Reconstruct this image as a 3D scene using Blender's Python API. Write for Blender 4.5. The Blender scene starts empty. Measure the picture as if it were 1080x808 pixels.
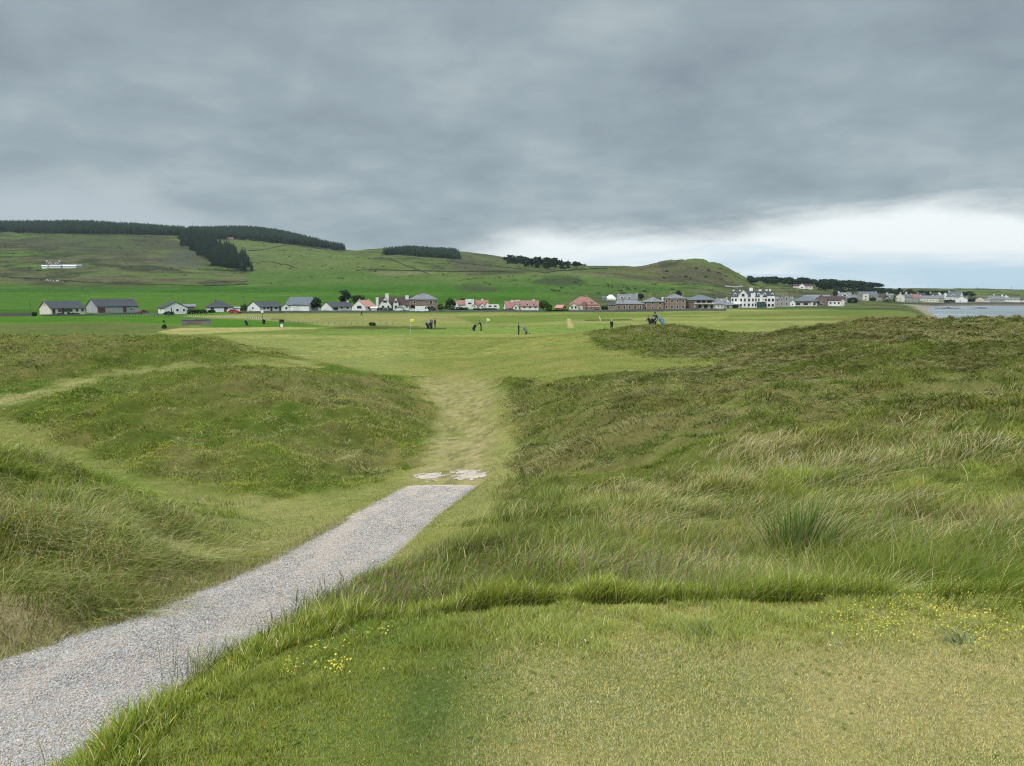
import bpy, math, random
import numpy as np
from mathutils import Vector, Matrix

random.seed(11)
rng = np.random.default_rng(11)
scene = bpy.context.scene
COL = scene.collection
R = math.radians

# ------------------------------------------------------------------ camera model (all heights below are relative to the eye)
EYE = 14.0
F, CU, CV = 800.0, 540.0, 404.0
PITCH = math.atan(96.0 / 800.0)
cp, sp = math.cos(PITCH), math.sin(PITCH)
SEA = -13.5


def ray(u, v):
    dv = (CV - v) / F
    return (u - CU) / F, cp + dv * sp, -sp + dv * cp


def at_depth(u, v, Y):
    dx, dy, dz = ray(u, v)
    t = Y / dy
    return dx * t, Y, dz * t


def at_height(u, v, z):
    dx, dy, dz = ray(u, v)
    t = z / dz
    return dx * t, dy * t, z


def proj(X, Y, Z):
    d = np.maximum(Y * cp - Z * sp, 0.05)
    return CU + F * X / d, CV - F * (Y * sp + Z * cp) / d


def sstep(a, b, x):
    t = np.clip((x - a) / (b - a), 0, 1)
    return t * t * (3 - 2 * t)


# ------------------------------------------------------------------ noise
def _hash(ix, iy, seed):
    h = (ix.astype(np.int64) * 374761393 + iy.astype(np.int64) * 668265263 + seed * 974634777) & 0xFFFFFFFF
    h = ((h ^ (h >> 13)) * 1274126177) & 0xFFFFFFFF
    return ((h ^ (h >> 16)) & 0xFFFF) / 65535.0


def vnoise(x, y, seed=0):
    ix, iy = np.floor(x), np.floor(y)
    fx, fy = x - ix, y - iy
    fx = fx * fx * (3 - 2 * fx)
    fy = fy * fy * (3 - 2 * fy)
    a, b = _hash(ix, iy, seed), _hash(ix + 1, iy, seed)
    c, d = _hash(ix, iy + 1, seed), _hash(ix + 1, iy + 1, seed)
    return (a * (1 - fx) + b * fx) * (1 - fy) + (c * (1 - fx) + d * fx) * fy


def fbm(x, y, seed=0, octv=4):
    s, a, tot = 0, 1.0, 0
    for k in range(octv):
        s = s + a * vnoise(x * 2 ** k + 17.3 * k, y * 2 ** k - 9.1 * k, seed + k)
        tot += a
        a *= 0.5
    return s / tot          # 0..1


# ------------------------------------------------------------------ near terrain: surveyed heights, thin-plate interpolation
NEAR = [  # pixel u, v, height relative to eye
    # right-hand rough
    (800, 402, -3.25), (800, 450, -3.0), (800, 520, -2.85), (1000, 400, -2.4), (1000, 450, -2.4), (1000, 370, -2.1),
    (1000, 520, -2.3), (840, 372, -3.2), (1250, 400, -2.2), (1250, 350, -1.9), (1250, 480, -2.2), (840, 590, -2.42),
    (1000, 590, -2.15), (1200, 600, -2.0), (700, 590, -2.5), (600, 610, -2.2), (600, 560, -2.85), (700, 500, -3.3),
    (700, 440, -3.5), (600, 500, -4.0), (600, 420, -4.2), (560, 402, -4.55), (640, 400, -4.1), (700, 400, -3.7),
    (560, 440, -4.6), (545, 480, -4.8), (480, 600, -2.75), (520, 560, -3.1),
    # mown ridge right of the centre and mound with golfers
    (600, 380, -4.5), (612, 352, -4.2), (540, 385, -5.3), (480, 400, -5.8), (560, 362, -5.0), (470, 380, -5.9),
    (690, 343.5, -3.35), (650, 351, -4.0), (730, 349, -3.7), (690, 373, -4.7), (620, 367, -4.8), (765, 369, -4.5), (740, 373, -4.6), (785, 357, -4.1), (800, 385, -3.75), (720, 386, -4.25),
    (850, 351, -3.0), (810, 354, -3.5), (950, 344.5, -2.35), (1060, 343, -2.15), (1160, 343, -2.15), (900, 359, -2.7), (1000, 357, -2.35),
    # big mid-left mound
    (100, 407, -4.0), (200, 390, -3.5), (330, 391, -3.9), (420, 402, -4.9), (455, 430, -5.45), (446, 462, -5.5), (20, 432, -4.6),
    (-90, 445, -4.6), (300, 450, -4.6), (150, 460, -4.7), (250, 500, -4.9), (380, 500, -5.25), (300, 530, -5.0), (400, 440, -4.9),
    (0, 452, -4.85), (100, 490, -4.9), (200, 530, -4.8), (270, 565, -4.15),
    # strips and mound behind it
    (50, 412, -5.3), (150, 392, -5.45), (330, 383, -5.8), (100, 396, -5.2), (100, 359, -3.7), (0, 361, -3.7), (195, 358, -3.9),
    (240, 363, -4.7), (300, 373, -5.7), (0, 402, -5.2), (0, 384, -4.6), (100, 380, -4.5), (-150, 362, -3.8), (-150, 400, -5.1),
    # near-left mound
    (0, 473, -2.4), (60, 490, -2.65), (130, 525, -3.0), (200, 546, -3.3), (243, 576, -3.62), (0, 560, -2.45), (0, 640, -2.5),
    (100, 600, -2.75), (100, 650, -2.72), (180, 600, -3.0), (-100, 500, -2.2), (-150, 640, -2.3),
]
NEARW = [  # world X, Y, height
    (0, 0, -1.65), (0, 3.4, -1.65), (2.5, 3.4, -1.65), (4, 3, -1.65), (6, 2, -1.65), (3, 0, -1.65), (0, -4, -1.65), (3, -4, -1.65), (-1.2, 2, -1.65),
    (6, -3, -1.65), (1, 4.4, -1.9), (3, 4.5, -1.92), (5, 4.6, -1.85), (-3, 0, -2.1), (-5, 0, -2.1), (-7, 2, -2.1), (-4, -4, -2.0),
    (-9, 17, -4.5), (-14, 22, -4.8), (-15, 14, -3.3), (-22, 30, -4.9), (-12, 45, -5.4), (-6, 44, -5.8),
    (-8, 60, -5.9), (-3, 70, -6), (-10, 90, -6), (-30, 100, -6), (0, 100, -6), (-60, 100, -6.1), (-100, 120, -6.1), (14, 108, -6), (-45, 82, -5.9),
    (0, 140, -6.2), (-80, 140, -6.3), (40, 140, -6.3), (25, 105, -6), (-2, 45, -5.8), (-2, 30, -5.7), (0, 135, -6.2),
    (35, 70, -2.9), (45, 95, -5.2), (25, 85, -4.9), (70, 95, -5), (80, 140, -7.2), (110, 140, -8.5), (60, 60, -2.2), (-120, 90, -5.8), (-80, 75, -5.2), (55, 115, -6),
    (-110, 140, -6.3), (140, 140, -9.5), (90, 70, -2.8),
]
for Y in (1.0, 3.5, 6.0, 9.0, 13.0, 17.0, 20.0):
    NEARW.append((-2.6 if Y > 5 else -3.1, Y, -(1.79 + 0.17 * Y)))
pts = [at_height(*p) for p in NEAR] + NEARW
pts = np.array(pts, float)


def ab(X, Y):
    return X / (Y + 6.0), np.log(Y + 6.0)


def _rb(X, Y):
    a, b = ab(X, Y)
    return np.stack([a * 1.7, b * 1.15], -1)


_C = _rb(pts[:, 0], pts[:, 1])


def _phi(d2):
    return 0.5 * d2 * np.log(d2 + 1e-9)


_n = len(_C)
_K = _phi(((_C[:, None] - _C[None]) ** 2).sum(-1)) + np.eye(_n) * 2e-4
_Pm = np.concatenate([np.ones((_n, 1)), _C], 1)
_A = np.block([[_K, _Pm], [_Pm.T, np.zeros((3, 3))]])
_w = np.linalg.solve(_A, np.concatenate([pts[:, 2], np.zeros(3)]))


def near_h(X, Y):
    q = _rb(X, Y)
    out = np.empty(len(q))
    for i in range(0, len(q), 40000):
        s = q[i:i + 40000]
        d2 = ((s[:, None, :] - _C[None]) ** 2).sum(-1)
        out[i:i + 40000] = _phi(d2) @ _w[:_n] + _w[_n] + s @ _w[_n + 1:]
    return out


# ------------------------------------------------------------------ far terrain: profiles at growing distances (image row of the ground)
UC = [-500, -200, 0, 100, 200, 260, 300, 360, 400, 430, 480, 520, 570, 600, 650, 690, 710, 727, 750, 770, 790, 810, 850, 900, 940, 970, 1000, 1040, 1080, 1300, 1700]
FAR = {
    #      -500 -200   0  100  200  260  300  360  400  430  480  520  570  600  650  690  710  727  750  770  790  810  850  900  940  970 1000 1040 1080 1300 1700
    110: [352, 352, 352, 352, 352, 352, 352, 352, 352, 352, 352, 352, 352, 352, 352, 352, 352, 352, 352, 351, 351, 350, 349, 348, 348, 348, 348, 348, 350, 370, 380],
    150: [342, 342, 342, 342, 342, 342, 342, 342, 342, 342, 342, 342, 342, 341, 341, 340, 340, 340, 340, 339, 339, 339, 338, 338, 338, 339, 342, 345, 350, 372, 385],
    250: [333, 333, 333, 333, 333, 332.6, 332.6, 332, 332, 332, 332, 332, 332, 331, 331, 330.5, 330.5, 330.5, 330.5, 330, 330, 330, 330, 330, 331, 334, 344, 353, 355, 360, 365],
    300: [330, 330, 330, 329.6, 329.6, 328.7, 328.3, 328, 328, 328, 327.5, 327.3, 328, 328, 327.5, 327, 326.5, 326.5, 326.5, 327, 327, 327, 327, 328, 328, 331, 342, 347, 348, 349, 349],
    400: [323, 323, 323, 323, 323, 323, 323, 323, 323, 323, 323, 323, 324, 325, 324, 324, 324, 324, 324, 324.5, 325, 325, 324.5, 326, 326, 327, 336, 337, 338, 338, 338],
    500: [313, 313, 313, 313, 313, 313, 313, 313, 313, 313, 314, 314, 315, 316, 318, 319, 320, 320, 321, 321, 322, 322, 322, 321, 322.5, 326, 331, 332, 332, 332, 332],
    700: [299, 299, 300, 300, 301, 302, 301, 300, 300, 300, 300, 300, 300, 300, 301, 304, 305, 306, 307, 311, 313, 315, 316, 318, 320, 322.5, 324.5, 325, 325, 325, 325],
    790: [290, 290, 291, 291, 293, 294, 293, 292, 291, 291, 291, 291, 292, 292, 294, 298, 299, 299, 301, 306, 310, 312, 312, 315, 318, 320.5, 321.5, 321.5, 321.5, 322, 322],
    850: [283, 283, 283, 284, 289, 290, 288, 286, 285, 284, 285, 285, 286, 286, 288, 293, 293, 294, 297, 303, 308, 309, 309, 313, 316, 318, 319, 319, 320, 320, 320],
    960: [273, 272, 271, 272, 282, 287, 279, 278, 277, 277, 278, 280, 281, 282, 283, 283, 281, 281, 284, 294, 303, 304, 304, 308, 311, 314, 315, 316, 317, 318, 318],
    1100: [261, 261, 261, 262, 268, 276, 270, 272, 272, 272, 275, 277, 280, 281, 281.5, 282, 278, 276, 279.5, 285, 296, 300, 301, 305, 308, 310, 311, 312, 313, 314, 315],
    1400: [247, 247, 247, 247, 251, 258, 258, 266, 266, 267, 271, 275, 281, 284, 283, 285, 285, 285, 288, 292, 297, 300, 301, 304, 306, 306.5, 307, 307, 308, 309, 311],
    1750: [239, 239, 240, 239, 246, 246, 250, 265, 264, 264, 267, 271, 278, 284, 282, 284, 285, 287, 292, 296, 300, 301, 302, 304, 304.8, 305, 305.3, 305.3, 306, 307, 309],
    2100: [240, 239, 239, 239, 246, 245, 250, 267, 262.5, 261.5, 265.5, 270, 278, 285, 284, 286, 290, 295, 300, 302, 304, 304, 305, 306, 306, 306, 306, 306, 307, 307.5, 309],
    2600: [250, 249, 249, 249, 255, 256, 260, 271, 268, 267, 271, 277, 286, 290, 290, 294, 298, 302, 304, 305, 306, 306, 306, 307, 307, 307, 307, 307, 307.5, 308, 309],
    4200: [270, 270, 270, 270, 275, 276, 280, 285, 285, 285, 288, 292, 298, 300, 300, 302, 304, 306, 307, 307, 307, 307, 307, 307.5, 307.5, 307.5, 307.5, 307.5, 308, 308.5, 309],
}
_UF = np.arange(-600, 1801, 4.0)
_tab = []
_LD = np.log(np.array(sorted(FAR)))
_i70 = UC.index(970) + 1
UC.insert(_i70, 978)
for _d in FAR:
    FAR[_d].insert(_i70, 0.12 * FAR[_d][_i70 - 1] + 0.88 * FAR[_d][_i70])
for _d in sorted(FAR):
    _v = np.interp(_UF, UC, FAR[_d])
    _k = np.exp(-0.5 * (np.arange(-8, 9) / 2.0) ** 2)
    _v = np.convolve(np.pad(_v, 8, mode='edge'), _k / _k.sum(), 'valid')
    _tab.append(_v)
_tab = np.array(_tab)


def far_v(u, lY):
    fu = np.clip((u - _UF[0]) / 4.0, 0, len(_UF) - 1.001)
    iu = fu.astype(int)
    tu = fu - iu
    ir = np.clip(np.searchsorted(_LD, lY) - 1, 0, len(_LD) - 2)
    tr = np.clip((lY - _LD[ir]) / (_LD[ir + 1] - _LD[ir]), 0, 1)
    g = lambda r: _tab[r, iu] * (1 - tu) + _tab[r, iu + 1] * tu
    # Catmull-Rom along distance, so that ring positions do not show as creases
    r0, r3 = np.maximum(ir - 1, 0), np.minimum(ir + 2, len(_LD) - 1)
    p0, p1, p2, p3 = g(r0), g(ir), g(ir + 1), g(r3)
    m1, m2 = (p2 - p0) * 0.35, (p3 - p1) * 0.35
    t2, t3 = tr * tr, tr ** 3
    return (2 * t3 - 3 * t2 + 1) * p1 + (t3 - 2 * t2 + tr) * m1 + (-2 * t3 + 3 * t2) * p2 + (t3 - t2) * m2


def far_h(X, Y):
    Yc = np.maximum(Y, 60.0)
    lY = np.log(Yc)
    z = np.zeros_like(X)
    for _ in range(3):
        d = np.maximum(Yc * cp - z * sp, 1)
        v = far_v(CU + F * X / d, lY)
        dv = (CV - v) / F
        z = Yc * (-sp + dv * cp) / (cp + dv * sp)
    return z


# ------------------------------------------------------------------ path and tee outlines in metres
PY = np.array([-5, 1.0, 3.0, 5.26, 6.56, 8.7, 13.5, 19.6])
PL = np.array([-4.6, -4.3, -4.15, -3.78, -3.38, -3.06, -2.92, -2.72])
PR = np.array([-2.45, -2.4, -2.35, -2.22, -1.98, -1.64, -1.45, -1.02])
PATH_END = 19.6


def path_sd(X, Y):      # signed distance-ish: positive inside the gravel path
    l, r = np.interp(Y, PY, PL), np.interp(Y, PY, PR)
    return np.minimum(np.minimum(X - l, r - X), PATH_END - Y)


TEE = np.array([(-1.35, -8), (-1.42, 2.2), (-1.33, 2.9), (-1.08, 3.42), (-0.55, 3.72), (0.3, 3.86), (1.6, 3.9), (3.0, 3.98), (4.2, 4.2), (6.5, 4.5), (14, 5.0), (14, -8)])


def poly_sd(px, py, poly):
    poly = np.asarray(poly, float)
    inside = np.zeros(px.shape, bool)
    dmin = np.full(px.shape, 1e18)
    n = len(poly)
    for i in range(n):
        x0, y0 = poly[i]
        x1, y1 = poly[(i + 1) % n]
        ex, ey = x1 - x0, y1 - y0
        t = np.clip(((px - x0) * ex + (py - y0) * ey) / (ex * ex + ey * ey + 1e-12), 0, 1)
        dmin = np.minimum(dmin, (px - x0 - t * ex) ** 2 + (py - y0 - t * ey) ** 2)
        cond = (y0 > py) != (y1 > py)
        if y0 != y1:
            inside ^= cond & (px < (x1 - x0) * (py - y0) / (y1 - y0) + x0)
    d = np.sqrt(dmin)
    return np.where(inside, d, -d)


# ------------------------------------------------------------------ the ground grid
NA, NB = 1000, 1040
AMAX = 1.25
ga = np.linspace(-AMAX, AMAX, NA)
B0, B1 = math.log(2.0), math.log(4100.0)
gb = np.linspace(B0, B1, NB)
GA, GB = np.meshgrid(ga, gb)
GY = np.exp(GB) - 6.0
GX = GA * (GY + 6.0)
X1, Y1 = GX.ravel(), GY.ravel()
nm = Y1 < 155
Zn = np.zeros_like(X1)
# the thin-plate sum is smooth, so take it on every third grid line and interpolate
_sa, _sb = np.linspace(-AMAX, AMAX, 240), np.linspace(B0, math.log(162), 170)
_SA, _SB = np.meshgrid(_sa, _sb)
_SY = np.exp(_SB) - 6
_SZ = near_h((_SA * (_SY + 6)).ravel(), _SY.ravel()).reshape(_SA.shape)


def bilin(grid, a0, a1, b0, b1, a, b):
    nb, na = grid.shape[:2]
    fa = np.clip((a - a0) / (a1 - a0) * (na - 1), 0, na - 1.001)
    fb = np.clip((b - b0) / (b1 - b0) * (nb - 1), 0, nb - 1.001)
    ia, ib = fa.astype(int), fb.astype(int)
    ta, tb = fa - ia, fb - ib
    if grid.ndim == 3:
        ta, tb = ta[:, None], tb[:, None]
    return (grid[ib, ia] * (1 - ta) + grid[ib, ia + 1] * ta) * (1 - tb) + (grid[ib + 1, ia] * (1 - ta) + grid[ib + 1, ia + 1] * ta) * tb


Zn[nm] = bilin(_SZ, -AMAX, AMAX, B0, math.log(162), GA.ravel()[nm], GB.ravel()[nm])
Zf = far_h(X1, Y1)
wf = sstep(108, 150, Y1)
Z1 = Zn * (1 - wf) + Zf * wf
# flat tee and evenly graded path
tee_sd = np.full_like(X1, -50.0)
mm = Y1 < 12
tee_sd[mm] = poly_sd(X1[mm], Y1[mm], TEE)
wt = sstep(-0.35, 0.05, tee_sd)
p_sd = path_sd(X1, Y1)
wp = sstep(-0.5, 0.0, p_sd) * (Y1 < 25) * (1 - wt)
pz = -(1.79 + 0.17 * np.maximum(Y1, 1.0))
Z1 = Z1 * (1 - wp) + pz * wp
Z1 = Z1 * (1 - wt) + (-1.65) * wt
U1, V1 = proj(X1, Y1, Z1)
# ------------------------------------------------------------------ what grows where
STRIP = [(-300, 455), (0, 420), (90, 397), (170, 384), (330, 377), (340, 388), (200, 386), (100, 403), (20, 428), (-300, 480)]
VALLEY = [(-300, 465), (0, 436), (45, 460), (150, 502), (260, 524), (390, 511), (440, 495), (452, 470), (462, 430), (432, 402), (440, 397),
          (522, 402), (537, 412), (546, 470), (540, 505), (505, 550), (455, 585), (420, 600), (290, 605), (245, 580), (205, 548), (125, 518), (40, 480), (-300, 480)]
FAIRWAY = [(430, 401), (335, 381), (300, 372), (255, 365), (225, 354), (150, 347), (130, 341), (300, 325), (700, 325), (645, 341), (618, 352),
           (630, 366), (690, 379), (735, 378), (758, 384), (715, 394), (640, 398), (545, 402), (520, 402)]
TRACK = [(442, 401), (512, 403), (522, 420), (520, 470), (508, 512), (428, 512), (455, 470), (468, 435)]


def paint_mask(poly, soft, jit, sel, seed, scale=0.6):
    out = np.zeros_like(X1)
    s = poly_sd(U1[sel], V1[sel], poly)
    s = s + (fbm(X1[sel] * scale, Y1[sel] * scale, seed, 3) - 0.5) * jit
    out[sel] = sstep(-soft, soft, s)
    return out


sel_n = (V1 > 325) & (V1 < 640) & (Y1 > 5) & (U1 > -400) & (U1 < 1500)
m_strip = paint_mask(STRIP, 5, 12, sel_n & (Y1 > 30), 1)
m_valley = paint_mask(VALLEY, 9, 26, sel_n & (Y1 < 60), 2, 1.2)
m_fair = paint_mask(FAIRWAY, 4, 9, sel_n & (Y1 > 38), 3, 0.3)
m_track = paint_mask(TRACK, 10, 22, sel_n & (Y1 > 18) & (Y1 < 56), 4, 1.0)
m_mown = np.maximum.reduce([m_strip, m_valley, m_fair])
m_verge = sstep(0.62, 0.25, np.abs(X1 - np.interp(Y1, PY, PL) + 0.25) + (fbm(X1 * 1.5, Y1 * 1.5, 9, 3) - 0.5) * 0.9) * sstep(2.0, 4.0, Y1) * sstep(10.5, 7.5, Y1)
m_far = sstep(95, 118, Y1)
m_tee = sstep(-0.05, 0.08, tee_sd)
m_path = sstep(-0.12, 0.02, p_sd) * (Y1 < 24) * (1 - m_tee)
rough = np.clip(1 - np.maximum.reduce([m_mown, m_tee, m_path, m_far, 0.9 * m_verge]), 0, 1)

# tussocky relief where the grass is never cut
bump = (fbm(X1 * 0.5, Y1 * 0.5, 21, 4) - 0.5) * 0.80 + (fbm(X1 * 1.6, Y1 * 1.6, 31, 3) - 0.5) * 0.42
dune = sstep(700, 900, U1 - 60 * sstep(30, 20, Y1)) * sstep(15, 34, Y1)
hum = (np.abs(fbm(X1 * 0.21, Y1 * 0.30, 51, 4) - 0.5) * -2.0 + 0.12) * 2.4
Z1 = Z1 + bump * rough * np.maximum(sstep(5, 16, Y1), 0.8 * (X1 < -3.6) * sstep(4, 6, Y1)) + hum * dune * rough + (fbm(X1 * 0.8, Y1 * 0.8, 41, 3) - 0.5) * 0.03 * m_mown * sstep(20, 30, Y1)
# rolling relief far off
hill = sstep(420, 900, Y1)
Z1 = Z1 + hill * ((fbm(X1 * 0.012, Y1 * 0.012, 61, 5) - 0.5) * 9 * sstep(600, 1300, Y1) + (fbm(X1 * 0.04, Y1 * 0.04, 71, 4) - 0.5) * 2.5) * sstep(-13, -4, Z1)
flat = sstep(110, 160, Y1) * (1 - hill) * sstep(-12, -9, Z1)
Z1 = Z1 + flat * (fbm(X1 * 0.035, Y1 * 0.05, 81, 3) - 0.5) * 0.7
crag_m = sstep(660, 700, U1) * sstep(790, 750, U1) * sstep(880, 960, Y1) * sstep(1200, 1100, Y1)
Z1 = Z1 + crag_m * (np.abs(fbm(X1 * 0.03, Y1 * 0.03, 91, 4) - 0.5)) * 20
U1, V1 = proj(X1, Y1, Z1)

C = np.zeros((len(X1), 3))


def mix(mask, col):
    global C
    C = C * (1 - mask[:, None]) + np.asarray(col, float) * mask[:, None]


n1 = fbm(X1 * 0.5, Y1 * 0.5, 101, 4)
n2 = fbm(X1 * 0.12, Y1 * 0.12, 111, 4)
n3 = fbm(X1 * 2.7, Y1 * 2.7, 121, 3)
# --- near: rough grass floor, cut grass, worn grass
C[:] = (0.095, 0.112, 0.024)
mix(sstep(0.45, 0.62, n1), (0.140, 0.130, 0.040))
mix(sstep(0.5, 0.65, n2) * 0.6, (0.170, 0.150, 0.060))
mix(sstep(0.52, 0.38, n2) * 0.5, (0.078, 0.120, 0.020))
_pale = np.clip(sstep(470, 400, U1) * m_fair * sstep(50, 62, Y1) + 0.35 * m_strip, 0, 1)
mown = np.stack([0.172 + 0.035 * _pale + 0.10 * (n1 - 0.5), 0.184 + 0.035 * _pale + 0.05 * (n1 - 0.5), 0.046 + 0.02 * _pale], -1)
C = C * (1 - m_mown[:, None]) + mown * m_mown[:, None]
mix(m_mown * sstep(0.5, 0.7, n1 * 0.5 + n3 * 0.5) * 0.6, (0.22, 0.20, 0.085))
mix(m_strip * (0.35 + 0.45 * sstep(0, 200, 200 - U1)) * sstep(0.3, 0.55, n1), (0.33, 0.295, 0.125))
mix(m_valley * 0.45 * sstep(0.42, 0.58, n2), (0.28, 0.255, 0.10))
mix(m_track * (0.25 + 0.75 * sstep(0.44, 0.56, 0.5 * n3 + 0.5 * fbm(X1 * 5, Y1 * 3, 123, 3))), (0.29, 0.245, 0.120))
mix(m_verge * (0.3 + 0.7 * sstep(0.4, 0.6, n3)), (0.40, 0.31, 0.17))
mix(m_path, (0.42, 0.37, 0.31))
mix(m_track * 0.55 * sstep(0.56, 0.66, fbm(X1 * 3.2, Y1 * 2.2, 125, 4)), (0.13, 0.115, 0.05))
# --- tee: cut short, patches of tired grass
t_n = fbm(X1 * 1.3, Y1 * 1.3, 131, 4)
tee_c = np.stack([0.135 + 0 * t_n, 0.155 + 0 * t_n, 0.048 + 0 * t_n], -1)
C = C * (1 - m_tee[:, None]) + tee_c * m_tee[:, None]
mix(m_tee * (0.25 + 0.5 * sstep(0.42, 0.62, t_n)) * sstep(-0.5, 0.1, X1), (0.27, 0.225, 0.10))
mix(m_tee * sstep(0.3, -0.4, X1) * 0.6, (0.085, 0.125, 0.03))

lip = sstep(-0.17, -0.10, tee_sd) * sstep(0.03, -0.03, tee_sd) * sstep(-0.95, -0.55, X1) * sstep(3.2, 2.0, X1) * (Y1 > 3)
mix(lip, (0.035, 0.036, 0.014))  # shadow line under the tee's edge, painted into the ground colour

# --- beyond the links: fairways, fields, moor, shore
fairc = np.array([0.165, 0.186, 0.055])
fa = sstep(100, 118, Y1)
mix(fa, fairc)
stripe = vnoise(X1 * 0.016 + Y1 * 0.012, Y1 * 0.075 - X1 * 0.012, 141)
mix(fa * sstep(0.56, 0.68, stripe) * 0.8, (0.118, 0.152, 0.036))
mix(fa * sstep(0.45, 0.28, stripe) * 0.8, (0.215, 0.212, 0.075))


def far_paint(poly, soft, col, jit=0.0, seed=5, sc=0.03, ymin=100, ymax=4000, amt=1.0):
    s_ = (Y1 > ymin) & (Y1 < ymax)
    d = poly_sd(U1[s_], V1[s_], poly)
    if jit:
        d = d + (fbm(X1[s_] * sc, Y1[s_] * sc, seed, 4) - 0.5) * jit
    m = np.zeros_like(X1)
    m[s_] = sstep(-soft, soft, d) * amt
    mix(m, col)


far_paint([(-900, 372), (-900, 340), (0, 341), (120, 339), (205, 342), (190, 349), (150, 353), (0, 372)], 1.5, (0.105, 0.125, 0.04), 3, 6, 0.12)
far_paint([(-900, 341), (-900, 330), (0, 330), (255, 332), (345, 344.5), (290, 346), (225, 345), (120, 339), (0, 341)], 0.8, (0.066, 0.140, 0.020), 1.2, 7, 0.05)
far_paint([(190, 334), (300, 329), (640, 328), (610, 333), (440, 340), (345, 343), (300, 339)], 0.8, (0.200, 0.195, 0.068), 1.5, 8, 0.05)
far_paint([(165, 350), (190, 346), (300, 345), (345, 346), (270, 349), (190, 353)], 0.8, (0.30, 0.265, 0.105), 1, 9, 0.1)
far_paint([(480, 334), (640, 330), (760, 330), (640, 336), (560, 340), (500, 341)], 1.5, (0.12, 0.155, 0.036), 3, 10, 0.05)
far_paint([(470, 347), (560, 345), (650, 342), (640, 347), (560, 351), (480, 353), (330, 353), (340, 350)], 1.2, (0.135, 0.185, 0.044), 1, 11, 0.05)
far_paint([(335, 346.5), (370, 343.8), (440, 344), (447, 345.6), (400, 347.3)], 0.8, (0.075, 0.085, 0.028), 1.5, 12, 0.2)
far_paint([(428, 346), (470, 346), (470, 347.6), (430, 347.4)], 0.5, (0.07, 0.085, 0.026))
far_paint([(615, 337.3), (665, 336.3), (668, 338), (618, 338.8)], 0.5, (0.075, 0.095, 0.028))
far_paint([(598, 336), (601, 336), (606, 346), (599, 346)], 0.8, (0.30, 0.26, 0.12), 0.5)
far_paint([(770, 331), (860, 328), (1080, 330), (1080, 341), (830, 339), (760, 338)], 2, (0.125, 0.130, 0.042), 4, 13, 0.06)
far_paint([(760, 334.6), (850, 333), (900, 333.6), (860, 335.8), (780, 336.4)], 0.7, (0.145, 0.19, 0.05), 0.8)
far_paint([(850, 329), (900, 327), (968, 322), (975, 327), (960, 331), (880, 331)], 1, (0.10, 0.145, 0.035), 2, 14, 0.08)
# pasture up to the foot of the hills
pasture = sstep(255, 290, Y1) * sstep(690, 560, U1 + (n2 - 0.5) * 60) * sstep(780, 690, Y1 + (fbm(X1 * .01, Y1 * .01, 151, 3) - .5) * 220)
mix(pasture, (0.054, 0.120, 0.018))
pn = vnoise(X1 * 0.004, Y1 * 0.022, 161)
mix(pasture * sstep(0.5, 0.62, pn) * 0.7, (0.042, 0.096, 0.016))
mix(pasture * sstep(0.42, 0.3, pn) * 0.6, (0.075, 0.135, 0.026))
# hill ground
hz = sstep(660, 770, Y1 + (fbm(X1 * .01, Y1 * .01, 152, 3) - .5) * 220) * sstep(-12, -7, Z1)
right_land = sstep(560, 690, U1) * sstep(300, 380, Y1) * sstep(-12.3, -10, Z1)
hz = np.maximum(hz, right_land)
m1 = fbm(X1 * 0.011, Y1 * 0.016, 171, 5)
m2 = fbm(X1 * 0.035, Y1 * 0.05, 181, 5)
mix(hz, (0.082, 0.106, 0.036))
mix(hz * sstep(0.47, 0.56, m1), (0.082, 0.078, 0.042))
mix(hz * sstep(0.47, 0.39, m1), (0.082, 0.125, 0.030))
mix(hz * sstep(0.54, 0.62, m2) * 0.8, (0.042, 0.050, 0.028))
mix(hz * sstep(0.44, 0.36, m2) * 0.6, (0.118, 0.128, 0.058))
far_paint([(235, 256), (262, 253), (300, 259), (362, 267), (400, 273), (470, 285), (500, 290), (620, 288), (650, 300), (560, 305), (455, 303), (300, 303), (262, 300), (266, 288), (250, 272)], 3, (0.105, 0.136, 0.042), 5, 15, 0.01, 700, amt=0.85)
far_paint([(262, 286), (360, 284), (480, 293), (600, 290), (640, 300), (600, 308), (400, 304), (260, 300)], 4, (0.066, 0.115, 0.028), 9, 16, 0.012, 640, amt=0.8)
far_paint([(390, 287), (425, 284.5), (455, 286), (460, 289), (400, 291)], 1, (0.130, 0.135, 0.060), 0.6, ymin=600)
far_paint([(430, 266), (480, 270), (600, 284), (640, 283), (640, 290), (540, 289), (470, 284)], 2, (0.078, 0.100, 0.036), 4, 17, 0.01, 850, amt=0.8)
far_paint([(470, 270), (520, 277), (520, 283), (500, 287), (480, 283)], 3, (0.066, 0.060, 0.042), 9, 18, 0.02, 850, amt=0.7)
far_paint([(560, 296), (640, 294), (730, 305), (700, 312), (560, 312)], 4, (0.058, 0.108, 0.024), 8, 19, 0.02, 420, amt=0.7)
far_paint([(560, 299), (575, 292), (610, 292), (618, 300), (590, 303)], 2, (0.042, 0.052, 0.028), 5, 20, 0.03, 500, amt=0.8)
far_paint([(480, 303), (500, 300), (530, 305), (520, 309), (490, 308)], 2, (0.052, 0.054, 0.034), 5, 21, 0.03, 400, amt=0.7)
far_paint([(690, 290), (700, 284), (730, 283), (765, 288), (760, 295), (720, 295)], 2, (0.056, 0.052, 0.042), 7, 22, 0.03, 800, amt=0.9)
far_paint([(640, 283), (700, 282), (725, 274), (760, 280), (800, 300), (760, 306), (650, 298)], 4, (0.088, 0.088, 0.038), 8, 23, 0.02, 850, amt=0.55)
far_paint([(15, 252), (170, 250), (190, 262), (130, 270), (40, 262)], 4, (0.060, 0.064, 0.038), 16, 24, 0.012, 900, amt=0.6)
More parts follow.
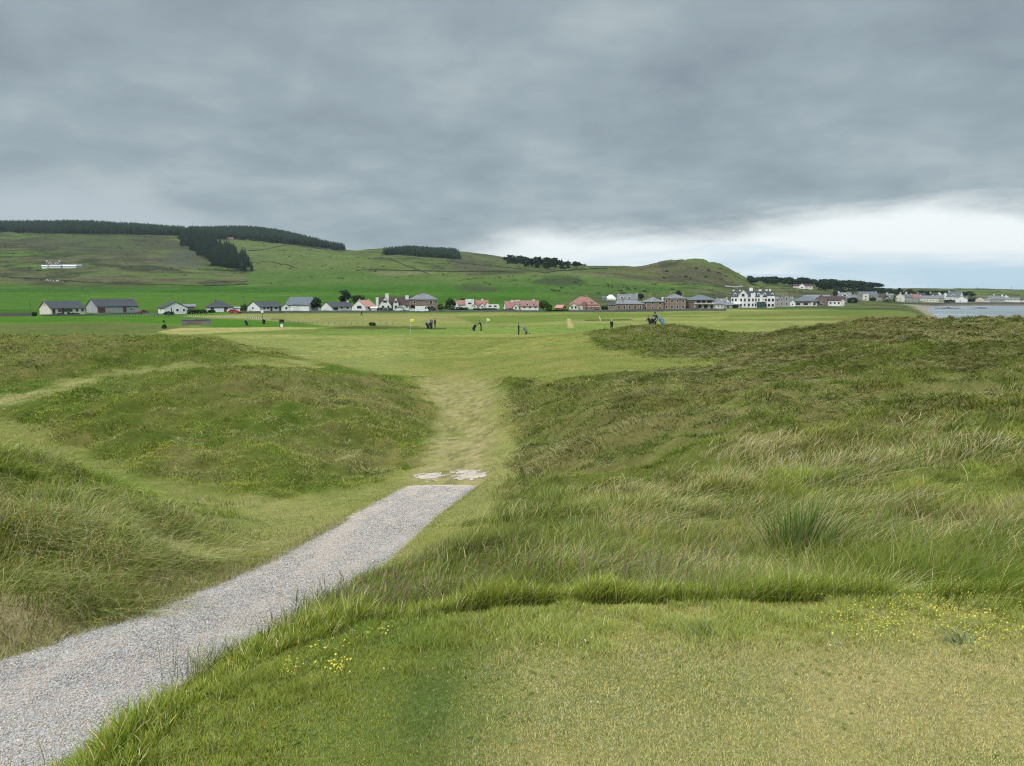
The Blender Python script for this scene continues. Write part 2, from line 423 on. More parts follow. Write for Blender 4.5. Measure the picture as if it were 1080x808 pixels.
far_paint([(180, 262), (205, 262), (215, 285), (170, 280)], 4, (0.072, 0.080, 0.058), 10, 24, 0.012, 900, amt=0.7)
far_paint([(30, 301), (45, 297), (65, 298), (70, 301)], 1, (0.06, 0.06, 0.03), 2, 25, 0.05, 550)
far_paint([(110, 299), (125, 296), (150, 298), (165, 301), (130, 301.5)], 1, (0.06, 0.062, 0.03), 2, 26, 0.05, 550)
far_paint([(-900, 246), (-900, 225), (190, 225), (190, 247), (150, 249), (0, 245)], 2, (0.045, 0.06, 0.025), 3, 27, 0.02, 1100)
far_paint([(200, 225), (290, 225), (365, 258), (362, 266), (262, 252), (235, 252), (200, 246)], 2, (0.045, 0.06, 0.025), 3, 28, 0.02, 1100)
# shore: sand, then weedy rock
shore = sstep(960, 985, U1) * (Y1 > 140)
sh2 = sstep(SEA + 2.6, SEA + 1.2, Z1 + (fbm(X1 * 0.06, Y1 * 0.06, 191, 3) - 0.5) * 1.6) * (Y1 > 140)
mix(sh2, (0.22, 0.20, 0.15))
mix(sh2 * sstep(700, 760, Y1), (0.115, 0.098, 0.072))
C *= (0.88 + 0.24 * fbm(X1 * 6, Y1 * 6, 201, 2))[:, None]

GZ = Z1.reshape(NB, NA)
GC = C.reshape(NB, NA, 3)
GROUGH = rough.reshape(NB, NA)
GM = np.stack([rough, m_mown, m_tee, m_path, m_track, m_verge, m_far], -1).reshape(NB, NA, 7)


def gsample(grid, X, Y):
    a, b = ab(np.asarray(X, float), np.asarray(Y, float))
    return bilin(grid, -AMAX, AMAX, B0, B1, a, b)


def gz(X, Y):
    return gsample(GZ, X, Y)


def gz1(x, y):
    return float(gz(np.array([x]), np.array([y]))[0])


_marchY = np.exp(np.linspace(math.log(1.5), math.log(4000), 6000))


def hit(u, v, ymin=1.5):
    """first point of the ground seen at pixel (u, v), beyond ymin: world X, Y and height over sea datum"""
    dx, dy, dz = ray(u, v)
    Y = _marchY[_marchY > ymin]
    t = Y / dy
    d = dz * t - gz(dx * t, Y)
    k = np.argmax(d < 0)
    if d[k] >= 0:
        k = int(np.argmin(np.abs(d)))
    if k > 0 and d[k] < 0 <= d[k - 1]:
        f = d[k - 1] / (d[k - 1] - d[k])
        yy = Y[k - 1] + f * (Y[k] - Y[k - 1])
    else:
        yy = Y[k]
    tt = yy / dy
    x = dx * tt
    return Vector((x, yy, gz1(x, yy) + EYE))


def at_Y(u, Y):
    """ground point in column u at forward distance Y"""
    z = -6.0
    for _ in range(4):
        x = (u - CU) / F * (Y * cp - z * sp)
        z = gz1(x, Y)
    return Vector((x, Y, z + EYE))


def px2m(p):      # metres per pixel at a world point
    return (p.y * cp - (p.z - EYE) * sp) / F


# ------------------------------------------------------------------ materials
def new_mat(name):
    m = bpy.data.materials.new(name)
    m.use_nodes = True
    nt = m.node_tree
    nt.nodes.clear()
    out = nt.nodes.new('ShaderNodeOutputMaterial')
    return m, nt, out


def nd(nt, typ, **kw):
    n = nt.nodes.new(typ)
    for k, v in kw.items():
        if k == 'inp':
            for i, x in v.items():
                n.inputs[i].default_value = x
        else:
            setattr(n, k, v)
    return n


def noise_fac(nt, scale, detail=3, coord='Object', rough=0.55):
    tc = nd(nt, 'ShaderNodeTexCoord')
    n = nd(nt, 'ShaderNodeTexNoise', inp={'Scale': scale, 'Detail': detail, 'Roughness': rough})
    nt.links.new(tc.outputs[coord], n.inputs['Vector'])
    return n.outputs['Fac']


def ramp(nt, fac, stops):
    r = nd(nt, 'ShaderNodeValToRGB')
    e = r.color_ramp.elements
    while len(e) > 1:
        e.remove(e[-1])
    e[0].position, e[0].color = stops[0][0], (*stops[0][1], 1)
    for p, c in stops[1:]:
        el = e.new(p)
        el.color = (*c, 1)
    nt.links.new(fac, r.inputs['Fac'])
    return r.outputs['Color']


def mat_surface(name, c0, c1, scale=3.0, rough=0.85, bump=0.0, bscale=20, detail=4, spec=0.3, metal=0.0):
    """two-tone weathered surface"""
    m, nt, out = new_mat(name)
    f = noise_fac(nt, scale, detail)
    col = ramp(nt, f, [(0.32, c0), (0.68, c1)])
    b = nd(nt, 'ShaderNodeBsdfPrincipled', inp={'Roughness': rough, 'Metallic': metal})
    b.inputs['Specular IOR Level'].default_value = spec
    nt.links.new(col, b.inputs['Base Color'])
    if bump:
        bp = nd(nt, 'ShaderNodeBump', inp={'Strength': bump, 'Distance': 0.02})
        nt.links.new(noise_fac(nt, bscale, 3), bp.inputs['Height'])
        nt.links.new(bp.outputs['Normal'], b.inputs['Normal'])
    nt.links.new(b.outputs['BSDF'], out.inputs['Surface'])
    return m


def mat_brick(name, c0, c1, mortar, bw=0.5, bh=0.22, rough=0.9, vec_rot=True):
    m, nt, out = new_mat(name)
    tc = nd(nt, 'ShaderNodeTexCoord')
    # run the courses along x+y so that every upright face shows them
    sx = nd(nt, 'ShaderNodeSeparateXYZ')
    nt.links.new(tc.outputs['Object'], sx.inputs[0])
    ad = nd(nt, 'ShaderNodeMath', operation='ADD')
    nt.links.new(sx.outputs['X'], ad.inputs[0])
    nt.links.new(sx.outputs['Y'], ad.inputs[1])
    cx = nd(nt, 'ShaderNodeCombineXYZ')
    nt.links.new(ad.outputs[0], cx.inputs['X'])
    nt.links.new(sx.outputs['Z'], cx.inputs['Y'])
    br = nd(nt, 'ShaderNodeTexBrick', inp={'Color1': (*c0, 1), 'Color2': (*c1, 1), 'Mortar': (*mortar, 1), 'Scale': 1.0, 'Mortar Size': 0.015, 'Brick Width': bw, 'Row Height': bh})
    nt.links.new(cx.outputs[0], br.inputs['Vector'])
    f = noise_fac(nt, 0.9, 4)
    mx = nd(nt, 'ShaderNodeMix', data_type='RGBA', blend_type='MULTIPLY', inp={'Factor': 0.7})
    nt.links.new(br.outputs['Color'], mx.inputs['A'])
    nt.links.new(ramp(nt, f, [(0.3, (0.72, 0.7, 0.68)), (0.7, (1.1, 1.1, 1.1))]), mx.inputs['B'])
    b = nd(nt, 'ShaderNodeBsdfPrincipled', inp={'Roughness': rough})
    b.inputs['Specular IOR Level'].default_value = 0.25
    nt.links.new(mx.outputs['Result'], b.inputs['Base Color'])
    nt.links.new(b.outputs['BSDF'], out.inputs['Surface'])
    return m


def mat_ground(name, s1, s2, bump):
    m, nt, out = new_mat(name)
    at = nd(nt, 'ShaderNodeAttribute', attribute_name='Col')
    f1 = noise_fac(nt, s1, 4, rough=0.7)
    f2 = noise_fac(nt, s2, 5, rough=0.65)
    c1 = ramp(nt, f1, [(0.3, (0.62, 0.62, 0.6)), (0.5, (1, 1, 1)), (0.72, (1.42, 1.36, 1.3))])
    c2 = ramp(nt, f2, [(0.3, (0.8, 0.86, 0.8)), (0.7, (1.2, 1.14, 1.16))])
    a = nd(nt, 'ShaderNodeMix', data_type='RGBA', blend_type='MULTIPLY', inp={'Factor': 1.0})
    nt.links.new(at.outputs['Color'], a.inputs['A'])
    nt.links.new(c1, a.inputs['B'])
    a2 = nd(nt, 'ShaderNodeMix', data_type='RGBA', blend_type='MULTIPLY', inp={'Factor': 1.0})
    nt.links.new(a.outputs['Result'], a2.inputs['A'])
    nt.links.new(c2, a2.inputs['B'])
    b = nd(nt, 'ShaderNodeBsdfDiffuse', inp={'Roughness': 1.0})
    nt.links.new(a2.outputs['Result'], b.inputs['Color'])
    if bump:
        bp = nd(nt, 'ShaderNodeBump', inp={'Strength': 0.6, 'Distance': 0.03})
        nt.links.new(f1, bp.inputs['Height'])
        nt.links.new(bp.outputs['Normal'], b.inputs['Normal'])
    nt.links.new(b.outputs['BSDF'], out.inputs['Surface'])
    return m


def mat_leafy(name, attr='Col', tr=0.3, up=0.6, gloss=0.04):
    """blades and leaves: colour from the mesh, light passes partly through"""
    m, nt, out = new_mat(name)
    at = nd(nt, 'ShaderNodeAttribute', attribute_name=attr)
    ge = nd(nt, 'ShaderNodeNewGeometry')
    mx = nd(nt, 'ShaderNodeVectorMath', operation='SCALE')
    mx.inputs['Scale'].default_value = 1 - up
    nt.links.new(ge.outputs['Normal'], mx.inputs[0])
    ad = nd(nt, 'ShaderNodeVectorMath', operation='ADD')
    ad.inputs[1].default_value = (0, 0, up)
    nt.links.new(mx.outputs[0], ad.inputs[0])
    no = nd(nt, 'ShaderNodeVectorMath', operation='NORMALIZE')
    nt.links.new(ad.outputs[0], no.inputs[0])
    d = nd(nt, 'ShaderNodeBsdfDiffuse')
    t = nd(nt, 'ShaderNodeBsdfTranslucent')
    nt.links.new(at.outputs['Color'], d.inputs['Color'])
    nt.links.new(at.outputs['Color'], t.inputs['Color'])
    nt.links.new(no.outputs[0], d.inputs['Normal'])
    s = nd(nt, 'ShaderNodeMixShader', inp={'Fac': tr})
    nt.links.new(d.outputs[0], s.inputs[1])
    nt.links.new(t.outputs[0], s.inputs[2])
    res = s.outputs[0]
    if gloss:
        g = nd(nt, 'ShaderNodeBsdfGlossy', inp={'Roughness': 0.5, 'Color': (1, 1, 1, 1)})
        s2 = nd(nt, 'ShaderNodeMixShader', inp={'Fac': gloss})
        nt.links.new(res, s2.inputs[1])
        nt.links.new(g.outputs[0], s2.inputs[2])
        res = s2.outputs[0]
    nt.links.new(res, out.inputs['Surface'])
    return m


def mat_leaf(name, c0, c1, c2, tr=0.25, scale=0.8):
    """foliage of trees and bushes: light and dark clumps by position in the crown"""
    m, nt, out = new_mat(name)
    f = noise_fac(nt, scale, 5, rough=0.7)
    col = ramp(nt, f, [(0.3, c0), (0.5, c1), (0.7, c2)])
    d = nd(nt, 'ShaderNodeBsdfDiffuse')
    t = nd(nt, 'ShaderNodeBsdfTranslucent')
    nt.links.new(col, d.inputs['Color'])
    nt.links.new(col, t.inputs['Color'])
    s = nd(nt, 'ShaderNodeMixShader', inp={'Fac': tr})
    nt.links.new(d.outputs[0], s.inputs[1])
    nt.links.new(t.outputs[0], s.inputs[2])
    nt.links.new(s.outputs[0], out.inputs['Surface'])
    return m


# ------------------------------------------------------------------ mesh and object helpers
def mesh_np(name, verts, faces_flat, face_sizes, cols=None, smooth=False):
    me = bpy.data.meshes.new(name)
    verts = np.ascontiguousarray(verts, np.float32)
    faces_flat = np.ascontiguousarray(faces_flat, np.int32)
    face_sizes = np.ascontiguousarray(face_sizes, np.int32)
    me.vertices.add(len(verts))
    me.vertices.foreach_set('co', verts.ravel())
    me.loops.add(len(faces_flat))
    me.loops.foreach_set('vertex_index', faces_flat)
    me.polygons.add(len(face_sizes))
    st = np.zeros(len(face_sizes), np.int32)
    st[1:] = np.cumsum(face_sizes)[:-1]
    me.polygons.foreach_set('loop_start', st)
    me.polygons.foreach_set('loop_total', face_sizes)
    if smooth:
        me.polygons.foreach_set('use_smooth', np.ones(len(face_sizes), bool))
    if cols is not None:
        at = me.attributes.new('Col', 'FLOAT_COLOR', 'POINT')
        c4 = np.ones((len(verts), 4), np.float32)
        c4[:, :3] = cols
        at.data.foreach_set('color', c4.ravel())
    me.update(calc_edges=True)
    return me


def link(name, me, mat=None, parent=None, label=None, cat=None, group=None, kind=None, loc=None, rotz=None):
    o = bpy.data.objects.new(name, me)
    COL.objects.link(o)
    if mat is not None and me is not None:
        for m in (mat if isinstance(mat, (list, tuple)) else [mat]):
            me.materials.append(m)
    if parent is not None:
        o.parent = parent
    tag(o, label, cat, group, kind)
    if loc is not None:
        o.location = loc
    if rotz is not None:
        o.rotation_euler = (0, 0, rotz)
    return o


def tag(o, label=None, cat=None, group=None, kind=None):
    if label:
        o['label'] = label
    if cat:
        o['category'] = cat
    if group:
        o['group'] = group
    if kind:
        o['kind'] = kind
    return o


def empty(name, loc, label, cat, group=None, rotz=0.0):
    o = bpy.data.objects.new(name, None)
    COL.objects.link(o)
    o.empty_display_size = 0.3
    o.location = loc
    o.rotation_euler = (0, 0, rotz)
    return tag(o, label, cat, group)


def copy_tree(o, parent=None):
    c = o.copy()
    COL.objects.link(c)
    if parent is not None:
        c.parent = parent
        c.matrix_parent_inverse = o.matrix_parent_inverse
    for ch in list(o.children):
        copy_tree(ch, c)
    return c


class MB:
    """collects simple solids, then makes one mesh of them"""

    def __init__(self):
        self.v, self.f, self.mi = [], [], []
        self.m = 0

    def add(self, verts, faces, mat=None):
        k = len(self.v)
        self.v += [tuple(p) for p in verts]
        for f in faces:
            self.f.append([i + k for i in f])
            self.mi.append(self.m if mat is None else mat)
        return self

    def box(self, x0, x1, y0, y1, z0, z1, mat=None):
        return self.add([(x0, y0, z0), (x1, y0, z0), (x1, y1, z0), (x0, y1, z0), (x0, y0, z1), (x1, y0, z1), (x1, y1, z1), (x0, y1, z1)],
                        [(3, 2, 1, 0), (4, 5, 6, 7), (0, 1, 5, 4), (1, 2, 6, 5), (2, 3, 7, 6), (3, 0, 4, 7)], mat)

    def tube(self, path, radii, n=8, mat=None, cap=True):
        path = [Vector(p) for p in path]
        if not hasattr(radii, '__len__'):
            radii = [radii] * len(path)
        vs, fs = [], []
        for i, p in enumerate(path):
            t = (path[min(i + 1, len(path) - 1)] - path[max(i - 1, 0)]).normalized()
            a = t.cross(Vector((0, 0, 1)) if abs(t.z) < 0.9 else Vector((1, 0, 0))).normalized()
            b = t.cross(a)
            for k in range(n):
                w = 2 * math.pi * k / n
                vs.append(p + (a * math.cos(w) + b * math.sin(w)) * radii[i])
        for i in range(len(path) - 1):
            for k in range(n):
                fs.append((i * n + k, i * n + (k + 1) % n, (i + 1) * n + (k + 1) % n, (i + 1) * n + k))
        if cap:
            fs.append(tuple(range(n - 1, -1, -1)))
            fs.append(tuple((len(path) - 1) * n + k for k in range(n)))
        return self.add(vs, fs, mat)

    def prism(self, poly, y0, y1, mat=None):
        """polygon in x,z pushed along y"""
        n = len(poly)
        vs = [(x, y0, z) for x, z in poly] + [(x, y1, z) for x, z in poly]
        fs = [tuple(range(n)), tuple(range(2 * n - 1, n - 1, -1))]
        fs += [(i, i + n, (i + 1) % n + n, (i + 1) % n) for i in range(n)]
        return self.add(vs, fs, mat)

    def xform(self, mtx):
        self.v = [tuple(mtx @ Vector(p)) for p in self.v]
        return self

    def mesh(self, name, smooth=False):
        me = bpy.data.meshes.new(name)
        me.from_pydata(self.v, [], self.f)
        if any(self.mi):
            me.polygons.foreach_set('material_index', self.mi)
        if smooth:
            me.polygons.foreach_set('use_smooth', [True] * len(self.f))
        import bmesh
        bm = bmesh.new()
        bm.from_mesh(me)
        bmesh.ops.recalc_face_normals(bm, faces=bm.faces)
        bm.to_mesh(me)
        bm.free()
        me.update()
        return me

    def build(self, name, mat, parent=None, smooth=False, **kw):
        return link(name, self.mesh(name, smooth), mat, parent, **kw)


# ------------------------------------------------------------------ ground, hills, sea
M_GROUND = mat_ground('turf', 45, 2.2, True)
M_LINKS = mat_ground('links_turf', 1.1, 0.09, False)
M_HILL = mat_ground('heath', 0.22, 0.03, False)
NSPLIT = int(np.searchsorted(gb, math.log(480 + 6)))
NNEAR = int(np.searchsorted(gb, math.log(70 + 6)))


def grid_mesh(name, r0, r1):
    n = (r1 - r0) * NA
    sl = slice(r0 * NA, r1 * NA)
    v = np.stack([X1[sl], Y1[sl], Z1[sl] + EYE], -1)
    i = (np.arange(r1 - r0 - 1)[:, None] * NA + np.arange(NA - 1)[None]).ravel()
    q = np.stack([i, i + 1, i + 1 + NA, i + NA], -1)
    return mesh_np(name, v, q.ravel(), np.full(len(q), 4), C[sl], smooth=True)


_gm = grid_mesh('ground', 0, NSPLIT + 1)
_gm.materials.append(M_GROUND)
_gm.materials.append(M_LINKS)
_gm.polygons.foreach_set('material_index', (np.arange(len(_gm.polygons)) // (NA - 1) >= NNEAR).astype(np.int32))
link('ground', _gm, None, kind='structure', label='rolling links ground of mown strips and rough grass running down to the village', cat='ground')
link('hills', grid_mesh('hills', NSPLIT, NB), M_HILL, kind='structure', label='green pasture and moorland hills rising behind the village', cat='hills')


def mat_sea():
    m, nt, out = new_mat('sea_water')
    b = nd(nt, 'ShaderNodeBsdfPrincipled', inp={'Roughness': 0.25, 'IOR': 1.33, 'Base Color': (0.10, 0.13, 0.14, 1)})
    tc = nd(nt, 'ShaderNodeTexCoord')
    mp = nd(nt, 'ShaderNodeMapping')
    mp.inputs['Scale'].default_value = (0.12, 0.5, 1)
    nt.links.new(tc.outputs['Object'], mp.inputs['Vector'])
    n = nd(nt, 'ShaderNodeTexNoise', inp={'Scale': 1.0, 'Detail': 6})
    nt.links.new(mp.outputs[0], n.inputs['Vector'])
    bp = nd(nt, 'ShaderNodeBump', inp={'Strength': 0.5, 'Distance': 0.25})
    nt.links.new(n.outputs['Fac'], bp.inputs['Height'])
    nt.links.new(bp.outputs['Normal'], b.inputs['Normal'])
    # foam where waves break: pale streaks
    mp2 = nd(nt, 'ShaderNodeMapping')
    mp2.inputs['Scale'].default_value = (0.012, 0.09, 1)
    nt.links.new(tc.outputs['Object'], mp2.inputs['Vector'])
    n2 = nd(nt, 'ShaderNodeTexNoise', inp={'Scale': 1.0, 'Detail': 5})
    nt.links.new(mp2.outputs[0], n2.inputs['Vector'])
    nt.links.new(ramp(nt, n2.outputs['Fac'], [(0.45, (0.085, 0.11, 0.12)), (0.58, (0.12, 0.15, 0.16)), (0.70, (0.4, 0.43, 0.44))]), b.inputs['Base Color'])
    nt.links.new(b.outputs['BSDF'], out.inputs['Surface'])
    return m


_xs = np.concatenate([np.linspace(90, 900, 60), np.linspace(1000, 6000, 12)])
_ys = np.linspace(60, 5200, 80)
_gx, _gy = np.meshgrid(_xs, _ys)
_v = np.stack([_gx.ravel(), _gy.ravel(), np.full(_gx.size, SEA + EYE)], -1)
_i = (np.arange(79)[:, None] * 72 + np.arange(71)[None]).ravel()
link('sea', mesh_np('sea', _v, np.stack([_i, _i + 1, _i + 73, _i + 72], -1).ravel(), np.full(len(_i), 4)), mat_sea(), kind='structure', label='grey bay water between the dunes and the far village shore', cat='sea')
# ------------------------------------------------------------------ sky, sun, camera
SUN_EL, SUN_AZ = R(44), R(215)          # azimuth clockwise from +Y (north): behind the camera, to its left
world = bpy.data.worlds.new('World')
scene.world = world
world.use_nodes = True
wt_ = world.node_tree
wt_.nodes.clear()
w_out = wt_.nodes.new('ShaderNodeOutputWorld')
w_bg = wt_.nodes.new('ShaderNodeBackground')
wt_.links.new(w_bg.outputs[0], w_out.inputs['Surface'])
sky = nd(wt_, 'ShaderNodeTexSky', sky_type='NISHITA', sun_disc=False, sun_elevation=SUN_EL, sun_rotation=SUN_AZ, altitude=10.0)
WS = 0.1
w_bg.inputs['Strength'].default_value = WS


def wm(op, a, b=None, c=None, clamp=False):
    n = nd(wt_, 'ShaderNodeMath', operation=op, use_clamp=clamp)
    for i, x in enumerate((a, b, c)):
        if x is None:
            continue
        if isinstance(x, (int, float)):
            n.inputs[i].default_value = x
        else:
            wt_.links.new(x, n.inputs[i])
    return n.outputs[0]


def wsmooth(a, b, x):
    n = nd(wt_, 'ShaderNodeMapRange', interpolation_type='SMOOTHSTEP', inp={'From Min': a, 'From Max': b})
    wt_.links.new(x, n.inputs['Value'])
    return n.outputs['Result']


def wvec(x, y, z=0.0):
    n = nd(wt_, 'ShaderNodeCombineXYZ')
    for i, q in enumerate((x, y, z)):
        if isinstance(q, (int, float)):
            n.inputs[i].default_value = q
        else:
            wt_.links.new(q, n.inputs[i])
    return n.outputs[0]


def wnoise(vec, scale, detail, rough=0.5, dist=0.0):
    n = nd(wt_, 'ShaderNodeTexNoise', inp={'Scale': scale, 'Detail': detail, 'Roughness': rough, 'Distortion': dist})
    wt_.links.new(vec, n.inputs['Vector'])
    return n.outputs['Fac']


def wmix(f, a, b):
    n = nd(wt_, 'ShaderNodeMix', data_type='RGBA')
    for key, x in (('Factor', f), ('A', a), ('B', b)):
        if isinstance(x, tuple):
            n.inputs[key].default_value = (*x, 1)
        elif isinstance(x, (int, float)):
            n.inputs[key].default_value = x
        else:
            wt_.links.new(x, n.inputs[key])
    return n.outputs['Result']


tc = nd(wt_, 'ShaderNodeTexCoord')
sx = nd(wt_, 'ShaderNodeSeparateXYZ')
wt_.links.new(tc.outputs['Generated'], sx.inputs[0])
dx_, dy_, dz_ = sx.outputs
zz = wm('ADD', wm('MAXIMUM', dz_, 0.0), 0.24)
qx, qy = wm('DIVIDE', dx_, zz), wm('DIVIDE', dy_, zz)
deck = wvec(qx, qy)                                     # a flat cloud deck seen in perspective
azt = wm('DIVIDE', dx_, wm('MAXIMUM', dy_, 0.15))
big = wnoise(deck, 1.0, 4, 0.5, 0.15)
fine = wnoise(deck, 3.4, 8, 0.56, 0.15)
band = wnoise(wvec(wm('MULTIPLY', azt, 2.6), wm('MULTIPLY', dz_, 9.0)), 1.0, 5, 0.5, 0.2)
t = wm('ADD', wm('ADD', wm('MULTIPLY', big, 0.46), wm('MULTIPLY', fine, 0.37)), wm('MULTIPLY', band, 0.17))
dr = nd(wt_, 'ShaderNodeValToRGB')
el = dr.color_ramp.elements
el[0].position, el[0].color = 0.36, (0.168, 0.208, 0.234, 1)
el[1].position, el[1].color = 0.62, (0.325, 0.372, 0.385, 1)
e2 = el.new(0.50)
e2.color = (0.234, 0.284, 0.308, 1)
wt_.links.new(t, dr.inputs['Fac'])
deck_c = dr.outputs['Color']
# thin bright strip under the deck, wider towards the sea on the right
edge = wm('ADD', wm('ADD', wm('ADD', wm('MULTIPLY', wsmooth(-0.22, 0.06, azt), 0.052), wm('MULTIPLY', wsmooth(0.05, 0.55, azt), 0.022)), 0.020), wm('MULTIPLY', wm('SUBTRACT', 1.0, wsmooth(-0.52, -0.22, azt)), 0.092))
wob = wnoise(wvec(wm('MULTIPLY', azt, 4.2), wm('MULTIPLY', dz_, 20.0)), 1.0, 7, 0.6, 0.25)
lift = wm('SUBTRACT', wm('ADD', edge, wm('MULTIPLY', wm('SUBTRACT', wob, 0.5), 0.085)), dz_)
gap = wsmooth(-0.024, 0.020, lift)
streak = wnoise(wvec(wm('MULTIPLY', azt, 3.4), wm('MULTIPLY', dz_, 30.0)), 1.0, 7, 0.58, 0.4)
nis = nd(wt_, 'ShaderNodeVectorMath', operation='SCALE')
nis.inputs['Scale'].default_value = 1.0
wt_.links.new(sky.outputs[0], nis.inputs[0])
gap_f = wm('ADD', wm('MULTIPLY', wm('SUBTRACT', streak, 0.12), 1.0), wm('MULTIPLY', wsmooth(0.0, 0.075, dz_), 0.42))
gap_c = wmix(wsmooth(0.36, 0.74, gap_f), (0.375, 0.510, 0.600), (0.680, 0.715, 0.715))
left_c = wmix(wsmooth(-0.30, 0.10, azt), (0.335, 0.380, 0.405), gap_c)
vis = wmix(gap, deck_c, left_c)
# overcast zenith is brighter than the horizon
zen = wm('ADD', wm('MULTIPLY', wsmooth(0.36, 0.85, dz_), 3.9), 1.0)
vs = nd(wt_, 'ShaderNodeVectorMath', operation='SCALE')
wt_.links.new(vis, vs.inputs[0])
wt_.links.new(wm('MULTIPLY', zen, 1.0 / WS), vs.inputs['Scale'])
fin = wmix(0.04, vs.outputs[0], sky.outputs[0])         # a little clear sky through the cloud
wt_.links.new(fin, w_bg.inputs['Color'])

sun = bpy.data.lights.new('sun', 'SUN')
sun.energy = 1.5
sun.angle = R(10)
sun.color = (1.0, 0.96, 0.9)
so = bpy.data.objects.new('sun', sun)
COL.objects.link(so)
sd = Vector((math.sin(SUN_AZ) * math.cos(SUN_EL), math.cos(SUN_AZ) * math.cos(SUN_EL), math.sin(SUN_EL)))
so.rotation_euler = sd.to_track_quat('Z', 'Y').to_euler()

cam = bpy.data.cameras.new('camera')
cam.sensor_width = 36.0
cam.lens = 36.0 * F / 1080.0
cam.clip_start, cam.clip_end = 0.05, 12000
co = bpy.data.objects.new('camera', cam)
COL.objects.link(co)
co.location = (0, 0, EYE)
co.rotation_euler = (math.pi / 2 - PITCH, 0, 0)
scene.camera = co
vs_ = scene.view_settings
vs_.view_transform, vs_.look, vs_.exposure, vs_.gamma, vs_.use_curve_mapping = 'Standard', 'None', 0.5, 1.0, False
scene.render.engine = 'CYCLES'
cy = scene.cycles
cy.max_bounces, cy.diffuse_bounces, cy.transmission_bounces, cy.transparent_max_bounces = 6, 3, 4, 8
cy.use_denoising = True
cy.denoising_prefilter = 'NONE'
cy.filter_width = 1.15
cy.denoiser = "OPENIMAGEDENOISE"
cy.denoising_input_passes = "RGB_ALBEDO_NORMAL"
cy.use_adaptive_sampling = False
cy.adaptive_threshold = 0.005
# ------------------------------------------------------------------ grass blades
M_BLADE = mat_leafy('grass_blades', tr=0.26, up=0.55, gloss=0.012)


def blades(name, P, h, w, lean, c_base, c_tip, segs, label, droop=0.35, mat=None, head=0.0):
    """P (n,3) world, h/w (n), lean (n,2) sideways reach as a share of height"""
    n = len(P)
    h, w = np.broadcast_to(h, n), np.broadcast_to(w, n)
    ts = {1: [0, 1], 2: [0, 0.5, 1], 3: [0, 0.36, 0.72, 1]}[segs]
    ln = np.hypot(lean[:, 0], lean[:, 1])
    ang = np.arctan2(P[:, 1], P[:, 0]) + np.pi / 2 + rng.normal(0, 0.7, n)      # blade faces turned at random
    sxy = np.stack([np.cos(ang), np.sin(ang)], -1)
    V, Cc = [], []
    for k, t in enumerate(ts):
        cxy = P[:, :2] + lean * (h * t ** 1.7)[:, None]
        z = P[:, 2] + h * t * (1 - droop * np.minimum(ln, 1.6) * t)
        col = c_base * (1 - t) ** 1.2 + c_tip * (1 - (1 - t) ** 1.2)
        if k == len(ts) - 1:
            V.append(np.stack([cxy[:, 0], cxy[:, 1], z], -1)[:, None])
            Cc.append(col[:, None])
        else:
            ww = w * (1 - 0.45 * t) * (1 + head * (t > 0.6)) * 0.5
            a = np.stack([cxy[:, 0] - sxy[:, 0] * ww, cxy[:, 1] - sxy[:, 1] * ww, z], -1)
            b = np.stack([cxy[:, 0] + sxy[:, 0] * ww, cxy[:, 1] + sxy[:, 1] * ww, z], -1)
            V.append(np.stack([a, b], 1))
            Cc.append(np.stack([col, col], 1))
    nv = 2 * segs + 1
    V = np.concatenate(V, 1).reshape(-1, 3)
    Cc = np.concatenate(Cc, 1).reshape(-1, 3)
    fl = []
    for s in range(segs - 1):
        fl += [2 * s, 2 * s + 1, 2 * s + 3, 2 * s + 2]
    fl += [2 * segs - 2, 2 * segs - 1, 2 * segs]
    flat = (np.arange(n)[:, None] * nv + np.array(fl)[None]).ravel()
    sizes = np.tile(np.array([4] * (segs - 1) + [3]), n)
    me = mesh_np(name, V, flat, sizes, np.clip(Cc, 0.004, 0.9), smooth=True)
    return link(name, me, mat or M_BLADE, kind='stuff', label=label, cat='grass')


def scatter(n, a0, a1, y0, y1, power=2.0):
    """random ground points, thinner with distance"""
    b = rng.uniform(math.log(y0 + 6), math.log(y1 + 6), n)
    a = rng.uniform(a0, a1, n)
    Y = np.exp(b) - 6
    return a * (Y + 6), Y


def base_col(X, Y):
    return gsample(GC, X, Y)


def lod_w(X, Y, w, k=0.55):
    return np.maximum(w, np.hypot(X, Y) / F * k)


def ground_P(X, Y, sink=0.01):
    return np.stack([X, Y, gz(X, Y) + EYE - sink], -1)


def jitter(c, s=0.18, hue=0.10):
    n = len(c)
    v = np.exp(rng.normal(0, s, n))[:, None]
    h_ = rng.normal(0, hue, n)[:, None]
    return c * v * np.concatenate([1 + h_, 1 + 0 * h_, 1 - h_], 1)


GREEN = np.array([0.106, 0.148, 0.012])
LUSH = np.array([0.138, 0.170, 0.018])
OLIVE = np.array([0.158, 0.170, 0.022])
STRAW = np.array([0.47, 0.395, 0.185])
BROWN = np.array([0.20, 0.145, 0.08])
WIND = np.array([0.42, -0.10])

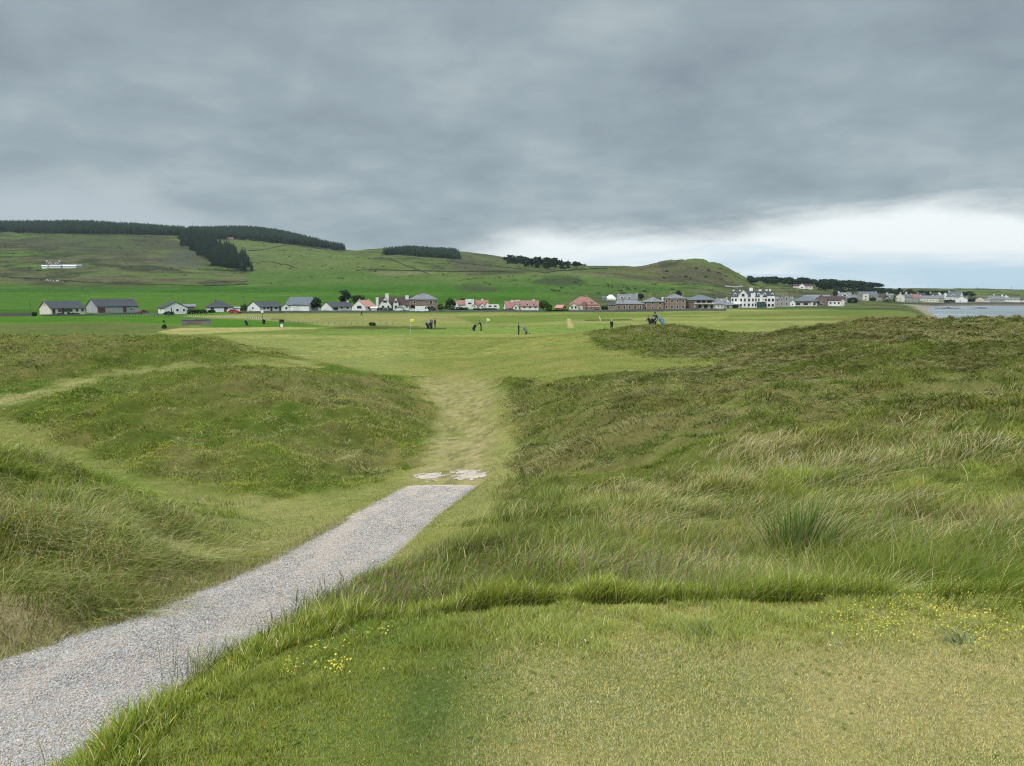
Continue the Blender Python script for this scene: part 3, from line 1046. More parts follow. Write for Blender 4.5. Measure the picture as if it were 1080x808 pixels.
# --- tee lawn: short blades
X, Y = [], []
X = rng.uniform(-2.0, 4.6, 900000)
Y = rng.uniform(1.7, 4.6, 900000)
keep = (np.abs(X) < 0.86 * Y + 0.5) & (rng.random(len(X)) < np.clip((2.3 / Y) ** 1.6, 0, 1))
X, Y = X[keep], Y[keep]
sd_ = poly_sd(X, Y, TEE)
k_ = sd_ > 0.0
X, Y, sd_ = X[k_], Y[k_], sd_[k_]
tn = fbm(X * 1.3, Y * 1.3, 131, 4)
tn2 = fbm(X * 7, Y * 7, 133, 3)
apron = sstep(0.75, 0.35, sd_ + (fbm(X * 3, Y * 3, 135, 3) - 0.5) * 0.35)
h = (0.010 + 0.007 * rng.random(len(X))) * (1 + 2.0 * apron * (0.4 + 1.2 * sstep(0.4, 0.62, tn2))) * (0.75 + 0.5 * tn2)
col = np.array([0.235, 0.248, 0.034]) * np.ones((len(X), 1))
tired = (0.28 + 0.60 * sstep(0.30, 0.66, 0.35 * tn + 0.65 * tn2) * (0.45 + 0.55 * np.exp(-((X - 0.5) / 0.6) ** 2 - ((Y - 2.95) / 0.45) ** 2))) * sstep(-0.40, 0.10, X + (tn2 - 0.5) * 0.3) * (1 - 0.72 * apron)
lushp = np.maximum(sstep(0.50, 0.36, tn) * sstep(0.1, -0.5, X) + 0.55 * sstep(0.56, 0.66, tn2), apron * 0.75 * sstep(0.40, 0.55, tn2))
darkp = np.exp(-(((X + 0.33) / 0.13) ** 2 + ((Y - 2.85) / 0.35) ** 2)) * 0.9
col = col * (1 - tired[:, None] * 0.85) + np.array([0.56, 0.44, 0.20]) * tired[:, None] * 0.85
col = col * (1 - 0.35 * (sstep(-0.35, 0.1, X) * (1 - 0.8 * apron))[:, None]) + np.array([0.40, 0.31, 0.14]) * 0.35 * (sstep(-0.35, 0.1, X) * (1 - 0.8 * apron))[:, None]
col = col * (1 - lushp[:, None] * 0.65) + np.array([0.170, 0.225, 0.034]) * lushp[:, None] * 0.65
col = col * (1 - darkp[:, None]) + np.array([0.085, 0.130, 0.024]) * darkp[:, None]
dead = rng.random(len(X)) < (0.05 + 0.30 * tired)
col[dead] = np.array([0.43, 0.36, 0.19])
col = jitter(col, 0.22, 0.10)
blades('lawn_grass', ground_P(X, Y, 0.002), h, 0.0022 + 0 * X, rng.normal(0, 0.55, (len(X), 2)), col * (1.0 + 0.22 * sstep(-0.3, 0.2, X))[:, None], col * (1.25 + 0.25 * sstep(-0.3, 0.2, X))[:, None], 2,
       'short mown grass of the tee in the foreground, mottled green and straw')

# --- fringe: long soft grass hanging over the lip of the tee
tp = np.concatenate([np.array([(-1.45, 1.0)]), TEE[1:10]])
seg = np.hypot(*np.diff(tp, axis=0).T)
cum = np.concatenate([[0], np.cumsum(seg)])


def along(s):
    return np.interp(s, cum, tp[:, 0]), np.interp(s, cum, tp[:, 1])


n = 95000
s_ = rng.uniform(0, cum[-1], n)
ex, ey = along(s_)
e2x, e2y = along(s_ + 0.05)
nx, ny = -(e2y - ey), (e2x - ex)
nl = np.hypot(nx, ny) + 1e-9
nx, ny = nx / nl, ny / nl                      # points away from the tee
ridge = fbm(s_ * 2.2, s_ * 0 + 3, 211, 3)
off = np.abs(rng.normal(0, 1, n)) * (0.20 + 0.16 * (ex < -0.2) + 0.16 * sstep(0.5, 2.0, ex)) + 0.05 - 0.12 * sstep(-0.6, -0.95, ex) + (fbm(s_ * 1.6, 0 * s_ + 7, 213, 3) - .5) * 0.10
X, Y = ex + nx * off, ey + ny * off
h = (0.05 + 0.12 * rng.random(n)) * (0.6 + 0.9 * ridge) * np.where(off < 0.02, 0.5, 1.0) * (1 - 0.35 * sstep(1.5, 2.4, X)) * 1.12 * (0.66 + 0.48 * sstep(0.32, 0.62, fbm(s_ * 2.9, off * 3 + 11, 215, 4)))
lean = np.stack([nx * 0.2 + 0.22, ny * 0.2 + 0.0], -1) + rng.normal(0, 0.33, (n, 2))
col = LUSH * (0.9 + 0.5 * rng.random((n, 1)))
yl = sstep(0.4, 0.7, fbm(s_ * 1.2, off * 3, 217, 3))[:, None]
col = col * (1 - 0.5 * yl) + OLIVE * 1.15 * 0.5 * yl
br_ = rng.random(n) < 0.22
col[br_] = OLIVE * 0.9
dead = rng.random(n) < 0.10
col[dead] = STRAW * 0.9
blades('fringe_grass', ground_P(X, Y), h, 0.0042 + 0 * h, lean, jitter(col * np.where((off < 0.16) & (ex > -0.8), 0.16, 0.58)[:, None], 0.15), jitter(col * 1.7, 0.15), 3,  # blade feet nearest the edge coloured darker to stand for shade
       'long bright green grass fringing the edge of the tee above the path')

# --- rough, independent blades: fine carpet on every uncut slope
X, Y = scatter(1300000, -0.95, 0.95, 3.4, 125)
rg = gsample(GROUGH, X, Y)
vis_ = (np.abs(X) < 0.80 * Y + 1.2)
u_, v_ = proj(X, Y, gz(X, Y))
k_ = (rg > rng.random(len(X)) * 0.9 + 0.08) & vis_
X, Y, rg = X[k_], Y[k_], rg[k_]
dist = np.hypot(X, Y)
pn_ = fbm(X * 0.55, Y * 0.55, 101 + 120, 4)
pn2 = fbm(X * 1.7, Y * 1.7, 223, 3)
pn3 = fbm(X * 0.16, Y * 0.16, 225, 3)
h = (0.08 + 0.14 * rng.random(len(X))) * (0.30 + 1.35 * sstep(0.28, 0.72, pn2)) * (0.7 + 0.6 * pn3)
h *= 1 - 0.25 * sstep(9, 18, dist) + 0.25 * sstep(30, 60, dist)
h *= np.where((X < -1) & (Y > 15), 0.75, 1.0)
h *= 0.55 + 0.45 * sstep(0.3, 0.9, rg)
col = GREEN * np.ones((len(X), 1))
f_ = sstep(0.42, 0.60, pn_)[:, None]
col = col * (1 - f_) + OLIVE * f_
f_ = (sstep(0.52, 0.66, pn3) * 0.32)[:, None]
col = col * (1 - f_) + np.array([0.220, 0.190, 0.080]) * f_
f_ = (sstep(0.46, 0.34, pn3) * 0.6)[:, None]
col = col * (1 - f_) + np.array([0.075, 0.128, 0.016]) * f_
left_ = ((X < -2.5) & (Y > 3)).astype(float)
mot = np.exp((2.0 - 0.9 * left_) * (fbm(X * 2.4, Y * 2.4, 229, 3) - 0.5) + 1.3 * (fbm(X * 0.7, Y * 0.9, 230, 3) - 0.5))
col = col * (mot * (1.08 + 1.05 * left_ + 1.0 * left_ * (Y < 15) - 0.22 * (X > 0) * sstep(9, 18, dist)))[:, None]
uu_, vv_ = proj(X, Y, gz(X, Y))
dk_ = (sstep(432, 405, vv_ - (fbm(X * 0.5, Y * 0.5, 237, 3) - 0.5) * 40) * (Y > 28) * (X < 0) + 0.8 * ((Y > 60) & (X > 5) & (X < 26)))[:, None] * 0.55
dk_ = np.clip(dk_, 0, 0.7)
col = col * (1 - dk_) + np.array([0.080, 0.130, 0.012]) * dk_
lushn = (sstep(9.5, 5, dist) * sstep(-2.0, -0.8, X) * 0.75)[:, None]
col = col * (1 - lushn) + LUSH * 1.05 * lushn
ma = ((X < -2.8) & (Y < 16) & (Y > 3)).astype(float)
ml = fbm(X * 0.9, Y * 0.9, 233, 3)
va_ = proj(X, Y, gz(X, Y))[1]
f_ = (ma * sstep(560, 520, va_ + (ml - 0.5) * 60))[:, None] * 0.6
col = col * (1 - f_) + np.array([0.25, 0.20, 0.075]) * f_
f_ = (ma * sstep(0.49, 0.41, ml))[:, None] * 0.9
col = col * (1 - f_) + LUSH * 1.25 * f_
f_ = (ma * sstep(0.51, 0.58, ml))[:, None] * 0.85
col = col * (1 - f_) + np.array([0.42, 0.35, 0.14]) * f_
straw = rng.random(len(X)) < (0.03 + 0.20 * left_ * (Y < 15) + 0.38 * sstep(0.53, 0.68, fbm(X * 0.55 + Y * 0.1, Y * 1.0, 227, 4)))
col = np.minimum(col, np.array([0.29, 0.285, 0.10]))
tip = col * 1.3
tip[straw] = STRAW * 0.9
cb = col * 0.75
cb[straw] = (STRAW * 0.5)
lean = WIND * (0.35 + 0.7 * pn3[:, None]) + rng.normal(0, 0.50, (len(X), 2)) * (1 + 0.9 * sstep(9, 18, dist))[:, None]
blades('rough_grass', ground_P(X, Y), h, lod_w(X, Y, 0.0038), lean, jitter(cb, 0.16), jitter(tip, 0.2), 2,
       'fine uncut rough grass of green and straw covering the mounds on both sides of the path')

# --- rough, tussocks: long blades sharing one wind-combed lean
nt_ = 15000
X, Y = scatter(nt_, -0.95, 0.95, 4.3, 110)
rg = gsample(GROUGH, X, Y)
dn = gsample(np.clip(sstep(560, 800, U1) * 1.0, 0, 1).reshape(NB, NA), X, Y)
dist = np.hypot(X, Y)
nearA = (X < -3.5) & (Y < 15)
front = (Y < 12) & (X > 0)
prob = 0.16 + 1.0 * dn * sstep(20, 36, dist) + 0.55 * nearA + 0.15 * front
k_ = (rg > 0.6) & (rng.random(nt_) < prob * sstep(0.40, 0.58, fbm(X * 0.35, Y * 0.5, 231, 4) + 0.05)) & (np.abs(X) < 0.8 * Y + 1.2)
X, Y, dn, nearA, dist = X[k_], Y[k_], dn[k_], nearA[k_], dist[k_]
fx_, fy_ = [], []
for (ua, ub, va, vb, cnt) in [(560, 770, 585, 622, 34), (880, 1080, 560, 612, 26), (700, 1080, 520, 560, 6), (30, 250, 530, 600, 60), (0, 150, 580, 650, 26), (540, 700, 520, 590, 8), (980, 1080, 600, 640, 12)]:
    for _ in range(cnt):
        q_ = hit(random.uniform(ua, ub), random.uniform(va, vb), 3.8)
        fx_.append(q_.x)
        fy_.append(q_.y)
n_sw = 1500
sx_, sy_ = scatter(n_sw, 0.0, 0.95, 17, 66)
kk_ = (gsample(GROUGH, sx_, sy_) > 0.6) & (fbm(sx_ * 0.30, sy_ * 0.5, 245, 4) + 0.10 * sstep(25, 45, sy_) * (sx_ > 8) > 0.50)
n0_ = len(X) + len(fx_)
fx_ += list(sx_[kk_])
fy_ += list(sy_[kk_])
nf_ = len(fx_)
X, Y = np.concatenate([X, fx_]), np.concatenate([Y, fy_])
dn = np.concatenate([dn, np.full(nf_, 0.5)])
nearA = np.concatenate([nearA, np.array(fx_) < -3])
dist = np.hypot(X, Y)
nb = np.where(dist < 16, 120, np.where(dn > 0.3, 95, 60))
rep = np.repeat(np.arange(len(X)), nb)
N = len(rep)
rad = (0.07 + 0.010 * np.minimum(dist, 60) * (0.6 + 1.3 * dn))
px_ = X[rep] + rng.normal(0, 1, N) * rad[rep] * 1.2
py_ = Y[rep] + rng.normal(0, 1, N) * rad[rep]
hh = (0.20 + 0.17 * rng.random(len(X))) * (1 - 0.30 * sstep(12, 22, dist)) * (1 + 0.9 * dn * sstep(25, 50, dist))
h = hh[rep] * (0.6 + 0.6 * rng.random(N))
tw = rng.random(len(X))
ld = WIND * 1.8 * (0.6 + 0.7 * rng.random((len(X), 1))) + rng.normal(0, 0.40, (len(X), 2))
flatm = sstep(12, 22, dist) * (0.55 + 0.45 * dn)
fl_dir = np.stack([np.where(rng.random(len(X)) < 0.62, -1.0, 1.0) * (1.4 + 0.9 * rng.random(len(X))), -0.5 + 0.5 * rng.normal(0, 1, len(X))], -1)
ld = ld * (1 - flatm[:, None]) + fl_dir * flatm[:, None]
lean = ld[rep] + rng.normal(0, 0.30, (N, 2)) + np.stack([(px_ - X[rep]), (py_ - Y[rep])], -1) / (rad[rep][:, None] + .02) * 0.16
sf = (0.15 + 0.75 * sstep(0.45, 0.75, fbm(X * 0.18, Y * 0.3, 235, 3) + 0.36 * dn + 0.14 * nearA - 0.05)) * np.where(dist > 14, sstep(0.45, 0.75, tw) * 1.25, 0.4 + 0.6 * tw)
sf[n0_:] = 0.72
hh[n0_:] *= 0.62 + 0.40 * sstep(24, 40, dist[n0_:])
is_s = rng.random(N) < sf[rep]
nA_ = (1 + 0.55 * nearA[rep])[:, None]
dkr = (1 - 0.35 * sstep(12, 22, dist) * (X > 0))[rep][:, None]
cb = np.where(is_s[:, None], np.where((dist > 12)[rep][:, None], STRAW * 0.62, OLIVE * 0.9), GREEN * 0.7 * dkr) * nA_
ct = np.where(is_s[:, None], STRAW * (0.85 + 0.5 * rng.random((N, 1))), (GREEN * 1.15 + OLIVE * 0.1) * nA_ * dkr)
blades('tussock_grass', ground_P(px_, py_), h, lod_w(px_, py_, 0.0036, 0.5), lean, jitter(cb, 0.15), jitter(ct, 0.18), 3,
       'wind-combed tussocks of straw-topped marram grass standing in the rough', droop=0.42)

# --- cut strips and worn walk: stubble
X, Y = scatter(420000, -0.8, 0.55, 6, 100)
gm = gsample(GM, X, Y)
k_ = (gm[:, 1] > rng.random(len(X)) * 0.8 + 0.1) & (gm[:, 3] < 0.1)
X, Y, gm = X[k_], Y[k_], gm[k_]
h = (0.022 + 0.03 * rng.random(len(X))) * (0.6 + 0.9 * fbm(X * 1.4, Y * 1.4, 241, 3)) * (1 - 0.4 * gm[:, 4])
col = base_col(X, Y)
col = col * np.array([1.0, 1.04, 0.85])
dead = rng.random(len(X)) < 0.14 + 0.25 * gm[:, 4]
col[dead] = STRAW * 0.85
blades('cut_grass', ground_P(X, Y, 0.004), h, lod_w(X, Y, 0.004, 0.6), rng.normal(0, 0.6, (len(X), 2)), jitter(col * 0.8, 0.15), jitter(col * 1.1, 0.2), 1,
       'cut grass on the pale mown strips and the worn walk beyond the path')

# --- loose dry stalks lying along the left verge of the path
n = 22000
Y = rng.uniform(3.6, 13, n)
X = np.interp(Y, PY, PL) - np.abs(rng.normal(0, 0.42, n)) + 0.10
h = 0.05 + 0.13 * rng.random(n)
g_ = rng.random(n) < 0.45
col = np.where(g_[:, None], OLIVE * 1.1, STRAW)
blades('verge_stalks', ground_P(X, Y), h, 0.0045 + 0 * h, rng.normal(0, 0.75, (n, 2)) + np.array([0.35, -0.1]), jitter(col * 0.7), jitter(col * 1.05), 2,
       'dry straggling stalks along the left verge of the gravel path', droop=0.55)

# --- pale bent stalks standing out of the rough near the eye
n = 5200
X, Y = scatter(n, -0.85, 0.85, 4.2, 17)
k_ = (gsample(GROUGH, X, Y) > 0.5) & (fbm(X * 0.8, Y * 0.8, 239, 3) + 0.12 * (X < -3) > 0.50)
X, Y = X[k_], Y[k_]
n = len(X)
cs = jitter(np.array([0.50, 0.44, 0.24]) * np.ones((n, 1)), 0.2)
cs[rng.random(n) < 0.35] = np.array([0.27, 0.30, 0.10])
blades('bent_stalks', ground_P(X, Y), 0.20 + 0.20 * rng.random(n), lod_w(X, Y, 0.0055, 0.7), np.array([0.5, -0.15]) + rng.normal(0, 0.75, (n, 2)), cs * 0.7, cs, 3,
       'pale bent stalks sticking out of the rough on the nearest slopes', droop=0.55)

# --- flowering stems by the path: thin stalk and dark seed head
n = 260
s_ = rng.uniform(cum[-1] * 0.26, cum[-1] * 0.50, n)
ex, ey = along(s_)
X = ex - 0.10 - np.abs(rng.normal(0, 0.22, n))
Y = ey + 0.10 + np.abs(rng.normal(0, 0.35, n))
n2_ = 320
Xb, Yb = scatter(n2_, -0.05, 0.75, 4.2, 9)
vx_, vy_ = [], []
for _ in range(150):
    q_ = random.random() ** 0.7
    x_, y_, z_ = at_height(285 + 135 * q_ + random.gauss(0, 10), 678 - 52 * q_ + random.gauss(-8, 6), -2.0)
    vx_.append(x_)
    vy_.append(y_)
X, Y = np.concatenate([vx_, X]), np.concatenate([vy_, Y])
n += 150
X, Y = np.concatenate([X, Xb]), np.concatenate([Y, Yb])
k_ = (gsample(GROUGH, X, Y) > 0.4) | (np.arange(len(X)) < n)
X, Y = X[k_], Y[k_]
n = len(X)
h = 0.30 + 0.24 * rng.random(n)
h[n // 2:] *= 0.8
ln_ = np.array([0.28, 0.0]) + rng.normal(0, 0.2, (n, 2))
P0 = ground_P(X, Y)
cs = jitter(np.array([0.16, 0.14, 0.065]) * np.ones((n, 1)), 0.2)
blades('seeding_stems', P0, h, 0.0028 + 0 * h, ln_, cs * 0.8, cs, 3, 'thin flowering grass stems with brown seed heads leaning over the path edge')
tz = P0.copy()
tz[:, :2] += ln_ * (h * 0.82 ** 1.7)[:, None]
tz[:, 2] += h * 0.82 * (1 - 0.35 * np.minimum(np.hypot(*ln_.T), 1.6) * 0.82)
hd = jitter(np.array([0.20, 0.14, 0.095]) * np.ones((n, 1)), 0.25)
blades('seed_heads', tz, 0.045 + 0.04 * rng.random(n), 0.006 + 0 * h, ln_ * 1.5 + rng.normal(0, 0.2, (n, 2)), hd, hd * 1.2, 2, 'brown seed heads at the tips of the flowering grass stems')

# --- small yellow and white flowers
def flowers(name, X, Y, z, size, col, label):
    n = len(X)
    V, fl = [], []
    k = 5
    ang = rng.uniform(0, 6.28, n)
    tilt = rng.normal(0, 0.35, (n, 2))
    r_ = size * (0.7 + 0.6 * rng.random(n))
    vs = [np.stack([X, Y, z + r_ * 0.15], -1)]
    for i in range(2 * k):
        rr = r_ * (1.0 if i % 2 == 0 else 0.55)
        w = ang + math.pi * i / k
        ox, oy = rr * np.cos(w), rr * np.sin(w)
        vs.append(np.stack([X + ox, Y + oy, z + ox * tilt[:, 0] + oy * tilt[:, 1] + 0.25 * rr], -1))
    V = np.stack(vs, 1).reshape(-1, 3)
    m = 2 * k + 1
    tri = []
    for i in range(2 * k):
        tri += [0, 1 + i, 1 + (i + 1) % (2 * k)]
    flat = (np.arange(n)[:, None] * m + np.array(tri)[None]).ravel()
    cc = np.repeat(jitter(np.asarray(col) * np.ones((n, 1)), 0.12, 0.03), m, 0)
    link(name, mesh_np(name, V, flat, np.full(n * 2 * k, 3), cc), M_BLADE, kind='stuff', label=label, cat='flowers')


def flower_spots(groups):
    xs, ys = [], []
    for (u, v, su, sv, n) in groups:
        for _ in range(n):
            x, y, z = at_height(random.gauss(u, su), random.gauss(v, sv), -1.66)
            xs.append(x)
            ys.append(y)
    return np.array(xs), np.array(ys)


X, Y = flower_spots([(975, 655, 55, 18, 420), (1050, 672, 30, 12, 190), (905, 662, 30, 10, 130), (1010, 640, 40, 10, 130)])
flowers('trefoil_flowers', X, Y, gz(X, Y) + EYE + 0.025 + 0.04 * rng.random(len(X)), 0.0046, (0.66, 0.56, 0.06), 'carpet of small yellow trefoil flowers at the right edge of the tee')
X, Y = flower_spots([(308, 711, 7, 4, 34), (357, 709, 8, 4, 42), (385, 674, 12, 4, 26), (345, 690, 14, 5, 16), (402, 672, 10, 3, 14)])
flowers('lawn_flowers', X, Y, gz(X, Y) + EYE + 0.022 + 0.012 * rng.random(len(X)), 0.0055, (0.72, 0.60, 0.08), 'little yellow flowers dotted in the grass at the left of the tee')
X, Y = flower_spots([(343, 692, 2, 1, 1), (402, 713, 2, 1, 1), (620, 685, 6, 3, 5), (620, 749, 6, 2, 3), (885, 688, 4, 2, 4), (560, 690, 40, 20, 3)])
flowers('daisy_flowers', X, Y, gz(X, Y) + EYE + 0.028, 0.0050, (0.8, 0.8, 0.78), 'a few scattered white daisies in the mown grass of the tee')


n = 1600
X = rng.uniform(-1.3, 4.0, n)
Y = rng.uniform(2.1, 3.9, n)
k_ = (poly_sd(X, Y, TEE) > 0.03) & (fbm(X * 2.2, Y * 2.2, 243, 3) > 0.50)
X, Y = X[k_], Y[k_]
flowers('lawn_clover', X, Y, gz(X, Y) + EYE + 0.006 + 0.008 * rng.random(len(X)), 0.0095, (0.15, 0.20, 0.03), 'patches of small broad clover and plantain leaves in the mown tee')


def tussock(name, u, v, n, hgt, rad, cols, lean, label, cat, wid=0.006, segs=3, spread=0.35):
    c = hit(u, v)
    P = np.stack([rng.normal(0, rad, n), rng.normal(0, rad * 0.8, n), np.zeros(n)], -1)
    P[:, 2] = gz(P[:, 0] + c.x, P[:, 1] + c.y) + EYE - c.z - 0.01
    h = hgt * (0.45 + 0.6 * rng.random(n))
    lv = np.asarray(lean) + rng.normal(0, spread, (n, 2)) + P[:, :2] / rad * 0.22
    pick = rng.integers(0, len(cols), n)
    cc = np.array(cols)[pick]
    keep_loc = P.copy()
    P[:, 0] += c.x
    P[:, 1] += c.y
    P[:, 2] += c.z
    o = blades(name, P, h, wid + 0 * h, lv, jitter(cc * 0.6, 0.15), jitter(cc * 1.15, 0.15), segs, label)
    o.data.transform(Matrix.Translation(-c))
    o.location = c
    del o['kind']
    o['category'] = cat
    return o


tussock('grass_tussock', 842, 592, 480, 0.68, 0.12, [(0.085, 0.15, 0.02), (0.11, 0.175, 0.026), (0.15, 0.165, 0.05), (0.32, 0.27, 0.13)], (0.10, 0.0),
        'tall dark green tussock of broad blades standing out of the rough on the right', 'grass tuft', 0.0085, 3, 0.16)
tussock('dead_tussock', 462, 641, 900, 0.14, 0.075, [(0.17, 0.125, 0.07), (0.12, 0.09, 0.05), (0.24, 0.19, 0.11)], (0.1, -0.4),
        'brown dead clump of cut grass lying on the lip of the tee', 'dead grass clump', 0.004, 3, 0.7)
tussock('straw_tussock', 672, 606, 900, 0.22, 0.16, [(0.34, 0.29, 0.16), (0.26, 0.22, 0.11), (0.12, 0.14, 0.04)], (0.9, -0.25),
        'bleached straw-coloured tussock lying over just beyond the tee edge', 'grass tuft', 0.004, 3, 0.35)
tussock('bright_tussock', 612, 612, 160, 0.24, 0.06, [(0.16, 0.22, 0.03), (0.2, 0.23, 0.05)], (0.0, 0.0),
        'small yellow-green tuft of upright blades beside the straw tussock', 'grass tuft', 0.006, 3, 0.2)
tussock('pale_tuft', 1013, 680, 26, 0.17, 0.02, [(0.3, 0.36, 0.2), (0.25, 0.3, 0.15)], (-0.5, 0.2),
        'pale green spray of a few broad blades on the lawn below the yellow flowers', 'grass tuft', 0.006, 3, 0.4)
tussock('leaning_tuft', 745, 672, 34, 0.15, 0.03, [(0.22, 0.29, 0.13), (0.13, 0.2, 0.06)], (-0.7, 0.2),
        'pale blades leaning left out of the mown grass near the middle of the tee edge', 'grass tuft', 0.005, 3, 0.5)

# ------------------------------------------------------------------ gravel path: a sheet over the graded bed, plus loose chippings
def mat_gravel():
    m, nt, out = new_mat('grey_gravel')
    tcn = nd(nt, 'ShaderNodeTexCoord')
    vo = nd(nt, 'ShaderNodeTexVoronoi', inp={'Scale': 95.0})
    nt.links.new(tcn.outputs['Object'], vo.inputs['Vector'])
    sc_ = nd(nt, 'ShaderNodeSeparateColor')
    nt.links.new(vo.outputs['Color'], sc_.inputs[0])
    stone = ramp(nt, sc_.outputs[0], [(0.0, (0.22, 0.205, 0.20)), (0.3, (0.31, 0.29, 0.28)), (0.7, (0.39, 0.365, 0.35)), (1.0, (0.50, 0.46, 0.43))])
    mp = nd(nt, 'ShaderNodeMapping')
    mp.inputs['Scale'].default_value = (2.6, 0.30, 1)
    nt.links.new(tcn.outputs['Object'], mp.inputs['Vector'])
    nz = nd(nt, 'ShaderNodeTexNoise', inp={'Scale': 1.5, 'Detail': 6, 'Roughness': 0.65})
    nt.links.new(mp.outputs[0], nz.inputs['Vector'])
    sand = ramp(nt, nz.outputs['Fac'], [(0.46, (0, 0, 0)), (0.62, (1, 1, 1))])
    mx = nd(nt, 'ShaderNodeMix', data_type='RGBA', inp={'B': (0.52, 0.43, 0.365, 1)})
    f = nd(nt, 'ShaderNodeMath', operation='MULTIPLY')
    f.inputs[1].default_value = 0.42
    nt.links.new(sand, f.inputs[0])
    sy_ = nd(nt, 'ShaderNodeSeparateXYZ')
    nt.links.new(tcn.outputs['Object'], sy_.inputs[0])
    me_ = nd(nt, 'ShaderNodeMapRange', inp={'From Min': PATH_END - 0.55, 'From Max': PATH_END - 0.15, 'To Max': 0.85})
    nt.links.new(sy_.outputs['Y'], me_.inputs['Value'])
    mxx = nd(nt, 'ShaderNodeMath', operation='MAXIMUM')
    nt.links.new(f.outputs[0], mxx.inputs[0])
    nt.links.new(me_.outputs['Result'], mxx.inputs[1])
    nt.links.new(mxx.outputs[0], mx.inputs['Factor'])
    nt.links.new(stone, mx.inputs['A'])
    b = nd(nt, 'ShaderNodeBsdfPrincipled', inp={'Roughness': 0.95})
    b.inputs['Specular IOR Level'].default_value = 0.2
    nt.links.new(mx.outputs['Result'], b.inputs['Base Color'])
    bp = nd(nt, 'ShaderNodeBump', inp={'Strength': 0.6, 'Distance': 0.008})
    nt.links.new(vo.outputs['Distance'], bp.inputs['Height'])
    nt.links.new(bp.outputs['Normal'], b.inputs['Normal'])
    nt.links.new(b.outputs['BSDF'], out.inputs['Surface'])
    return m


M_GRAVEL = mat_gravel()
ny_, nx_ = 520, 34
yy = 0.5 + (PATH_END - 0.5) * np.linspace(0, 1, ny_)
tt = np.linspace(0, 1, nx_)
TT, YYg = np.meshgrid(tt, yy)
L_ = np.interp(YYg, PY, PL) + (fbm(YYg * 2.2, 0 * YYg, 251, 4) - 0.5) * 0.22
R_ = np.interp(YYg, PY, PR) + (fbm(YYg * 2.2, 0 * YYg + 50, 253, 4) - 0.5) * 0.18
XX = L_ + (R_ - L_) * TT
YY = YYg + (fbm(XX * 2.5, XX * 0, 255, 4) - 0.5) * 0.35 * sstep(18.8, PATH_END, YYg)
crown = 0.012 + 0.03 * (1 - (2 * TT - 1) ** 2) - 0.02 * ((TT < 0.02) | (TT > 0.98))
ZZ = gz(XX.ravel(), YY.ravel()).reshape(XX.shape) + EYE + crown + (fbm(XX * 5, YY * 5, 257, 3) - 0.5) * 0.025
i_ = (np.arange(ny_ - 1)[:, None] * nx_ + np.arange(nx_ - 1)[None]).ravel()
link('gravel_path', mesh_np('gravel_path', np.stack([XX.ravel(), YY.ravel(), ZZ.ravel()], -1), np.stack([i_, i_ + 1, i_ + nx_ + 1, i_ + nx_], -1).ravel(), np.full(len(i_), 4), smooth=True),
     M_GRAVEL, kind='structure', label='grey and pinkish gravel path running from the left foreground down to the links', cat='path')

n = 95000
Y = np.exp(rng.uniform(math.log(3.0 + 3), math.log(PATH_END + 3.05), n)) - 3
tpos = np.clip(rng.random(n) + rng.normal(0, 0.045, n), -0.10, 1.08)
L1, R1 = np.interp(Y, PY, PL), np.interp(Y, PY, PR)
X = L1 + (R1 - L1) * tpos
Zp = gz(X, Y) + EYE + 0.014 + 0.03 * (1 - (2 * np.clip(tpos, 0, 1) - 1) ** 2) + (fbm(X * 5, Y * 5, 257, 3) - 0.5) * 0.025
sz = 0.0035 + 0.0045 * rng.random(n) ** 2 + 0.00045 * Y
octv = np.array([(1, 0, 0), (0, 1, 0), (-1, 0, 0), (0, -1, 0), (0, 0, 0.8), (0, 0, -0.6)], float)
ang = rng.uniform(0, 6.28, n)
Vv = octv[None] * sz[:, None, None] * (0.7 + 0.6 * rng.random((n, 6, 1)))
ca, sa = np.cos(ang)[:, None], np.sin(ang)[:, None]
Vx = Vv[..., 0] * ca - Vv[..., 1] * sa * 0.7 + X[:, None]
Vy = Vv[..., 0] * sa + Vv[..., 1] * ca * 0.7 + Y[:, None]
Vz = Vv[..., 2] + Zp[:, None]
tri = [0, 1, 4, 1, 2, 4, 2, 3, 4, 3, 0, 4, 1, 0, 5, 2, 1, 5, 3, 2, 5, 0, 3, 5]
pal = np.array([(0.22, 0.21, 0.21), (0.31, 0.295, 0.29), (0.39, 0.37, 0.36), (0.56, 0.52, 0.49), (0.50, 0.41, 0.35)])
pk = pal[rng.integers(0, 5, n)] * (0.8 + 0.4 * rng.random((n, 1)))
stk = sstep(0.44, 0.64, fbm(X * 3.8 + 3, Y * 0.8, 247, 5))[:, None] * 0.42
pk = pk * (1 - stk) + np.array([0.58, 0.485, 0.42]) * (0.85 + 0.3 * rng.random((n, 1))) * stk
pk = pk * np.array([1.05, 0.99, 0.94])
end_ = sstep(PATH_END - 0.5, PATH_END - 0.1, Y)[:, None] * 0.8
pk = pk * (1 - end_) + np.array([0.62, 0.52, 0.43]) * end_
pc = np.repeat(pk, 6, 0)


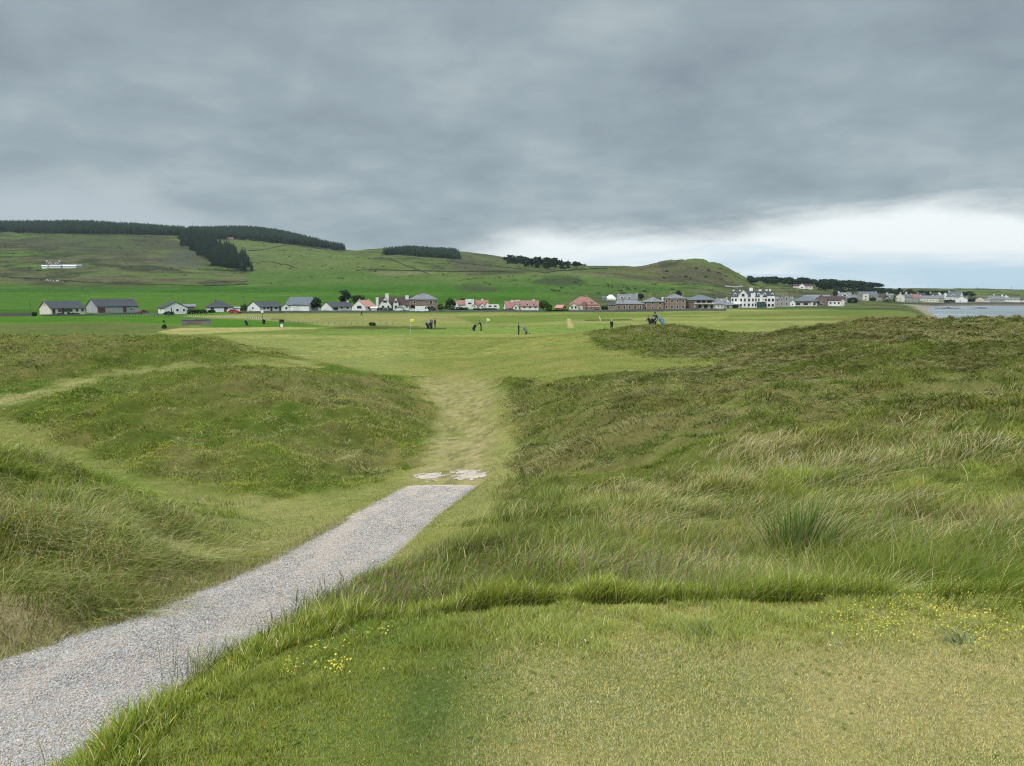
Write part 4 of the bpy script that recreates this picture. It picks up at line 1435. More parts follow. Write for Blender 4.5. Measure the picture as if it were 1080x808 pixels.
def mat_attr(name, rough=0.9):
    m, nt, out = new_mat(name)
    at = nd(nt, 'ShaderNodeAttribute', attribute_name='Col')
    f = noise_fac(nt, 90, 2)
    mx = nd(nt, 'ShaderNodeMix', data_type='RGBA', blend_type='MULTIPLY', inp={'Factor': 0.6})
    nt.links.new(at.outputs['Color'], mx.inputs['A'])
    nt.links.new(ramp(nt, f, [(0.3, (0.7, 0.7, 0.7)), (0.7, (1.2, 1.2, 1.2))]), mx.inputs['B'])
    b = nd(nt, 'ShaderNodeBsdfPrincipled', inp={'Roughness': rough})
    b.inputs['Specular IOR Level'].default_value = 0.2
    nt.links.new(mx.outputs['Result'], b.inputs['Base Color'])
    nt.links.new(b.outputs['BSDF'], out.inputs['Surface'])
    return m


link('path_chippings', mesh_np('path_chippings', np.stack([Vx.ravel(), Vy.ravel(), Vz.ravel()], -1), (np.arange(n)[:, None] * 6 + np.array(tri)[None]).ravel(), np.full(n * 8, 3), pc),
     mat_attr('stone_chippings'), kind='stuff', label='loose grey and buff chippings on the gravel path', cat='gravel')

# --- pale sand scars just beyond the end of the path
M_SAND = mat_surface('pale_sand', (0.38, 0.30, 0.235), (0.55, 0.455, 0.37), 4, 0.95, 0.5, 30)


cell = 0.032
gx_ = np.arange(-3.1, -0.6, cell)
gy_ = np.arange(PATH_END + 0.15, PATH_END + 2.2, cell)
SX, SY = np.meshgrid(gx_, gy_)
SX, SY = SX.ravel(), SY.ravel()
su, sv = proj(SX, SY, gz(SX, SY))
blob = lambda u0, u1, v0, v1: 1 - ((su - (u0 + u1) / 2) / ((u1 - u0) / 2)) ** 2 - ((sv - (v0 + v1) / 2) / ((v1 - v0) / 2)) ** 2
msk = np.maximum.reduce([blob(438, 467, 494, 507), blob(476, 510, 496, 506), blob(440, 508, 498.5, 503) - 0.85])
msk = msk * 0.7 + (fbm(SX * 3.6, SY * 5.0, 263, 5) - 0.5) * 2.2 + (fbm(SX * 11, SY * 7, 265, 3) - 0.5) * 2.4 - 0.05
ny2, nx2 = len(gy_), len(gx_)
jx, jy = rng.normal(0, cell * 0.2, SX.size), rng.normal(0, cell * 0.2, SX.size)
SZ = gz(SX + jx, SY + jy) + EYE + 0.010 + 0.004 * np.clip(msk, -0.5, 1)
ii = (np.arange(ny2 - 1)[:, None] * nx2 + np.arange(nx2 - 1)[None]).ravel()
ii = ii[msk[ii] > 0]
used = np.stack([ii, ii + 1, ii + nx2 + 1, ii + nx2], -1)
uq, inv = np.unique(used.ravel(), return_inverse=True)
link('sand_scar', mesh_np('sand_scar', np.stack([(SX + jx)[uq], (SY + jy)[uq], SZ[uq]], -1), inv.ravel(), np.full(len(ii), 4), smooth=True), M_SAND, kind='structure',
     label='broken scar of bare cream-pink sand just beyond the end of the gravel path', cat='sand')
# ------------------------------------------------------------------ building materials
W_HARL = mat_surface('white_harling', (0.66, 0.65, 0.62), (0.80, 0.79, 0.76), 0.8, 0.9, 0.15, 12)
C_HARL = mat_surface('cream_harling', (0.58, 0.53, 0.44), (0.70, 0.65, 0.56), 0.8, 0.9)
G_HARL = mat_surface('grey_harling', (0.30, 0.30, 0.30), (0.42, 0.42, 0.41), 0.7, 0.95, 0.2, 8)
P_STONE = mat_brick('pale_stone', (0.36, 0.34, 0.31), (0.28, 0.27, 0.25), (0.40, 0.38, 0.35))
R_STONE = mat_brick('red_sandstone', (0.26, 0.185, 0.15), (0.19, 0.14, 0.118), (0.30, 0.25, 0.21))
BRICK = mat_brick('brown_brick', (0.20, 0.12, 0.09), (0.15, 0.10, 0.08), (0.22, 0.19, 0.17), 0.3, 0.1)
D_SLATE = mat_surface('dark_slate', (0.022, 0.023, 0.027), (0.052, 0.053, 0.058), 2.2, 0.6, 0.2, 6)
B_SLATE = mat_surface('blue_grey_slate', (0.075, 0.086, 0.100), (0.130, 0.145, 0.163), 1.6, 0.55, 0.2, 6)
L_SLATE = mat_surface('pale_slate', (0.085, 0.087, 0.092), (0.23, 0.232, 0.24), 1.3, 0.6, 0.2, 6)
R_TILE = mat_surface('red_tile', (0.22, 0.10, 0.085), (0.32, 0.155, 0.13), 1.6, 0.8, 0.25, 7)
S_TILE = mat_surface('salmon_tile', (0.40, 0.185, 0.145), (0.50, 0.25, 0.195), 1.6, 0.8, 0.25, 7)
B_TILE = mat_surface('brown_tile', (0.040, 0.022, 0.021), (0.080, 0.043, 0.039), 1.6, 0.8, 0.25, 7)
GLASS = mat_surface('window_glass', (0.02, 0.025, 0.03), (0.05, 0.06, 0.07), 0.6, 0.08, spec=0.6)
WHITE_P = mat_surface('white_paint', (0.70, 0.70, 0.69), (0.82, 0.82, 0.81), 2, 0.5)
BROWN_P = mat_surface('brown_paint', (0.07, 0.04, 0.03), (0.11, 0.065, 0.05), 2, 0.6)
RED_P = mat_surface('dull_red_paint', (0.12, 0.03, 0.035), (0.17, 0.05, 0.05), 2, 0.6)
GREEN_P = mat_surface('green_paint', (0.03, 0.10, 0.07), (0.05, 0.14, 0.10), 2, 0.5)
POT = mat_surface('clay_pot', (0.38, 0.20, 0.12), (0.48, 0.28, 0.18), 4, 0.9)
BLUE_P = mat_surface('pale_blue_paint', (0.25, 0.38, 0.46), (0.35, 0.48, 0.55), 2, 0.5)


class House:
    def __init__(self, name, cat, label, u, v, group=None, ymin=120):
        self.p = hit(u, v, ymin)
        self.u, self.s = u, px2m(self.p)
        self.root = empty(name, self.p, label, cat, group, -math.atan2(self.p.x, self.p.y))

    def block(self, x, wall, roof, t='gx', g=0.0, d=7.5, y=0.0, wm=None, rm=None, win=0, wz=(0.85,), ws=(1.25, 1.15), wf=None, door=None,
              chim=(), gwin=(), over=0.3, z0=0.0, wins=None, dormers=(), names=('wall', 'roof'), cmat=None):
        s = self.s
        wm, rm, wf = wm or W_HARL, rm or D_SLATE, wf or WHITE_P
        hw, rh = wall * s, roof * s
        x0, x1 = (x[0] - self.u) * s, (x[1] - self.u) * s
        ag = abs(g) * s
        psi = math.asin(min(ag / d, 0.94)) if ag else 0.0
        W = max((x1 - x0 - ag) / math.cos(psi), 0.6)
        ox = x0 + (ag if g > 0 else 0)
        psi = psi if g > 0 else -psi
        M = Matrix.Translation((ox, y, z0)) @ Matrix.Rotation(psi, 4, 'Z')
        root = self.root
        sink = -1.2 if z0 == 0 else 0.0
        b = MB()
        if t == 'gx':
            b.prism([(0, sink), (d, sink), (d, hw), (d / 2, hw + rh), (0, hw)], 0, W)
            b.v = [(yy_, xx_, zz_) for (xx_, yy_, zz_) in b.v]
        elif t == 'gy':
            b.prism([(0, sink), (W, sink), (W, hw), (W / 2, hw + rh), (0, hw)], 0, d)
        else:
            b.box(0, W, 0, d, sink, hw)
        b.xform(M).build(names[0], wm, root)
        r = MB()
        o, th = over, 0.16
        if t in ('gx', 'gy'):
            span = d if t == 'gx' else W
            m_ = rh / (span / 2)
            lo = hw - o * m_ + 0.03
            pr = [(-o, lo), (span / 2, hw + rh + 0.03), (span + o, lo), (span + o, lo + th), (span / 2, hw + rh + th + 0.03), (-o, lo + th)]
            if t == 'gx':
                r.prism(pr, -0.22, W + 0.22)
                r.v = [(yy_, xx_, zz_) for (xx_, yy_, zz_) in r.v]
            else:
                r.prism(pr, -0.22, d + 0.22)
        elif t == 'hip':
            q = min(W, d) / 2
            if W >= d:
                rg_ = [(q * 0.95, d / 2), (W - q * 0.95, d / 2)]
            else:
                rg_ = [(W / 2, q * 0.95), (W / 2, d - q * 0.95)]
            z_ = hw + 0.02
            vs = [(-o, -o, z_), (W + o, -o, z_), (W + o, d + o, z_), (-o, d + o, z_), (-o, -o, z_ + th), (W + o, -o, z_ + th), (W + o, d + o, z_ + th), (-o, d + o, z_ + th),
                  (*rg_[0], hw + rh), (*rg_[1], hw + rh)]
            fs = [(3, 2, 1, 0), (0, 1, 5, 4), (1, 2, 6, 5), (2, 3, 7, 6), (3, 0, 4, 7)]
            fs += [(4, 5, 9, 8), (5, 6, 9), (6, 7, 8, 9), (7, 4, 8)] if W >= d else [(4, 5, 8), (5, 6, 9, 8), (6, 7, 9), (7, 4, 8, 9)]
            r.add(vs, fs)
        else:        # flat
            r.box(-o, W + o, -o, d + o, hw + 0.01, hw + 0.01 + max(rh, 0.25))
        ro = r.xform(M).build(names[1], rm, root)
        # openings
        spots = []
        if win:
            for z_ in wz:
                for k in range(win):
                    spots.append(((k + 0.5) / win, z_, ws[0], ws[1]))
        if wins:
            spots += list(wins)
        for (fx, z_, w_, h_) in spots:
            self.window(M, 'F', fx * W, z_, w_, h_, wf, W, d)
        for (side, fx, z_, w_, h_) in gwin:
            self.window(M, side, fx * d, z_, w_, h_, wf, W, d)
        if door:
            for (fx, w_, h_, dm) in door:
                dd = MB().box(fx * W - w_ / 2, fx * W + w_ / 2, -0.07, 0.05, 0.02, h_)
                dd.xform(M).build('door', dm, root)
        for c in chim:
            fx, w_, h_ = c[:3]
            cm = c[3] if len(c) > 3 else wm
            if t == 'gy':
                cx_, cy_ = W / 2, fx * d
            else:
                cx_, cy_ = fx * W, d / 2
            top = hw + rh + h_ * s
            w2 = w_ * s / 2
            cb_ = MB().box(cx_ - w2, cx_ + w2, cy_ - 0.42, cy_ + 0.42, hw + rh * 0.35, top)
            cb_.box(cx_ - w2 - 0.07, cx_ + w2 + 0.07, cy_ - 0.49, cy_ + 0.49, top + 0.002, top + 0.16)
            co_ = cb_.xform(M).build('chimney', cm, ro)
            for k in range(2):
                px__ = cx_ + (k - 0.5) * w2 * 0.9
                MB().tube([(px__, cy_, top + 0.165), (px__, cy_, top + 0.5)], [0.13, 0.11], 6).xform(M).build('chimney_pot', POT, co_ if False else ro)
        for (fx, w_, h_) in dormers:           # gabled dormer on the front slope
            cx_, w2, hh = fx * W, w_ * s / 2, h_ * s
            zb = hw + 0.12 * rh
            dm = MB().prism([(cx_ - w2, zb), (cx_ + w2, zb), (cx_ + w2, zb + hh * 0.6), (cx_, zb + hh), (cx_ - w2, zb + hh * 0.6)], 0.05 * d + 0.02, d * 0.42)
            do = dm.xform(M).build('dormer', wm, root)
            rr = MB().prism([(cx_ - w2 - 0.15, zb + hh * 0.6 - 0.06), (cx_, zb + hh + 0.02), (cx_ + w2 + 0.15, zb + hh * 0.6 - 0.06), (cx_ + w2 + 0.15, zb + hh * 0.6 + 0.06), (cx_, zb + hh + 0.14), (cx_ - w2 - 0.15, zb + hh * 0.6 + 0.06)], 0.05 * d - 0.1, d * 0.44)
            rr.xform(M).build('dormer_roof', rm, do)
            MB().box(cx_ - w2 * 0.55, cx_ + w2 * 0.55, 0.05 * d - 0.03, 0.05 * d + 0.015, zb + hh * 0.12, zb + hh * 0.58).xform(M).build('pane', GLASS, do)
        return M, W, hw, rh

    def window(self, M, side, c, z, w, h, wf, W, d):
        fr = MB().box(-w / 2, w / 2, -0.05, 0.03, z, z + h)
        pn = MB().box(-w / 2 + 0.10, w / 2 - 0.10, -0.075, -0.052, z + 0.10, z + h - 0.10)
        if side == 'F':
            T = Matrix.Translation((c, 0, 0))
        elif side == 'L':
            T = Matrix.Translation((0, d - c, 0)) @ Matrix.Rotation(-math.pi / 2, 4, 'Z')
        else:
            T = Matrix.Translation((W, c, 0)) @ Matrix.Rotation(math.pi / 2, 4, 'Z')
        f = fr.xform(M @ T).build('window', wf, self.root)
        pn.xform(M @ T).build('pane', GLASS, f)

    def part(self, name, mb, mat, parent=None):
        return mb.build(name, mat, parent or self.root)


# ------------------------------------------------------------------ the row along the links, from the left
h = House('bungalow', 'house', 'white bungalow with a dark slate roof at the far left end of the row', 66, 332)
h.block((45, 87.5), 6.6, 7.2, g=10.5, d=9, win=6, ws=(1.1, 1.1), door=[(0.09, 0.9, 2.0, RED_P), (0.34, 0.9, 2.0, RED_P), (0.5, 0.9, 2.0, GREEN_P)], wm=C_HARL, chim=[(0.02, 2.2, 1.2, G_HARL)])
h = House('barn', 'barn', 'long weathered grey barn with dull red doors and a dark roof', 119, 330)
h.block((94, 144), 6.6, 7.4, g=10.5, d=9, wm=G_HARL, rm=D_SLATE, door=[(0.11, 2.6, 2.0, RED_P), (0.66, 1.3, 2.1, RED_P)], wins=[(0.82, 0.9, 1.0, 0.9)], chim=[(0.97, 1.2, 0.8, G_HARL)])
h = House('garden_shed', 'shed', 'low dark green shed squeezed between the white bungalow and the grey barn', 90, 329.6)
h.block((86.9, 94), 3.6, 1.0, wm=GREEN_P, rm=D_SLATE, d=3.0, y=3.0, door=[(0.5, 0.8, 1.0, BROWN_P)])
h = House('gabled_bungalow', 'house', 'white bungalow turned gable end on, with dark roof edges and a shrub at its corner', 183, 331.3)
h.block((168, 197.5), 6.2, 6.2, t='gy', g=6, d=10, wins=[(0.3, 0.9, 0.5, 1.6), (0.55, 0.9, 1.0, 1.0), (0.82, 0.9, 0.8, 1.0)], gwin=[('L', 0.5, 0.9, 1.2, 1.0)])
h = House('outbuilding', 'outbuilding', 'small brown-roofed outbuilding behind the dark hedge and the gable-end bungalow', 200, 326)
h.block((194, 205.5), 2.4, 2.4, wm=BRICK, rm=L_SLATE, d=5, win=2, ws=(0.7, 0.6))
h = House('hipped_bungalow', 'house', 'white bungalow with a steep dark hipped roof, red car parked at its right end', 233, 329)
h.block((218, 245), 4.6, 7.2, t='hip', d=9, wm=W_HARL, win=2, ws=(1.5, 1.0), door=[(0.72, 1.0, 2.0, BROWN_P)], chim=[(0.38, 1.0, 0.6, D_SLATE)])
h.block((243, 252), 4.2, 0.4, t='flat', d=4.0, y=1.5, wm=W_HARL, rm=WHITE_P, door=[(0.5, 1.6, 1.3, BLUE_P)])
h = House('long_bungalow', 'house', 'long low bungalow with a grey gable, left of the blue-roofed house', 280, 328.3)
h.block((261.5, 297.5), 4.2, 5.6, g=13, d=9.5, wm=W_HARL, door=[(0.5, 0.9, 1.9, BROWN_P), (0.92, 1.4, 1.9, BROWN_P)], wins=[(0.2, 0.75, 1.0, 0.8), (0.36, 0.75, 1.0, 0.8), (0.72, 0.75, 1.3, 0.8)], gwin=[('L', 0.45, 0.7, 1.0, 0.9)], wf=BROWN_P)
h = House('blue_roofed_house', 'house', 'big white house under a blue-grey roof with a glazed balcony gable at its right', 318, 328.3)
h.block((301, 338), 6.5, 8.0, g=-12.5, d=9.5, y=3.5, wm=W_HARL, rm=B_SLATE, gwin=[('R', 0.5, 2.7, 4.6, 1.5), ('R', 0.5, 0.3, 3.6, 1.7), ('R', 0.5, 4.4, 2.4, 1.0)], wf=BROWN_P, wins=[(0.1, 0.8, 1.0, 1.1)])
h.block((297.5, 306), 4.4, 3.6, t='gy', d=6, y=2.4, wm=W_HARL, rm=B_SLATE, wins=[(0.6, 0.7, 0.9, 1.0)])
h.block((310, 326), 6.4, 0.6, t='flat', d=4, y=0.6, wm=W_HARL, rm=B_SLATE)
dk = MB()
dk.box(2.4, 6.4, 0.2, 2.2, 1.95, 2.1)
for k in range(4):
    dk.box(2.45 + k * 1.28, 2.53 + k * 1.28, 0.22, 0.3, -0.6, 2.95)
dk.box(2.4, 6.4, 0.2, 0.28, 2.96, 3.04)
dk.xform(Matrix.Translation((0.2, 0.3, 0)))
h.part('balcony', dk, BLUE_P)
h = House('white_bungalow', 'house', 'white bungalow with a long dark roof, joined to the salmon-roofed cottage', 356, 328)
h.block((339, 373), 4.1, 4.8, g=11, d=8.5, wins=[(0.18, 0.35, 2.0, 1.0), (0.45, 0.8, 0.8, 0.9), (0.72, 0.8, 1.0, 0.9)], wf=BROWN_P, chim=[(0.97, 1.4, 0.8)])
h = House('salmon_roofed_cottage', 'house', 'small white cottage with a bright salmon tiled roof and white chimney stubs', 384, 328)
h.block((371.5, 396.5), 4.8, 6.2, t='gy', g=-11, d=9, wm=W_HARL, rm=S_TILE, wins=[(0.55, 1.0, 2.0, 1.1)], gwin=[('R', 0.3, 0.9, 1.3, 1.1), ('R', 0.7, 0.8, 1.2, 1.2)], chim=[(0.1, 1.4, 0.4), (0.9, 1.4, 0.2)], wf=BROWN_P)
h.block((391, 397.5), 2.8, 1.2, d=3, y=-0.8, wm=W_HARL, rm=W_HARL)
h = House('gabled_villa', 'house', 'tall white villa with steep gables, brown tiled roofs and three white chimneys', 416, 327)
h.block((400, 440), 6.0, 7.0, d=8.5, y=4.5, wm=W_HARL, rm=B_TILE, wins=[(0.85, 0.9, 1.6, 1.1)])
h.block((406.6, 410.2), 16.6, 0.4, t='flat', d=0.9, y=2.6, wm=W_HARL, rm=W_HARL, over=0.06, names=('chimney_stack', 'chimney_cap'))
h.block((396.6, 399.4), 12.6, 0.4, t='flat', d=0.9, y=5.5, wm=W_HARL, rm=W_HARL, over=0.06, names=('chimney_stack', 'chimney_cap'))
h.block((428, 431.4), 14.6, 0.4, t='flat', d=0.9, y=7.2, wm=W_HARL, rm=W_HARL, over=0.06, names=('chimney_stack', 'chimney_cap'))
h.block((399.5, 413), 4.6, 8.6, t='gy', d=6, y=0.6, wm=W_HARL, rm=B_TILE, wins=[(0.5, 3.0, 1.8, 1.1), (0.35, 0.8, 1.2, 1.1), (0.75, 0.8, 1.0, 1.1)])
h.block((414.5, 420.5), 6.0, 8.0, t='gy', d=6, y=0.9, wm=W_HARL, rm=B_TILE, wins=[(0.5, 2.8, 1.2, 1.2), (0.5, 0.8, 1.2, 1.2)])
h.block((427, 439.5), 4.6, 2.0, d=4, y=0.9, wm=W_HARL, rm=B_TILE, win=3, ws=(0.8, 1.0))
h = House('garage', 'garage', 'small pale garage with a rounded white front before the white gabled villa', 421, 329)
h.block((416.5, 425), 3.6, 1.4, t='gy', d=5, wm=W_HARL, rm=L_SLATE, door=[(0.5, 1.9, 1.2, WHITE_P)])
h = House('sandstone_villa', 'house', 'red sandstone two-storey villa with a pale hipped slate roof, hedge in front', 447, 327.5)
h.block((431.5, 462), 11.2, 6.6, t='hip', d=9.5, wm=R_STONE, rm=L_SLATE, wins=[(0.62, 2.7, 0.8, 1.3), (0.76, 2.6, 1.2, 1.4), (0.93, 2.6, 0.9, 1.4), (0.60, 0.7, 1.0, 1.2), (0.8, 0.7, 1.2, 1.2), (0.2, 0.7, 1.0, 1.2), (0.2, 2.7, 0.9, 1.2)], wf=C_HARL, chim=[(0.36, 3.0, 0.6, R_STONE), (0.62, 2.2, -0.2, R_STONE)])
h = House('red_roofed_cottage', 'house', 'rambling white cottage with red roofs around a blocky white centre, dark hedge in front', 495, 325.8)
h.block((479, 515), 4.2, 4.4, d=7, y=3, wm=W_HARL, rm=R_TILE, wins=[(0.9, 0.8, 1.0, 1.0)], chim=[(0.83, 2.4, 1.2)])
h.block((475.5, 483.5), 5.0, 4.8, t='gy', d=7, y=1.4, wm=W_HARL, rm=R_TILE, wins=[(0.55, 1.3, 1.0, 1.1)], chim=[(0.5, 1.4, -0.6)])
h.block((491, 500), 9.2, 0.8, t='flat', d=4.5, y=2.0, wm=W_HARL, rm=W_HARL, wins=[(0.5, 2.0, 1.8, 0.9)], over=0.05)
h.block((498, 503.5), 3.0, 2.0, t='gy', d=3.5, y=1.2, wm=W_HARL, rm=R_TILE, wins=[(0.5, 0.6, 0.8, 0.8)])
h.block((506, 511), 3.4, 2.4, t='gy', d=3.5, y=1.0, wm=W_HARL, rm=R_TILE, wins=[(0.5, 0.6, 0.8, 0.8)])
h.block((511.5, 516), 4.0, 3.0, t='gy', d=4, y=1.6, wm=W_HARL, rm=R_TILE)
h = House('dormer_cottage', 'house', 'white cottage with small white dormers on its long red roof', 549, 327.6)
h.block((544, 568), 4.4, 5.6, d=8, y=2.5, wm=W_HARL, rm=R_TILE, win=4, ws=(1.1, 1.0), dormers=[(0.18, 3, 4), (0.5, 3, 4), (0.8, 3, 4)], chim=[(0.80, 2.6, 0.8), (0.06, 5.5, 0.4)])
h.block((530.5, 548), 2.6, 6.6, g=3, d=7, y=1.2, wm=W_HARL, rm=R_TILE, chim=[(0.55, 2.8, 0.9)], wins=[(0.3, 0.3, 0.7, 0.5)])
h.block((541, 547), 4.0, 3.0, t='gy', d=4, y=0.4, wm=W_HARL, rm=R_TILE, wins=[(0.5, 0.7, 0.8, 1.0)])
h = House('terracotta_hut', 'hut', 'little hut with an orange tiled roof standing alone before the big red-roofed house', 590, 327.4)
h.block((585.5, 597), 2.6, 2.8, g=-4, d=4, wm=BRICK, rm=S_TILE, gwin=[('R', 0.5, 0.3, 0.9, 0.5)])
h = House('red_roofed_villa', 'house', 'large villa with a broad red hipped roof and a chimney stack mid-front', 614, 328)
h.block((600, 631), 6.2, 8.8, t='hip', d=9, y=1.5, wm=C_HARL, rm=R_TILE, wins=[(0.55, 0.8, 1.2, 1.2), (0.75, 0.8, 1.2, 1.2), (0.92, 0.8, 0.8, 1.2)], chim=[(0.58, 1.2, 0.5, R_STONE)], dormers=[(0.78, 3.5, 3.5)])
h.block((600.5, 610), 4.6, 4.0, t='gy', d=5, y=0.2, wm=C_HARL, rm=R_TILE, wins=[(0.3, 0.8, 0.9, 1.2), (0.7, 0.8, 0.9, 1.2)])
h.block((614.5, 618), 9.0, 0.5, t='flat', d=2, y=0.4, wm=R_STONE, rm=R_TILE, over=0.05)
h.block((619, 632), 3.8, 2.4, d=4, y=0.3, wm=R_STONE, rm=R_TILE, win=3, ws=(0.7, 1.0))
h = House('white_marquee', 'marquee', 'white pyramid-roofed marquee on the pasture above the village wall', 644, 316.5, ymin=300)
h.block((638.6, 649.4), 1.4, 4.2, t='hip', d=5.5, wm=WHITE_P, rm=WHITE_P)
h = House('small_shed', 'shed', 'tiny grey-roofed shed beside the white marquee', 637, 316.3, ymin=300)
h.block((635, 639.5), 1.6, 2.2, wm=G_HARL, rm=B_SLATE, d=4, door=[(0.5, 0.7, 0.7, BROWN_P)])
# sandstone terrace
h = House('upper_villa', 'house', 'pale villa with white dormers and a grey roof showing above the low sandstone house', 661, 322, ymin=330)
h.block((651, 672), 6.0, 5.6, d=8, wm=W_HARL, rm=L_SLATE, dormers=[(0.22, 4, 4), (0.6, 4, 4)], chim=[(0.97, 1.6, 0.3)])
h = House('low_sandstone_house', 'house', 'low red sandstone house behind the stone wall, below the pale villa', 665, 328)
h.block((650, 678), 7.2, 2.6, d=8, wm=R_STONE, rm=L_SLATE, win=5, ws=(0.9, 1.5), wz=(0.7,), wf=C_HARL, chim=[(0.25, 1.4, 2.0, R_STONE)])
h = House('mid_sandstone_house', 'house', 'two-storey sandstone house with one white chimney at its right end', 688, 327.8)
h.block((677, 699.5), 9.0, 5.2, t='hip', d=8, wm=R_STONE, rm=L_SLATE, win=3, wz=(0.6, 2.4), ws=(0.9, 1.1), wf=C_HARL, chim=[(0.35, 1.6, 0.6, R_STONE)])
h.block((672, 682), 8.0, 3.2, t='gy', d=6, y=3, wm=P_STONE, rm=L_SLATE)
h.block((697.5, 699.5), 13.5, 0.4, t='flat', d=1, y=3, wm=W_HARL, rm=W_HARL, over=0.05)
h = House('tall_sandstone_villa', 'house', 'tallest square sandstone villa with a pale hipped roof and dark bushes at its foot', 711, 327.4)
h.block((700, 723), 12.2, 5.4, t='hip', d=9.5, wm=R_STONE, rm=L_SLATE, win=4, wz=(0.7, 2.9), ws=(0.9, 1.3), wf=C_HARL, chim=[(0.3, 2.2, 0.6, R_STONE), (0.85, 2.2, 0.2, R_STONE)])
h = House('balcony_house', 'house', 'modern house under a wide blue-grey roof with a dark balcony band', 737, 326.8)
h.block((723, 753), 10.0, 5.6, t='hip', d=10, wm=C_HARL, rm=B_SLATE, over=0.8, wins=[(0.45, 2.6, 1.6, 1.3), (0.62, 2.6, 1.6, 1.3), (0.82, 2.6, 1.8, 1.3), (0.5, 0.5, 1.4, 1.6), (0.7, 0.5, 1.4, 1.6), (0.9, 0.5, 1.0, 1.6)], wf=BLUE_P)
h.block((723.5, 731.5), 7.4, 0.5, t='flat', d=2, y=-0.9, wm=BRICK, rm=BROWN_P, over=0.05)
bk = MB().box(-1.6, 5.8, -1.2, -0.15, 2.05, 2.2).box(-1.6, 5.8, -1.2, -1.12, 2.95, 3.02)
for k in range(8):
    bk.box(-1.58 + k * 1.04, -1.52 + k * 1.04, -1.19, -1.13, 2.21, 2.94)
h.part('balcony', bk, BROWN_P)
h = House('porch_cottage', 'house', 'low pale cottage with a light grey roof attached to the right of the balcony house', 756, 325.8)
h.block((749, 763), 5.2, 3.6, g=3, d=6, wm=C_HARL, rm=L_SLATE, win=3, ws=(0.8, 0.9), chim=[(0.9, 1.4, 0.8)])
h = House('white_roofed_shed', 'shed', 'small shed with a sloping pale roof left of the white hotel', 768, 325)
h.block((763.5, 772), 3.0, 2.4, wm=P_STONE, rm=L_SLATE, d=5, door=[(0.5, 0.9, 1.2, BROWN_P)])

# ------------------------------------------------------------------ white hotel
h = House('hotel', 'hotel', 'white three-storey seafront hotel with dark slate roof, wall gables and many white chimneys', 793, 324.5, ymin=250)
S = h.s
h.block((771.5, 815), 11.8, 5.6, d=9, wm=W_HARL, rm=D_SLATE, win=13, wz=(0.7, 3.4), ws=(0.95, 1.5), wf=D_SLATE,
        chim=[(0.05, 1.6, 1.0), (0.20, 1.6, 0.6), (0.46, 3.6, 3.2), (0.67, 3.0, 1.4), (0.82, 1.8, 1.4), (0.90, 1.8, 1.6)], dormers=[(0.09, 3, 3.6), (0.54, 3, 3.6), (0.64, 3, 3.6), (0.78, 3, 3.6), (0.95, 3, 3.6)])
h.block((779, 788.5), 13.0, 5.2, t='gy', d=6, y=-0.7, wm=W_HARL, rm=W_HARL, wins=[(0.3, 0.7, 0.9, 1.5), (0.7, 0.7, 0.9, 1.5), (0.3, 3.3, 0.9, 1.6), (0.7, 3.3, 0.9, 1.6), (0.5, 6.0, 1.4, 1.5)], wf=D_SLATE, over=0.05)
h.block((791.5, 796), 14.5, 0.6, t='flat', d=3, y=-0.5, wm=W_HARL, rm=W_HARL, wins=[(0.5, 0.7, 0.9, 1.5), (0.5, 3.4, 0.9, 1.5)], wf=D_SLATE, over=0.08)
h.block((800.5, 803.5), 13, 0.6, t='flat', d=3, y=-0.6, wm=W_HARL, rm=W_HARL, over=0.08)
h.block((808, 815.5), 12.4, 1.0, t='hip', d=4, y=-0.9, wm=W_HARL, rm=D_SLATE, win=2, wz=(0.6, 3.4), ws=(1.2, 1.5), wf=D_SLATE, over=0.1)
h.block((775, 781), 3.6, 0.7, t='flat', d=2, y=-2.2, wm=W_HARL, rm=W_HARL, win=2, ws=(1.0, 0.9), wz=(0.5,), wf=D_SLATE)
h.block((798, 806), 5.4, 0.6, t='flat', d=2.4, y=-2.6, wm=GREEN_P, rm=D_SLATE, win=3, ws=(0.9, 1.5), wz=(0.5,), wf=GREEN_P)

h = House('stone_tower_house', 'house', 'narrow grey stone house with pale twin gables just right of the white hotel', 825, 323.6, ymin=250)
h.block((817.5, 827), 7.6, 2.6, d=7, wm=P_STONE, rm=L_SLATE, win=2, ws=(0.9, 1.3), wz=(0.8, 3.0), wf=WHITE_P)
h.block((822, 826), 9.0, 2.6, t='gy', d=5, y=-0.6, wm=P_STONE, rm=L_SLATE, wins=[(0.5, 1, 0.9, 1.5), (0.5, 3.4, 0.9, 1.4)])
h.block((826, 832), 10.0, 3.0, t='gy', d=6, y=-0.4, wm=P_STONE, rm=L_SLATE, wins=[(0.5, 1, 0.9, 1.5), (0.5, 3.8, 0.9, 1.4)], chim=[(0.5, 1.2, 1.0)])
h = House('white_gabled_hut', 'hut', 'small white hut between the stone house and the clubhouse', 835.5, 323.2, ymin=250)
h.block((833, 838.5), 4.2, 2.6, t='gy', d=4, wm=W_HARL, rm=L_SLATE, wins=[(0.5, 0.7, 0.8, 0.9)])
h = House('clubhouse', 'clubhouse', 'long low clubhouse with sweeping grey roofs, a brown brick gable and cream corner posts', 864, 323, ymin=250)
h.block((839, 862), 5.0, 5.4, t='hip', d=10, y=1.5, wm=C_HARL, rm=B_SLATE, over=1.2, win=3, ws=(2.6, 1.2), wz=(0.6,), wf=BROWN_P)
h.block((848, 874), 7.0, 4.6, d=9, y=6.0, wm=BRICK, rm=L_SLATE)
h.block((859.5, 872), 7.2, 4.4, t='gy', d=7, y=2.4, wm=BRICK, rm=L_SLATE, wins=[(0.5, 2.2, 1.0, 0.9), (0.5, 0.6, 2.4, 1.1)])
